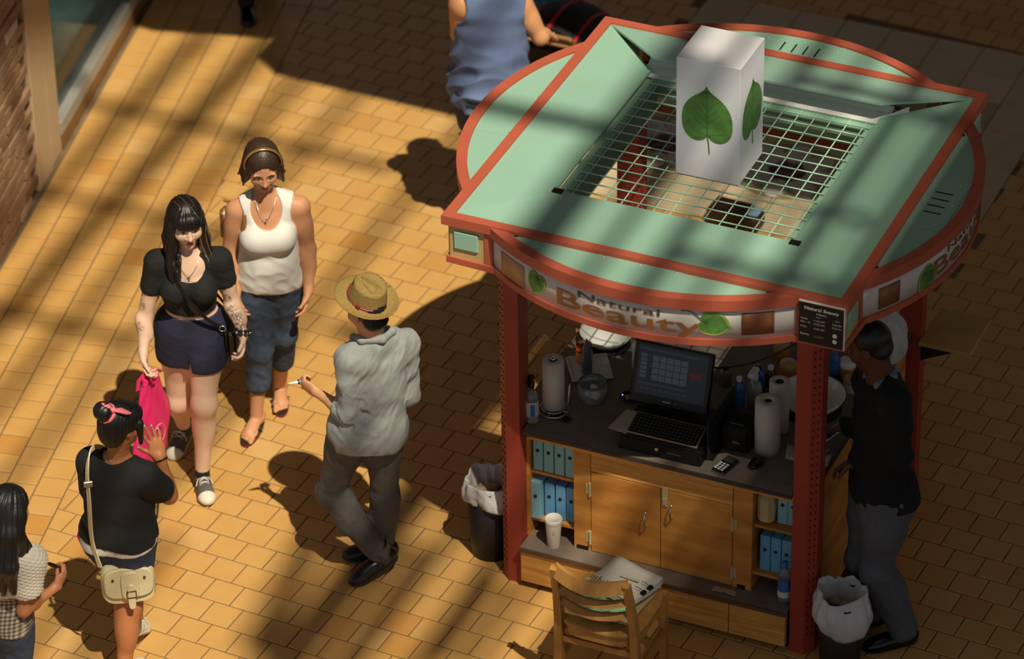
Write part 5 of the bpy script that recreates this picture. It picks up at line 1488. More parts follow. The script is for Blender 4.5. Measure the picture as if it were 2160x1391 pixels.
cloth(s, 'hair', hair, M('hair_streaked', S(30, 24, 21), .42, attr=True, spec=.6), .0035, strands(R, .0014, 330, 0, c=c), hcol)
# necklace, bracelet, socks
cr = s.j['neck'] + s.RS @ np.array([0, .095, -.062]); org = np.array(s.root.location)
mb = MB(); mb.tube([np.asarray(p_) - org for p_ in smooth_path([s.j['neck'] + s.RS @ np.array([-.055, .03, .015]), s.j['neck'] + s.RS @ np.array([-.04, .075, -.02]), cr, s.j['neck'] + s.RS @ np.array([.04, .075, -.02]), s.j['neck'] + s.RS @ np.array([.055, .03, .015])])], .0012, 5)
mb.box(cr - org - UPZ * .012, (.005, .005, .032)); mb.box(cr - org - UPZ * .006, (.018, .005, .005), rotz(.42)); mb.build('cross_necklace', m_silver, s.root)
d = nrm(s.j['haL'] - s.j['wrL']); R3 = frame(np.cross(d, UPZ), d)
mb = MB()
for row in range(2):
    for k in range(9):
        a = 2 * math.pi * k / 9; p_ = s.j['wrL'] + R3 @ np.array([.034 * math.cos(a), .034 * math.sin(a), -.022 + .02 * row]) - org
        mb.ellip(p_, (.0095, .0095, .0095), None, 8, 6)
br = mb.build('bead_bracelet', M('bead_black', S(28, 28, 28), .3), s.root)
mb = MB()
for k in range(6):
    a = 2 * math.pi * k / 6 + .3; mb.ellip(s.j['wrL'] + R3 @ np.array([.038 * math.cos(a), .038 * math.sin(a), -.012]) - org, (.008, .008, .008), None, 8, 6)
mb.build('silver_beads', m_silver, br)
for n, (RR, OO) in (('L', (R1, O1)), ('R', (R2_, O2))):
    a = s.j['an' + n]; k_ = nrm(s.j['kn' + n] - a)
    cloth(s, 'sock', [cone(OO + RR[:, 2] * .09, a + k_ * .045, .038, .039, .01), cut(a + k_ * .035, k_)], m_blackcot, .005)
# black shoulder bag across the body
hipo = s.pt(.0, -.205, .0)
bg = thing('shoulder_bag', 'black fringed shoulder bag hanging at the hip of the tattooed woman', 'bag', tuple(map(float, hipo - UPZ * .20)))
bo = np.array(bg.location); RB = frame(s.RP[:, 1], UPZ)
mb = MB(); mb.box((0, 0, .14), (.17, .045, .15), RB, .012); mb.build('bag_body', m_leatherb, bg)
mb = MB(); mb.box(RB @ np.array([0, -.026, .165]), (.172, .01, .10), RB, .004); mb.build('flap', m_leatherb, bg)
mb = MB()
for k in range(9): mb.box(RB @ np.array([-.07 + k * .0175, -.02, .045]), (.010, .004, .11), RB)
mb.build('fringe', m_leatherb, bg)
mb = MB(); mb.tube([np.asarray(p_) - bo for p_ in smooth_path([s.pt(.10, -.175, .08), s.pt(.32, -.10, .125), s.pt(.62, -.02, .150), s.pt(.86, .045, .120), s.j['neck'] + s.RS @ np.array([.072, .045, .018]), s.j['neck'] + s.RS @ np.array([.085, -.03, .018]), s.pt(.7, .03, -.12), s.pt(.3, -.12, -.11), hipo + s.RP @ np.array([0, -.06, .02])], 6)], 1.0, 4, flat=(.013, .005), up=list(map(lambda p_: nrm(np.asarray(p_) - (s.pel + s.up * np.dot(np.asarray(p_) - s.pel, s.up)) + 1e-6), smooth_path([s.pt(.10, -.175, .08), s.pt(.32, -.10, .125), s.pt(.62, -.02, .150), s.pt(.86, .045, .120), s.j['neck'] + s.RS @ np.array([.072, .045, .018]), s.j['neck'] + s.RS @ np.array([.085, -.03, .018]), s.pt(.7, .03, -.12), s.pt(.3, -.12, -.11), hipo + s.RP @ np.array([0, -.06, .02])], 6)))); mb.build('strap', m_leatherb, bg)
mb = MB(); mb.tube([s.pt(.14, -.165, .095) + s.RP @ np.array([.016 * math.cos(a), .004, .016 * math.sin(a)]) - bo for a in np.linspace(0, 6.28, 13)[:-1]], .003, 6, True); mb.build('strap_ring', m_silver, bg)
# pink carrier bag in her right hand
m_pink = M('pink_plastic', S(236, 48, 118), .35, var=.12, vscale=7, trans=.12)
hd = s.j['wrR'] + nrm(s.j['haR'] - s.j['wrR']) * .10
cb = thing('carrier_bag', 'bright pink plastic carrier bag held by the tattooed woman', 'bag', tuple(map(float, (hd[0], hd[1], hd[2] - .52))))
co = np.array(cb.location); RC = frame(RGT * .55 - TOCAM * .85, UPZ)
def bagp(u, v, sgn):
    w = .30 - .05 * v; x = (u - .5) * w * (1 - .62 * max(0, v - .55) / .45) + .02 * math.sin(3 * v); bul = .032 * math.sin(math.pi * u) * (1 - v * .85) * (.6 + .4 * math.sin(math.pi * min(1, v * 1.4)))
    wr = .006 * math.sin(14 * u + 9 * v) + .004 * math.sin(23 * u - 13 * v)
    return RC @ np.array([x - .03 + .05 * v, sgn * (bul + .003) + wr, .50 * v + .01 * math.sin(6 * u)])
mb = MB(); mb.grid(lambda u, v: bagp(u, v, 1), 16, 20); mb.grid(lambda u, v: bagp(1 - u, v, -1), 16, 20); solidify(mb.build('bag_body', m_pink, cb), .0015)
mb = MB()
for sg in (-1, 1): mb.tube([RC @ np.array([-.03, 0, .46]), RC @ np.array([sg * .03, 0, .50]), (0, 0, .535), RC @ np.array([sg * .06, .01, .50]), RC @ np.array([sg * .10 + .03, .01, .45])], 1.0, 4, flat=(.016, .003))
mb.build('handles', m_pink, cb)
mb = MB(); mb.tube([RC @ np.array([-.0 + .045 * math.cos(a), -.052, .17 + .055 * math.sin(a)]) for a in np.linspace(0, 6.28, 25)[:-1]], .003, 5, True); mb.build('printed_ring', M('pink_pale', S(250, 130, 175), .4), cb)

# ------------------------------------------------------------------ 2: woman in white tank top
s = Person('woman in white tank top and cropped jeans wearing a gold headband', PT['tank'], S(208, 150, 110), dict(w=1.02, hip=1.05, waist=1.12, bust=1.0, leg=.98, arm=1.05))
s.head_frame(TOCAM * .9 + RGT * .16 - UPZ * .30)
s.headp = head_prims(s.hc, s.RH, .97)
hL, _ = hand_prims(s.j['wrL'], s.j['haL'] - s.j['wrL'], -RGT + TOCAM * .1, -1, (.35, .35, .4, .4), .95)
hR, _ = hand_prims(s.j['wrR'], s.j['haR'] - s.j['wrR'], RGT + TOCAM * .1, 1, (.4, .45, .5, .5), .95)
s.handp = [hL + s.arm('L')[2:3], hR + s.arm('R')[2:3]]
feet = []
ft = {}
for n, tl in (('R', .10), ('L', .0)):
    R, O = foot(s, n, tl, .95); ft[n] = (R, O); O = O + R[:, 2] * .016
    F = lambda x, y, z: O + R @ (np.array([x, y, z]) * .95)
    sd = 1 if n == 'R' else -1
    feet += [ell(F(0, -.03, .034), (.031, .038, .034), R, .02), ell(F(0, .05, .032), (.034, .08, .028), R, .03), ell(F(0, .105, .018), (.044, .042, .019), R, .02), cone(F(0, -.01, .04), s.j['an' + n], .034, .032, .02)]
    for i in range(5): feet.append(cone(F(-sd * (.030 - i * .0148), .135 - .005 * i, .012), F(-sd * (.031 - i * .0152), .168 - .007 * i, .010), .0125 if i == 0 else .0085, .0115 if i == 0 else .0075, .003))
prims = s.torso() + s.legs() + s.arm('L') + s.arm('R') + s.neck(0, .048) 
s.handp.append(feet)
s.skin_mesh(prims, [], hs=.97, lip=(.42, .14, .11), brow=(.08, .045, .025))
for n in 'RL':
    R, O = ft[n]; sd = 1 if n == 'R' else -1
    mb = MB(); ol = []
    for k in range(28):
        a = 2 * math.pi * k / 28; x = (.040 + .008 * math.sin(a)) * math.cos(a); y = .055 + .128 * math.sin(a); ol.append((x, y))
    mb.plate(ol, .018, R, O + R[:, 2] * .0 - np.array(s.root.location)); sd_ = mb.build('sandal', M('sandal_sole', S(40, 30, 24), .7), s.root)
    mb = MB(); mb.plate([(a * .96, b) for a, b in ol], .005, R, O + R[:, 2] * .0065 - np.array(s.root.location)); mb.v = [tuple(v) for v in mb.v]
    mb2 = MB(); mb2.plate([(a * 1.02, (b - .055) * 1.01 + .055) for a, b in ol], .004, R, O + R[:, 2] * .007 - np.array(s.root.location)); mb2.build('red_stripe', M('sandal_red', S(170, 60, 40), .6), sd_)
    mb = MB(); og = np.array(s.root.location)
    F = lambda x, y, z: O + R @ (np.array([x, y, z]) * .95) - og
    for a in (-1, 1): mb.tube(smooth_path([F(-sd * .015, .135, .034), F(a * .022, .10, .052), F(a * .044, .05, .034), F(a * .046, .03, .02)], 4), 1.0, 6, flat=(.008, .003))
    mb.build('strap', M('sandal_strap', S(70, 66, 56), .5), sd_)
    mb = MB(); 
    for k in range(5): mb.ellip(F(-sd * .012 + (k - 2) * .010, .108, .056 - .002 * abs(k - 2)), (.007, .007, .005), None, 7, 5)
    mb.build('strap_beads', m_silver, sd_)
tank = s.torso(.013) + [ell(s.pt(.05, 0, .01), (.168, .128, .16), s.RP, .04), ell(s.pt(.30, 0, .03), (.145, .115, .12), s.RP, .04), cut(s.pt(-.10), -s.up + s.RP[:, 1] * .12)]
tank += [ell(s.pt(.69, 0, .105), (.10, .05, .06), s.RS, .06)]
tank += [sub(ell(s.j['neck'] + s.RS @ np.array([0, .07, -.03]), (.080, .105, .115), s.RS), .01), sub(cone(s.j['neck'] - s.up * .06, s.hc, .062, .062), .01)]
for x, n in ((-1, 'L'), (1, 'R')): tank.append(sub(ell(s.j['sh' + n] + s.RS @ np.array([x * .012, .0, -.01]), (.062, .12, .095), s.RS), .012))
cloth(s, 'tank_top', tank, m_whitecot, .005, lambda P, f1=folds(8, .0045, 42, s.RS[:, 0], 6), a=s.pt(.5), u=s.up: f1(P) * np.clip(.35 + (a - P) @ u * 5, .15, 1.2))
jn = s.torso(.012) + s.legs(.016, 'kn', k=.03)
for n, e in (('L', .50), ('R', .50)):
    kn, an = s.j['kn' + n], s.j['an' + n]; q = kn + (an - kn) * e
    jn += [cone(kn, q, .066, .066, .02)]
jn += [cut(s.pt(.10), s.up)]
for n in 'LR':
    kn, an = s.j['kn' + n], s.j['an' + n]; q = kn + (an - kn) * (.50 + .06)
cloth(s, 'cropped_jeans', jn, m_denim, .005, folds(9, .003, 45, s.RP[:, 0]))
R = s.RH; c = s.hc; L = lambda x, y, z: c + R @ np.array([x, y, z])
hair = [ell(L(0, -.022, .046), (.090, .106, .098), R, .02), ell(L(0, -.05, -.03), (.094, .070, .085), R, .03), ell(L(.078, -.012, -.02), (.026, .045, .07), R, .02), ell(L(-.080, -.012, -.025), (.030, .05, .075), R, .02)]
hair += [sub(ell(L(0, .112, -.02), (.066, .075, .108), R), .01), cone(L(-.088, -.04, -.06), L(-.118, -.035, -.095), .022, .005, .02), cone(L(.086, -.04, -.05), L(.122, -.03, -.075), .02, .004, .02), cone(L(-.09, .0, -.06), L(-.105, .02, -.105), .018, .005, .02), cone(L(.088, .0, -.06), L(.10, .02, -.10), .018, .005, .02), cone(L(0, -.1, -.07), L(0, -.115, -.12), .04, .02, .02)]
cloth(s, 'hair', hair, m_hair_br, .0035, strands(R, .0014, 300, 3, c=c))
mb = MB(); og = np.array(s.root.location)
mb.tube([L(.0935 * math.sin(a), .022 - .012 * math.cos(a), .048 + .100 * math.cos(a)) - og for a in np.linspace(-1.75, 1.75, 21)], 1.0, 6, flat=(.010, .004), up=[R @ np.array([math.sin(a), 0, math.cos(a)]) for a in np.linspace(-1.75, 1.75, 21)]); mb.build('headband', M('gold_band', S(196, 158, 96), .3, metal=.7), s.root)
cr = s.j['neck'] + s.RS @ np.array([.0, .10, -.075])
mb = MB(); mb.tube([np.asarray(p_) - og for p_ in smooth_path([s.j['neck'] + s.RS @ np.array([-.055, .03, .01]), s.j['neck'] + s.RS @ np.array([-.035, .075, -.03]), cr, s.j['neck'] + s.RS @ np.array([.035, .075, -.03]), s.j['neck'] + s.RS @ np.array([.055, .03, .01])])], .0012, 5); mb.ellip(cr - og, (.005, .005, .011), None, 8, 6); mb.build('necklace', m_silver, s.root)
m_tanl = M('tan_leather', S(150, 104, 58), .5, var=.15)
# shoulder bag behind her right side
bp = s.pt(.60, .165, -.15)
bg = thing('shoulder_bag', 'tan and cream shoulder bag behind the woman in white tank top', 'bag', tuple(map(float, bp - UPZ * .10)))
bo = np.array(bg.location); RB = frame(s.RP[:, 0], UPZ)
mb = MB(); mb.box((0, 0, .09), (.17, .07, .18), RB, .02); mb.build('bag_body', m_tanl, bg)
mb = MB(); mb.box(RB @ np.array([.055, 0.0, .11]), (.03, .074, .13), RB, .008); mb.build('cream_panel', M('cream_leather', S(226, 214, 180), .5), bg)
mb = MB()
shx = s.j['shR']  # her right shoulder is on the left of the picture
pth = smooth_path([bp + RB @ np.array([.06, .0, .13]), s.pt(.85, .115, -.115), shx + s.RS @ np.array([-.045, -.03, .055]), shx + s.RS @ np.array([-.045, .03, .058]), shx + s.RS @ np.array([-.042, .078, -.02]), shx + s.RS @ np.array([-.02, .082, -.10]), shx + s.RS @ np.array([.0, .02, -.16]), bp + RB @ np.array([-.06, .0, .13])], 6)
mb.tube([p_ - bo for p_ in pth], 1.0, 4, flat=(.014, .006)); mb.build('strap', m_tanl, bg)

# ------------------------------------------------------------------ 3: man in straw hat
s = Person('man in straw hat and grey shirt seen from behind holding a cigarette', PT['hat'], S(214, 160, 118), dict(w=.98, hip=.92, waist=1.08, leg=.92, arm=.95))
m_boot = M('boot_leather', S(30, 29, 27), .28, var=.2, vscale=15)
m_bsole = M('boot_sole', S(40, 38, 34), .7)
b1, Rb1, Ob1 = shoe(s, 'L', .28, m_boot, m_bsole, 'boot', .14, 1.12)
b2, Rb2, Ob2 = shoe(s, 'R', 0.0, m_boot, m_bsole, 'boot', .14, 1.12)
og = np.array(s.root.location)
mb = MB()
for a in (-1, 1): mb.add([Ob1 + Rb1 @ (np.array(q) * 1.12) - og for q in ((a * .041, -.03, .10), (a * .043, .02, .10), (a * .044, .012, .045), (a * .041, -.018, .045))], [(0, 1, 2, 3) if a > 0 else (3, 2, 1, 0)])
solidify(mb.build('elastic_gusset', M('gusset', S(66, 68, 68), .9), b1), .006)
s.head_frame(-TOCAM * .72 - RGT * .62 - UPZ * .22)
s.headp = head_prims(s.hc, s.RH, 1.0, False)
hL, tips = hand_prims(s.j['wrL'], s.j['haL'] - s.j['wrL'], UPZ * .25 + RGT * .0 - TOCAM * .9, 1, (1.0, 1.1, 1.15, 1.2), 1.02, .35, .02, .5)
hR, _ = hand_prims(s.j['wrR'], s.j['haR'] - s.j['wrR'], TOCAM, -1, (.6, .6, .6, .6), 1.0)
s.handp = [hL + s.arm('L')[2:3], hR + s.arm('R')[2:3]]
prims = s.torso() + s.legs() + s.arm('L') + s.arm('R') + s.neck(0, .056)
s.skin_mesh(prims, [], brow=(.03, .02, .015))
shirt = s.torso(.022) + s.arm('L', .018, 1.0, False) + s.arm('R', .018, 1.0, False)
shirt += [ell(s.pt(.0, 0, -.01, -.02), (.190, .150, .17), s.RP, .05), ell(s.pt(.45, 0, 0), (.165, .128, .20), s.RP, .05), cone(s.j['elL'], s.j['elL'] + (s.j['wrL'] - s.j['elL']) * .16, .060, .060, .015), cone(s.j['elR'], s.j['elR'] + (s.j['wrR'] - s.j['elR']) * .55, .054, .046, .015)]
shirt += [sub(cone(s.j['neck'] - s.up * .02 + s.RS[:, 1] * .02, s.hc, .060, .066), .008), cut(s.pt(-.30), -s.up - s.RP[:, 1] * .25), cut(s.j['elL'] + (s.j['wrL'] - s.j['elL']) * .24, s.j['wrL'] - s.j['elL']) if False else cut(s.pt(1.6), s.up)]
m_shirt = M('grey_chambray', S(148, 153, 150), .8, var=.10, vscale=25, bump=.12, bscale=300)
f1 = folds(21, .0085, 34, s.up + s.RS[:, 0] * .5, 5); f2 = folds(22, .008, 60, s.RS[:, 0], 6)
f3 = folds(23, .0028, 85, s.up + s.RS[:, 0] * .3, 3)
def sfold(P, e=s.j['elL'], a=s.j['shL']):
    w = np.clip(1 - np.linalg.norm(P - e, axis=1) / .20, 0, 1)
    return f1(P) * .8 + f2(P) * w * 1.6 + f3(P)
cloth(s, 'shirt', shirt, m_shirt, .005, sfold)
col_ = [cone(s.j['neck'] + s.RS @ np.array([x0, y0, z0]), s.j['neck'] + s.RS @ np.array([x1, y1, z1]), .020, .020, .012) for x0, y0, z0, x1, y1, z1 in ((-.082, .05, -.005, -.082, -.03, .03), (-.082, -.03, .03, 0, -.082, .042), (0, -.082, .042, .082, -.03, .03), (.082, -.03, .03, .082, .05, -.005))]
cloth(s, 'collar', col_, m_shirt, .004)
tr = s.torso(.016)[:2] + [q for q in s.torso(.016)[5:] if q[0] == 'e'] + s.legs(.017, 'an') 
for n in 'LR': tr += [cone(s.j['kn' + n] + (s.j['an' + n] - s.j['kn' + n]) * .3, s.j['an' + n] + (s.j['kn' + n] - s.j['an' + n]) * .10, .066, .060, .03)]
tr += [cut(s.pt(.12), s.up)]
m_grey = M('grey_trousers', S(92, 90, 86), .85, var=.2, vscale=30, bump=.15, bscale=350)
g1 = folds(25, .004, 55, s.RP[:, 0], 5)
def tfold(P, k=(s.j['knL'], s.j['knR'], s.j['anL'], s.j['anR'])):
    w = sum(np.clip(1 - np.linalg.norm(P - q, axis=1) / .16, 0, 1) for q in k); return g1(P) * (.4 + 1.3 * w)
cloth(s, 'trousers', tr, m_grey, .005, tfold)
R = s.RH; c = s.hc; L = lambda x, y, z: c + R @ np.array([x, y, z])
cloth(s, 'hair', [ell(L(0, -.025, .03), (.080, .094, .088), R, .02), ell(L(0, -.06, -.04), (.068, .045, .05), R, .02), sub(ell(L(0, .09, -.05), (.08, .08, .09), R), .01)], m_hair_b, .005, strands(R, .001, 300, 5, c=c))
# straw hat: dented crown, curled brim, striped band
m_straw = M('straw', S(158, 132, 72), .75, var=.18, vscale=90, bump=.6, bscale=220)
RHt = frame(R[:, 0], nrm(UPZ - R[:, 1] * .36)); HC = L(0, -.022, .076)
def hatf(u, v):
    a = 2 * math.pi * u; ca, sa = math.cos(a), math.sin(a)     # sa = front
    if v < .32:
        k = 1 - v / .32; r = .088 + .058 * k; z = .004 + .020 * k * k * (.35 - sa * .9 if sa < 0 else .35 - sa * 1.4)
    elif v < .62:
        k = (v - .32) / .30; r = .088 - .014 * k ** 1.2; z = .004 + .098 * k - (.012 * max(0, sa) ** 2 + .006 * max(0, -sa) ** 2) * k
        pinch = math.exp(-((abs(ca) - .62) / .28) ** 2) * max(0, sa) * k; r -= .016 * pinch
    else:
        k = (v - .62) / .38; r = .074 * (1 - k); z = .102 - (.012 * max(0, sa) ** 2 + .006 * max(0, -sa) ** 2) * (1 - k) + .008 * math.sin(math.pi * min(1, k * 1.6))
        x, y = r * ca, r * sa * 1.12; t_ = (y + .058) / .13; wd = .040 * max(0, 1 - max(0, t_)) ** .6 if t_ > 0 else .04
        inside = max(0, 1 - (x / max(wd, 1e-3)) ** 2) * (1 if -.06 < y < .07 else 0)
        z -= .026 * inside ** .7
    return HC + RHt @ np.array([r * ca, r * sa * 1.12, z - .012]) - og
mb = MB(); mb.grid(hatf, 72, 44); hat = solidify(mb.build('straw_hat', m_straw, s.root), .004, 1)
for dz, rr, m_ in ((.010, .0020, M('band_red', S(150, 38, 52), .6)), (.015, .0016, M('band_white', S(216, 196, 190), .6)), (.020, .0020, MATS['band_red'])):
    mb = MB(); mb.tube([HC + RHt @ np.array([(.0905 - dz * .1) * math.cos(a), (.0905 - dz * .1) * 1.12 * math.sin(a), -.004 + dz]) - og for a in np.linspace(0, 6.283, 49)[:-1]], rr * 1.4, 6, True); mb.build('hat_band', m_, hat)
a = math.pi + .35; mb = MB(); mb.box(HC + RHt @ np.array([.093 * math.cos(a), .103 * math.sin(a), .012]) - og, (.008, .022, .026), RHt @ rotz(a), .003); mb.build('band_knot', MATS['band_red'], hat)
# cigarette at his lips and a crumpled paper in the fist
mp = L(0, .10, -.062); mb = MB()
t = thing('cigarette', 'white cigarette between the lips of the man in straw hat', 'cigarette', tuple(map(float, mp)))
dd = R @ np.array([.25, 1, -.1]); mb.tube([-dd * .01, dd * .075], .0042, 10); mb.build('paper_tube', m_white, t)
fc = s.j['haL'] + nrm(s.j['haL'] - s.j['wrL']) * .035
t = thing('lighter', 'white lighter sticking out of the fist of the man in straw hat', 'lighter', tuple(map(float, fc)))
dd = nrm(-RGT * .9 + TOCAM * .25); mb = MB(); mb.tube([dd * .0, dd * .03, dd * .06], [.010, .010, .003], 8, flat=(1, .7)); mb.build('lighter_body', m_white, t)
mb = MB(); mb.tube([dd * .004, dd * .012], .0125, 10); mb.build('lighter_band', m_black, t)
# ------------------------------------------------------------------ 4: girl in black tee with cream bag
s = Person('girl in black t-shirt with a pink bow in her hair seen from behind', PT['back'], S(186, 120, 76), dict(w=1.06, hip=1.05, waist=1.2, bust=.95, leg=1.05, arm=1.06))
s.head_frame(-TOCAM * .62 + RGT * .78 - UPZ * .18)
k1, Rk, Ok = shoe(s, 'L', .55, M('white_canvas', S(214, 208, 194), .8, var=.1), m_rubber, 'sneaker', .085, .98, laces=m_lace)
k2, Rk2, Ok2 = shoe(s, 'R', .0, MATS['white_canvas'], m_rubber, 'sneaker', .085, .98)
s.headp = head_prims(s.hc, s.RH, .96)
hR, tips = hand_prims(s.j['wrR'], s.j['haR'] - s.j['wrR'] + UPZ * .01, -RGT * .45 - TOCAM * .85, 1, (.08, .14, .2, .26), 1.0, .8, .16, .1)
hL, _ = hand_prims(s.j['wrL'], s.j['haL'] - s.j['wrL'], TOCAM * .3 + RGT, -1, (.6, .6, .6, .6), .98)
s.handp = [hR + s.arm('R')[2:3], hL + s.arm('L')[2:3]]
prims = s.torso() + s.legs() + s.arm('L') + s.arm('R') + s.neck(0, .048)
s.skin_mesh(prims, [], hs=.96, lip=(.40, .13, .11))
org = np.array(s.root.location)
mb = MB()
for q in tips[:4] + tips[4:]: mb.ellip(q - org - TOCAM * 0 + TOCAM * .004, (.005, .005, .007), None, 7, 5)
mb.build('nail', M('nail_white', S(240, 232, 226), .25), s.root)
tee = s.torso(.014) + s.arm('L', .016, .62, False) + s.arm('R', .016, .62, False) + [ell(s.pt(.12, 0, 0), (.168, .128, .12), s.RP, .04), ell(s.pt(.45, 0, 0), (.158, .122, .17), s.RP, .04)]
tee += [sub(ell(s.j['neck'] + s.RS @ np.array([0, .01, .03]), (.075, .085, .05), s.RS), .01), cut(s.pt(.02), -s.up)]
cloth(s, 'black_tee', tee, m_blackcot, .0055, lambda P, f1=folds(31, .0035, 45, s.RS[:, 0], 6), a=s.pt(.45), u=s.up: f1(P) * np.clip(.4 + (a - P) @ u * 5, .2, 1.2))
ws = s.torso(.010) + [ell(s.pt(.0, 0, 0), (.164, .125, .14), s.RP, .04), cut(s.pt(.08), s.up), cut(s.pt(-.10), -s.up + s.RP[:, 0] * .15)]
cloth(s, 'white_undershirt', ws, m_whitecot, .006)
ds = s.torso(.008) + s.legs(.012, 'kn') + [cut(s.pt(-.02), s.up), cut(s.pel - s.up * .17, -s.up)]
cloth(s, 'denim_shorts', ds, m_denimd, .006, folds(33, .002, 60))
mb = MB(); pk = s.pel + s.RP @ np.array([-.165, -.06, -.005]); mb.box(pk - org, (.03, .05, .085), s.RP @ rotx(.2), .004); mb.build('pink_phone', M('phone_pink', S(196, 30, 110), .3), s.root)
R = s.RH; c = s.hc; L = lambda x, y, z: c + R @ np.array([x, y, z])
hair = [ell(L(0, -.02, .036), (.084, .104, .092), R, .02), ell(L(0, -.055, -.03), (.076, .055, .07), R, .03), sub(ell(L(0, .10, -.04), (.075, .085, .10), R), .012), ell(L(-.005, .045, .062), (.07, .05, .035), R, .03), cone(L(.074, .05, .03), L(.082, .062, -.07), .018, .010, .015), cone(L(-.074, .05, .03), L(-.082, .062, -.07), .018, .010, .015)]
bunc = L(.0, -.112, .098)
hair += [ell(bunc, (.048, .044, .046), R, .008), cone(L(0, -.07, .07), bunc, .036, .030, .015)]
cloth(s, 'hair', hair, m_hair_b, .0035, strands(R, .0013, 320, 9, c=c))
m_scarf = M('scarf_pink', S(240, 124, 134), .7, var=.06, vscale=10)
mb = MB(); ax_ = nrm(bunc - L(0, -.05, .05)); RB = frame(np.cross(ax_, UPZ), ax_); kc = bunc - ax_ * .030
mb.tube([kc + RB @ np.array([.043 * math.cos(a), .043 * math.sin(a), 0]) - org for a in np.linspace(0, 6.283, 25)[:-1]], .009, 8, True); sc = mb.build('hair_scarf', m_scarf, s.root)
kn = kc + nrm(UPZ * .62 + RGT * .62 + TOCAM * .35) * .048
for tip, w in ((kn + RGT * .085 - UPZ * .012 + TOCAM * .01, .02), (kn - RGT * .050 + UPZ * .040 - TOCAM * .0, .018)):
    mb = MB(); m_ = (kn + tip) / 2 + UPZ * .008
    mb.tube([p_ - org for p_ in (kn, kn * .6 + tip * .4 + UPZ * .006, kn * .25 + tip * .75, tip)], [.010, w, w * .8, .004], 10, flat=(1, .4)); mb.build('bow_end', m_scarf, sc)
mb = MB(); mb.ellip(kn - org, (.014, .014, .013), None, 10, 8); mb.build('bow_knot', m_scarf, sc)
mb = MB(); mb.tube([s.j['neck'] + s.RS @ np.array([.062 * math.sin(a), -.005 - .062 * math.cos(a), .028 - .03 * (1 - math.cos(a)) * .5]) - org for a in np.linspace(-2.6, 2.6, 25)], .0022, 6); mb.build('necklace', m_silver, s.root)
d = nrm(s.j['haR'] - s.j['wrR']); R3 = frame(np.cross(d, TOCAM), d)
mb = MB(); mb.tube([s.j['wrR'] - d * .012 + R3 @ np.array([.028 * math.cos(a), .028 * math.sin(a), 0]) - org for a in np.linspace(0, 6.283, 21)[:-1]], .0035, 6, True); mb.build('hair_tie', m_black, s.root)
# cream bag with buckle, strap over her left shoulder
m_cream_l = M('cream_bag_leather', S(214, 200, 158), .5, var=.10, vscale=12, bump=.2, bscale=120)
bc = J(270, 1222, 1436)
bg = thing('satchel', 'cream leather satchel with a buckle at the hip of the girl in black tee', 'bag', tuple(map(float, bc - UPZ * .12)))
bo = np.array(bg.location); RB = frame(nrm(RGT * .985 - TOCAM * .17), UPZ - TOCAM * .06); bk = lambda x, y, z: RB @ np.array([x, y, z])
n_ = 26
ol = [(.128 * math.copysign(abs(math.cos(a)) ** .5, math.cos(a)) * (1 - .06 * math.sin(a)), .105 * math.copysign(abs(math.sin(a)) ** .5, math.sin(a))) for a in np.linspace(0, 2 * math.pi, n_ + 1)[:-1]]
sdfb = []
def slab(name, cx, cz, w, h, y0, y1, e=.5, mat=m_cream_l, par=None, bot=1.0):
    ol = []
    for a in np.linspace(0, 2 * math.pi, 33)[:-1]:
        ca, sa = math.cos(a), math.sin(a); ol.append((cx + w / 2 * math.copysign(abs(ca) ** e, ca), cz + h / 2 * math.copysign(abs(sa) ** (e if sa < 0 else e * bot), sa)))
    mb = MB(); n = len(ol); rows = [(.94, y0), (1, y0 + (y1 - y0) * .25), (1, y0 + (y1 - y0) * .75), (.94, y1)]
    vs = [bk(cx + (a - cx) * k, y, cz + (b - cz) * k) for k, y in rows for a, b in ol]
    fs = [(r_ * n + i, r_ * n + (i + 1) % n, (r_ + 1) * n + (i + 1) % n, (r_ + 1) * n + i) for r_ in range(3) for i in range(n)]
    fs = [f[::-1] for f in fs]
    mb.add(vs, fs, True); mb.add(vs, [tuple(range(n)), tuple(range(4 * n - 1, 3 * n - 1, -1))]); return mb.build(name, mat, par or bg)
body_ = slab('bag_body', 0, .10, .255, .205, -.035, .045)
fl = slab('flap', 0, .122, .238, .165, -.052, -.030, .55)
for x in (-.075, .075):
    mb = MB(); mb.ellip(bk(x, -.054, .150), (.007, .007, .007), None, 10, 8); mb.build('stud', M('antique_brass', S(92, 74, 50), .35, metal=.8), fl)
slab('tab', .004, .115, .085, .15, -.062, -.05, .5, par=fl); slab('buckle_strap', .008, .055, .036, .14, -.070, -.060, .6, par=fl)
mb = MB(); mb.tube([bk(.008 + .022 * sx, -.072, .072 + .018 * sz) for sx, sz in ((-1, -1), (1, -1), (1, 1), (-1, 1))], .003, 6, True); mb.build('buckle', MATS['antique_brass'], fl)
sp = smooth_path([bc + bk(-.125, 0, .085), J(194, 1140, 1444), J(188, 1060, 1452), J(184, 990, 1444), J(194, 948, 1424), s.j['neck'] + s.RS @ np.array([-.085, .03, .01]), s.pt(.8, .05, .13), s.pt(.4, .15, .13), bc + bk(.125, .02, .085)], 6)
mb = MB(); mb.tube([p_ - bo for p_ in sp], 1.0, 4, flat=(.016, .005), up=[nrm((p_ - (s.pel + s.up * np.dot(p_ - s.pel, s.up)))) for p_ in sp]); st = mb.build('strap', m_cream_l, bg)
mb = MB(); q = J(186, 1022, 1452); mb.box(q - bo, (.042, .014, .03), RB, .003); mb.build('strap_slider', M('slider_metal', S(170, 160, 140), .35, metal=.7), st)

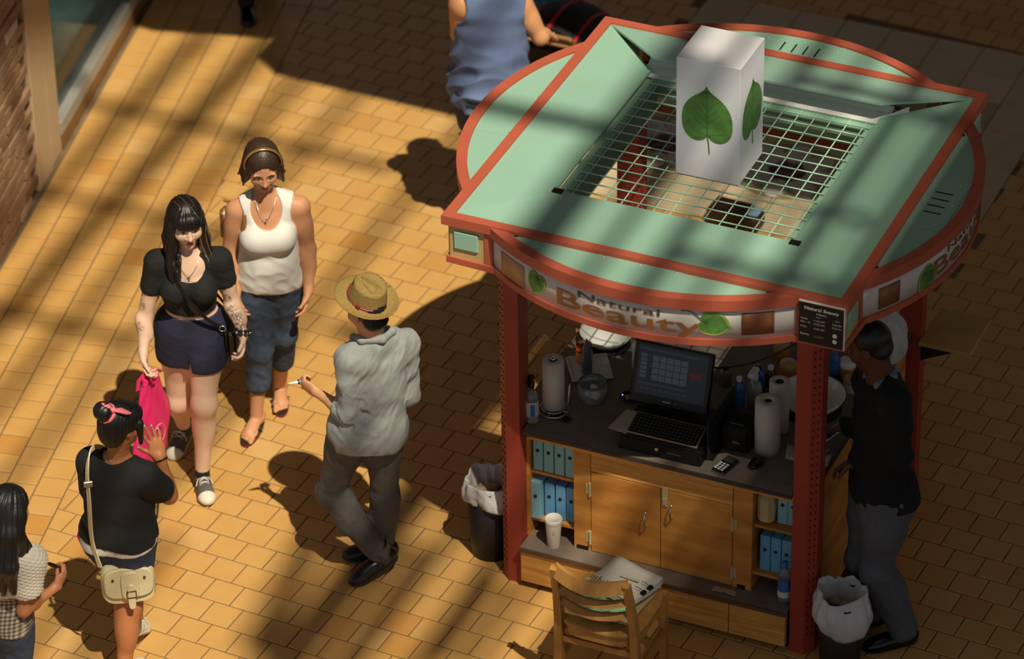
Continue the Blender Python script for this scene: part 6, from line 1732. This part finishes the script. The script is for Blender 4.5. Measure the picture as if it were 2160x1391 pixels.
# ------------------------------------------------------------------ 5: long-haired girl at the lower left corner
s = Person('long-haired girl in white crochet shrug and checked shirt at the lower left corner', PT['long'], S(176, 116, 80), dict(w=.84, hip=.95, waist=1.0, leg=.85, arm=.82))
s.head_frame(-TOCAM * .80 + RGT * .55 - UPZ * .25)
shoe(s, 'L', 0, m_blackcot, m_rubber, 'sneaker', .085, .9, vox=.006); shoe(s, 'R', 0, m_blackcot, m_rubber, 'sneaker', .085, .9, vox=.006)
s.headp = head_prims(s.hc, s.RH, .93)
hR, tips = hand_prims(s.j['wrR'], s.j['haR'] - s.j['wrR'] + UPZ * .015, -RGT * .8 - TOCAM * .5 + UPZ * .2, 1, (.8, .9, .95, 1.0), .86, .45, .03, .25)
hL, _ = hand_prims(s.j['wrL'], s.j['haL'] - s.j['wrL'], RGT, -1, (.4, .4, .4, .4), .86)
s.handp = [hR + s.arm('R')[2:3], hL + s.arm('L')[2:3]]
s.skin_mesh(s.torso() + s.legs() + s.arm('L') + s.arm('R') + s.neck(0, .042), [], hs=.93)
org = np.array(s.root.location)
mb = MB(); mb.ellip(tips[4] - org + UPZ * .004, (.006, .006, .008), None, 8, 6); mb.build('nail', M('nail_blue', S(150, 190, 225), .3), s.root)
m_plaid = bpy.data.materials.new('checked_cotton'); m_plaid.use_nodes = True
nt = m_plaid.node_tree; bs = nt.nodes['Principled BSDF']; bs.inputs['Roughness'].default_value = .85
tc = nt.nodes.new('ShaderNodeTexCoord'); mxs = []
for dr, sc_ in (('X', 17), ('Z', 17)):
    w_ = nt.nodes.new('ShaderNodeTexWave'); w_.wave_type = 'BANDS'; w_.bands_direction = dr; w_.inputs['Scale'].default_value = sc_ / 1.0; nt.links.new(tc.outputs['Object'], w_.inputs['Vector']); mxs.append(w_.outputs['Fac'])
mm = nt.nodes.new('ShaderNodeMath'); mm.operation = 'ADD'; nt.links.new(mxs[0], mm.inputs[0]); nt.links.new(mxs[1], mm.inputs[1])
rp_ = nt.nodes.new('ShaderNodeValToRGB'); rp_.color_ramp.elements[0].color = (*S(60, 54, 48), 1); rp_.color_ramp.elements[1].color = (*S(190, 178, 156), 1); e_ = rp_.color_ramp.elements.new(.5); e_.color = (*S(128, 116, 100), 1)
hv = nt.nodes.new('ShaderNodeMath'); hv.operation = 'MULTIPLY'; hv.inputs[1].default_value = .5; nt.links.new(mm.outputs[0], hv.inputs[0]); nt.links.new(hv.outputs[0], rp_.inputs[0]); nt.links.new(rp_.outputs[0], bs.inputs['Base Color'])
cloth(s, 'checked_shirt', s.torso(.014) + s.arm('R', .008, .2, False) + s.arm('L', .008, .2, False) + [ell(s.pt(.15, 0, 0), (.15, .115, .12), s.RP, .04), cut(s.pt(.0), -s.up), sub(ell(s.j['neck'] + s.RS @ np.array([0, .01, .03]), (.07, .08, .05), s.RS), .01)], m_plaid, .006, folds(41, .003, 50, s.RS[:, 0]))
m_croch = M('crochet_cotton', S(216, 208, 190), .9)
shr = s.torso(.030)[2:5] + [q for q in s.torso(.030)[5:] if q[0] == 'c'] + s.arm('R', .030, .52, False) + s.arm('L', .030, .52, False) + [cut(s.pt(.52), -s.up + s.RS[:, 0] * .25), sub(ell(s.j['neck'] + s.RS @ np.array([0, .03, .03]), (.08, .10, .06), s.RS), .01)]
def croch(P):
    q = (P - s.pel) @ s.RS; a = np.arctan2(q[:, 0], q[:, 1]) * .16
    return -.0035 * (np.sin(a * 330) * np.sin(q[:, 2] * 330 + np.sin(a * 40)))
cloth(s, 'crochet_shrug', shr, m_croch, .004, croch)
mb = MB()
q = s.pt(.0); n_ = 60
cloth(s, 'jeans', s.torso(.010)[:2] + [q for q in s.torso(.010)[5:] if q[0] == 'e'] + s.legs(.012, 'an') + [cut(s.pt(.06), s.up)], m_denimd, .006, folds(42, .003, 50))
R = s.RH; c = s.hc; L = lambda x, y, z: c + R @ np.array([x, y, z]); D = lambda x, y, z: R @ np.array([x, y, 0]) + UPZ * z
hair = [ell(L(0, -.02, .034), (.086, .104, .094), R, .02), ell(L(0, -.055, -.04), (.088, .065, .10), R, .03), sub(ell(L(0, .105, -.04), (.07, .08, .10), R), .012)]
b0 = L(0, -.065, -.08)
for x, l, w in ((-.07, .30, .045), (-.025, .34, .05), (.025, .33, .05), (.065, .30, .045)):
    a1 = b0 + R[:, 0] * x; a2 = a1 + R[:, 0] * x * .35 - R[:, 1] * .05 - UPZ * l * .55; a3 = a2 + R[:, 0] * x * .1 - UPZ * l * .45
    hair += [cone(L(x * .8, -.04, .0), a1, .05, w, .03), cone(a1, a2, w, w * .85, .03), cone(a2, a3, w * .85, .014, .02)]
hand = tips[4] + UPZ * .0
lk = L(.075, -.03, -.10)
mid = lk * .5 + hand * .5 - UPZ * .045
hair += [cone(L(.07, -.01, -.02), lk, .03, .036, .02), cone(lk, mid, .036, .018, .02), cone(mid, hand, .016, .005, .01), cone(lk - UPZ * .04, lk * .62 + hand * .38 - UPZ * .14, .026, .006, .02), cone(lk, lk * .75 + hand * .25 - UPZ * .20, .03, .006, .02)]
cloth(s, 'hair', hair, m_hair_b, .0045, strands(R, .002, 240, 11, c=c))

# ------------------------------------------------------------------ 6: person in blue sleeveless shirt with a pushchair
s = Person('person in blue sleeveless shirt and jeans pushing the pushchair behind the kiosk', PT['blue'], S(222, 160, 112), dict(w=1.28, hip=1.0, waist=1.25, belly=1, leg=1.0, arm=1.2))
s.head_frame(-TOCAM * .85 + RGT * .45)
shoe(s, 'L', 0, m_boot, m_bsole, 'shoe', .085, 1.05, vox=.006); shoe(s, 'R', 0, m_boot, m_bsole, 'shoe', .085, 1.05, vox=.006)
s.headp = head_prims(s.hc, s.RH, 1.0)
hR, _ = hand_prims(s.j['wrR'], s.j['haR'] - s.j['wrR'], -UPZ, -1, (.9, .9, .9, .9), 1.0, .4)
hL, _ = hand_prims(s.j['wrL'], s.j['haL'] - s.j['wrL'], -UPZ, 1, (.9, .9, .9, .9), 1.0, .4)
s.handp = [hR + s.arm('R')[2:3], hL + s.arm('L')[2:3]]
s.skin_mesh(s.torso() + s.legs() + s.arm('L') + s.arm('R') + s.neck(0, .055), [], vox=.007)
bl = s.torso(.022) + [ell(s.pt(.05, 0, 0), (.215, .175, .17), s.RP, .05), ell(s.pt(.4, 0, 0), (.195, .16, .2), s.RP, .05), cut(s.pt(-.22), -s.up), sub(ell(s.j['neck'] + s.RS @ np.array([0, .01, .03]), (.08, .09, .06), s.RS), .01)]
for x, n in ((-1, 'L'), (1, 'R')): bl.append(sub(ell(s.j['sh' + n] + s.RS @ np.array([x * .035, .0, -.01]), (.062, .12, .095), s.RS), .012))
cloth(s, 'blue_shirt', bl, M('blue_cotton', S(104, 122, 160), .85, var=.12, vscale=8), .006, lambda P, f1=folds(51, .016, 30, s.RS[:, 0], 8), a=s.pt(.75), u=s.up: f1(P) * np.clip((a - P) @ u * 5, .1, 1.3))
cloth(s, 'jeans', s.torso(.012)[:2] + [q for q in s.torso(.012)[5:] if q[0] == 'e'] + s.legs(.018, 'an') + [cut(s.pt(.06), s.up)], m_denim, .007, folds(52, .004, 45))
R = s.RH; c = s.hc; L = lambda x, y, z: c + R @ np.array([x, y, z])
cloth(s, 'hair', [ell(L(0, -.02, .034), (.085, .102, .09), R, .02), ell(L(0, -.055, -.03), (.08, .06, .08), R, .03), sub(ell(L(0, .105, -.04), (.07, .08, .10), R), .012)], m_hair_br, .005, strands(R, .0014, 280, 6, c=c))
# pushchair
hh = (s.j['haR'] + s.j['haL']) / 2; fd = nrm([-.10, 1.0, 0.0]); fd = nrm(s.RS[:, 1] * [1, 1, 0]); fd = nrm(-TOCAM * .9 + RGT * .42); rt_ = np.cross(fd, UPZ)
RPc = np.stack([rt_, fd, UPZ], 1); base = at(1200, 330, 0.0)
pc = thing('pushchair', 'black and red pushchair in front of the person in blue shirt', 'pushchair', (float(base[0]), float(base[1]), 0.0), math.atan2(fd[1], fd[0]) - math.pi / 2)
zh = float(hh[2]) - .02
m_tube = M('pushchair_tube', S(150, 112, 70), .4)
for sx in (-1, 1):
    mb = MB(); mb.tube([(sx * .20, -.42, zh), (sx * .21, -.20, .78), (sx * .22, .05, .50), (sx * .23, .40, .12)], .012, 8); mb.tube([(sx * .22, .0, .55), (sx * .24, -.28, .12)], .012, 8); mb.build('frame_tube', m_tube, pc)
    for y in (.40, -.28):
        mb = MB(); mb.lathe([(.03, -.015), (.10, -.02), (.115, -.01), (.115, .01), (.10, .02), (.03, .015)], (sx * .26, y, .116), 24, roty(math.pi / 2)); mb.build('wheel', m_blackm, pc)
mb = MB(); mb.tube([(-.20, -.42, zh), (.20, -.42, zh)], .014, 8); mb.tube([(-.20, -.36, zh - .09), (.20, -.36, zh - .09)], .010, 8); mb.build('handlebar', m_tube, pc)
m_pc = M('pushchair_fabric', S(26, 24, 26), .8, var=.2)
mb = MB(); mb.grid(lambda u, v: (.21 * math.cos(math.pi * u), -.16 + .36 * v - .10 * (1 - v), .72 + .20 * math.sin(math.pi * u) * (1 - .2 * v) + .10 * math.sin(math.pi * (.2 + .7 * v))), 18, 10); solidify(mb.build('canopy', m_pc, pc), .01)
mb = MB(); mb.box((0, .10, .44), (.38, .34, .05), None, .02); mb.box((0, -.10, .62), (.38, .05, .40), rotx(.3), .02); mb.build('seat', m_pc, pc)
m_pcr = M('pushchair_red', S(190, 36, 44), .7)
for u in (.25, .5, .75):
    mb = MB(); mb.tube([(.214 * math.cos(math.pi * u), -.16 + .36 * v - .10 * (1 - v), .727 + .20 * math.sin(math.pi * u) * (1 - .2 * v) + .10 * math.sin(math.pi * (.2 + .7 * v))) for v in np.linspace(0, 1, 8)], 1.0, 4, flat=(.016, .004)); mb.build('canopy_stripe', m_pcr, pc)
mb = MB(); mb.grid(lambda u, v: (-.20 + .34 * u, .16 + .22 * v, .62 + .03 * math.sin(9 * u + 3 * v) - .10 * v + .05 * math.sin(3 * u)), 14, 8); 
bl_ = thing('blanket', 'teal flowered blanket bundled on the pushchair', 'blanket', tuple(map(float, np.array(pc.location) + RPc @ np.array([-.17, .22, .86]))))
mb = MB(); mb.grid(lambda u, v: tuple(RPc @ np.array([.17 * math.cos(6.283 * u) * math.sin(math.pi * (.05 + .9 * v)) * (1 + .15 * math.sin(15 * u + 7 * v)), .20 * math.sin(6.283 * u) * math.sin(math.pi * (.05 + .9 * v)), .11 * math.cos(math.pi * v) * (1 + .2 * math.sin(12.566 * u))])), 30, 12)
mb.build('blanket_cloth', M('blanket_teal', S(70, 150, 170), .85, var=.8, vscale=14, hue=S(40, 60, 80)), bl_)

# ------------------------------------------------------------------ 7: man in black sweater at the right of the kiosk
s = Person('man in black sweater and grey trousers leaning on the right side of the kiosk', PT['dark'], S(98, 60, 40), dict(w=1.06, hip=.98, waist=1.15, leg=1.02, arm=1.08, face=None) if False else dict(w=1.06, hip=.98, waist=1.15, leg=1.02, arm=1.08))
s.head_frame(-RGT * .80 - TOCAM * .25 - UPZ * .35)
shoe(s, 'L', 0, M('dress_shoe', S(14, 14, 14), .12), m_blackm, 'dress_shoe', .085, 1.12, point=.006); shoe(s, 'R', 0, MATS['dress_shoe'], m_blackm, 'dress_shoe', .085, 1.12, point=.006)
s.headp = head_prims(s.hc, s.RH, 1.02, False)
hL, _ = hand_prims(s.j['wrL'], s.j['haL'] - s.j['wrL'], -UPZ, 1, (.35, .35, .4, .4), 1.05, .5)
hR, _ = hand_prims(s.j['wrR'], s.j['haR'] - s.j['wrR'], -UPZ, -1, (.3, .3, .35, .4), 1.05, .5)
s.handp = [hL + s.arm('L')[2:3], hR + s.arm('R')[2:3]]
s.skin_mesh(s.torso() + s.legs() + s.arm('L') + s.arm('R') + s.neck(0, .06), [], hs=1.02, vox=.007)
org = np.array(s.root.location)
sw = s.torso(.022) + s.arm('L', .022, 1.0, True) + s.arm('R', .022, 1.0, True) + [ell(s.pt(.15, 0, 0), (.175, .14, .15), s.RP, .05), sub(ell(s.j['neck'] + s.RS @ np.array([0, .02, .03]), (.075, .085, .05), s.RS), .01), cut(s.pt(-.02), -s.up)]
for n in 'LR': sw.append(sub(ell(s.j['wr' + n] + nrm(s.j['ha' + n] - s.j['wr' + n]) * .03, (.05, .05, .05)), .008))
cloth(s, 'sweater', sw, M('black_wool', S(20, 20, 20), .95, bump=.2, bscale=200), .006, folds(61, .005, 35, s.RS[:, 0]))
col_ = [cone(s.j['neck'] + s.RS @ np.array([x0, y0, z0]), s.j['neck'] + s.RS @ np.array([x1, y1, z1]), .024, .024, .014) for x0, y0, z0, x1, y1, z1 in ((-.066, .04, .0, -.066, -.03, .02), (-.066, -.03, .02, 0, -.066, .03), (0, -.066, .03, .066, -.03, .02), (.066, -.03, .02, .066, .04, .0))]
cloth(s, 'shirt_collar', col_, M('blue_grey_shirt', S(110, 118, 134), .8), .005)
tz = s.torso(.014)[:2] + [q for q in s.torso(.014)[5:] if q[0] == 'e'] + s.legs(.024, 'an')
for n in 'LR': tz += [cone(s.j['kn' + n] + (s.j['an' + n] - s.j['kn' + n]) * .2, s.j['an' + n] + (s.j['kn' + n] - s.j['an' + n]) * .02, .082, .074, .03)]
tz += [cut(s.pt(.10), s.up), cut((0, 0, .03), (0, 0, -1))]
cloth(s, 'trousers', tz, M('slate_trousers', S(84, 86, 92), .85, var=.12, vscale=30), .006, folds(62, .006, 38, s.up + s.RP[:, 0] * .4, 4))
R = s.RH; c = s.hc; L = lambda x, y, z: c + R @ np.array([x, y, z])
cloth(s, 'hair', [ell(L(0, -.022, .034), (.082, .100, .090), R, .02), ell(L(0, -.06, -.03), (.074, .048, .05), R, .02), sub(ell(L(0, .10, -.045), (.09, .085, .10), R), .01)], m_hair_b, .005, strands(R, .0008, 400, 5, c=c))
mb = MB(); q = s.pt(.06); mb.tube([q + s.RP @ np.array([.168 * math.cos(a), .128 * math.sin(a), 0]) - org for a in np.linspace(0, 6.283, 37)[:-1]], 1.0, 4, True, flat=(.006, .018), up=tuple(s.up)); mb.build('belt', m_leatherb, s.root)

# ------------------------------------------------------------------ 8: passer-by whose shoe shows at the upper edge
PT['passer'] = dict(head=(540, -548, 44), neck=(540, -478, 44), shL=(610, -452, 44), shR=(470, -456, 44), elL=(622, -340, 44), wrL=(618, -250, 58), haL=(615, -215, 62), elR=(458, -345, 44), wrR=(462, -255, 30), haR=(464, -220, 26), hipL=(570, -272, 44), hipR=(510, -274, 44), knL=(562, -170, -5), anL=(566, -70, -40), toL=(566, -44, -26), knR=(518, -104, 58), anR=(520, 6, 30), toR=(524, 42, 48))
s = Person('passer-by in dark trousers whose black shoe shows at the upper edge', PT['passer'], S(190, 140, 104), dict(w=1.0, hip=.95, waist=1.1, leg=.95))
s.head_frame(TOCAM)
shoe(s, 'L', 0, MATS['dress_shoe'], m_blackm, 'shoe', .085, 1.05, vox=.006); shoe(s, 'R', 0, MATS['dress_shoe'], m_blackm, 'shoe', .085, 1.05, vox=.006)
s.headp = head_prims(s.hc, s.RH, 1.0, False)
hL, _ = hand_prims(s.j['wrL'], s.j['haL'] - s.j['wrL'], -RGT, -1); hR, _ = hand_prims(s.j['wrR'], s.j['haR'] - s.j['wrR'], RGT, 1); s.handp = [hL, hR]
s.skin_mesh(s.torso() + s.legs() + s.arm('L') + s.arm('R') + s.neck(0, .056), [], vox=.008)
cloth(s, 'dark_shirt', s.torso(.02) + s.arm('L', .018, .6, False) + s.arm('R', .018, .6, False) + [cut(s.pt(-.05), -s.up), sub(ell(s.j['neck'] + s.RS @ np.array([0, .02, .03]), (.075, .085, .05), s.RS), .01)], m_blackcot, .008)
cloth(s, 'dark_trousers', s.torso(.014)[:2] + [q for q in s.torso(.014)[5:] if q[0] == 'e'] + s.legs(.022, 'an') + [cut(s.pt(.10), s.up)], M('dark_trousers', S(34, 32, 34), .9), .008)
R = s.RH; c = s.hc; L = lambda x, y, z: c + R @ np.array([x, y, z])
cloth(s, 'hair', [ell(L(0, -.022, .034), (.082, .100, .090), R, .02), sub(ell(L(0, .10, -.045), (.09, .085, .10), R), .01)], m_hair_b, .006)
# dark glossy box on the back counter, seen through the grille
p0 = at(1552, 462, .0)
t = thing('display_case', 'dark brown case with a pale blue patch seen through the kiosk grille', 'case', (float(p0[0]) + .02, float(p0[1]) - .06, 0.0), -.05)
mb = MB(); mb.box((0, 0, .06), (.31, .15, .12), None, .025); mb.build('case_body', M('dark_brown', S(48, 26, 18), .35), t)
mb = MB(); mb.box((-.02, 0, .123), (.22, .12, .010), None, .004); lid = mb.build('case_lid', M('dark_brown2', S(36, 20, 15), .3), t)
mb = MB(); mb.box((.115, .0, .122), (.07, .10, .006), None, .003); mb.build('blue_patch', M('pale_blue_patch', S(130, 165, 190), .5, var=.5, vscale=30), lid)
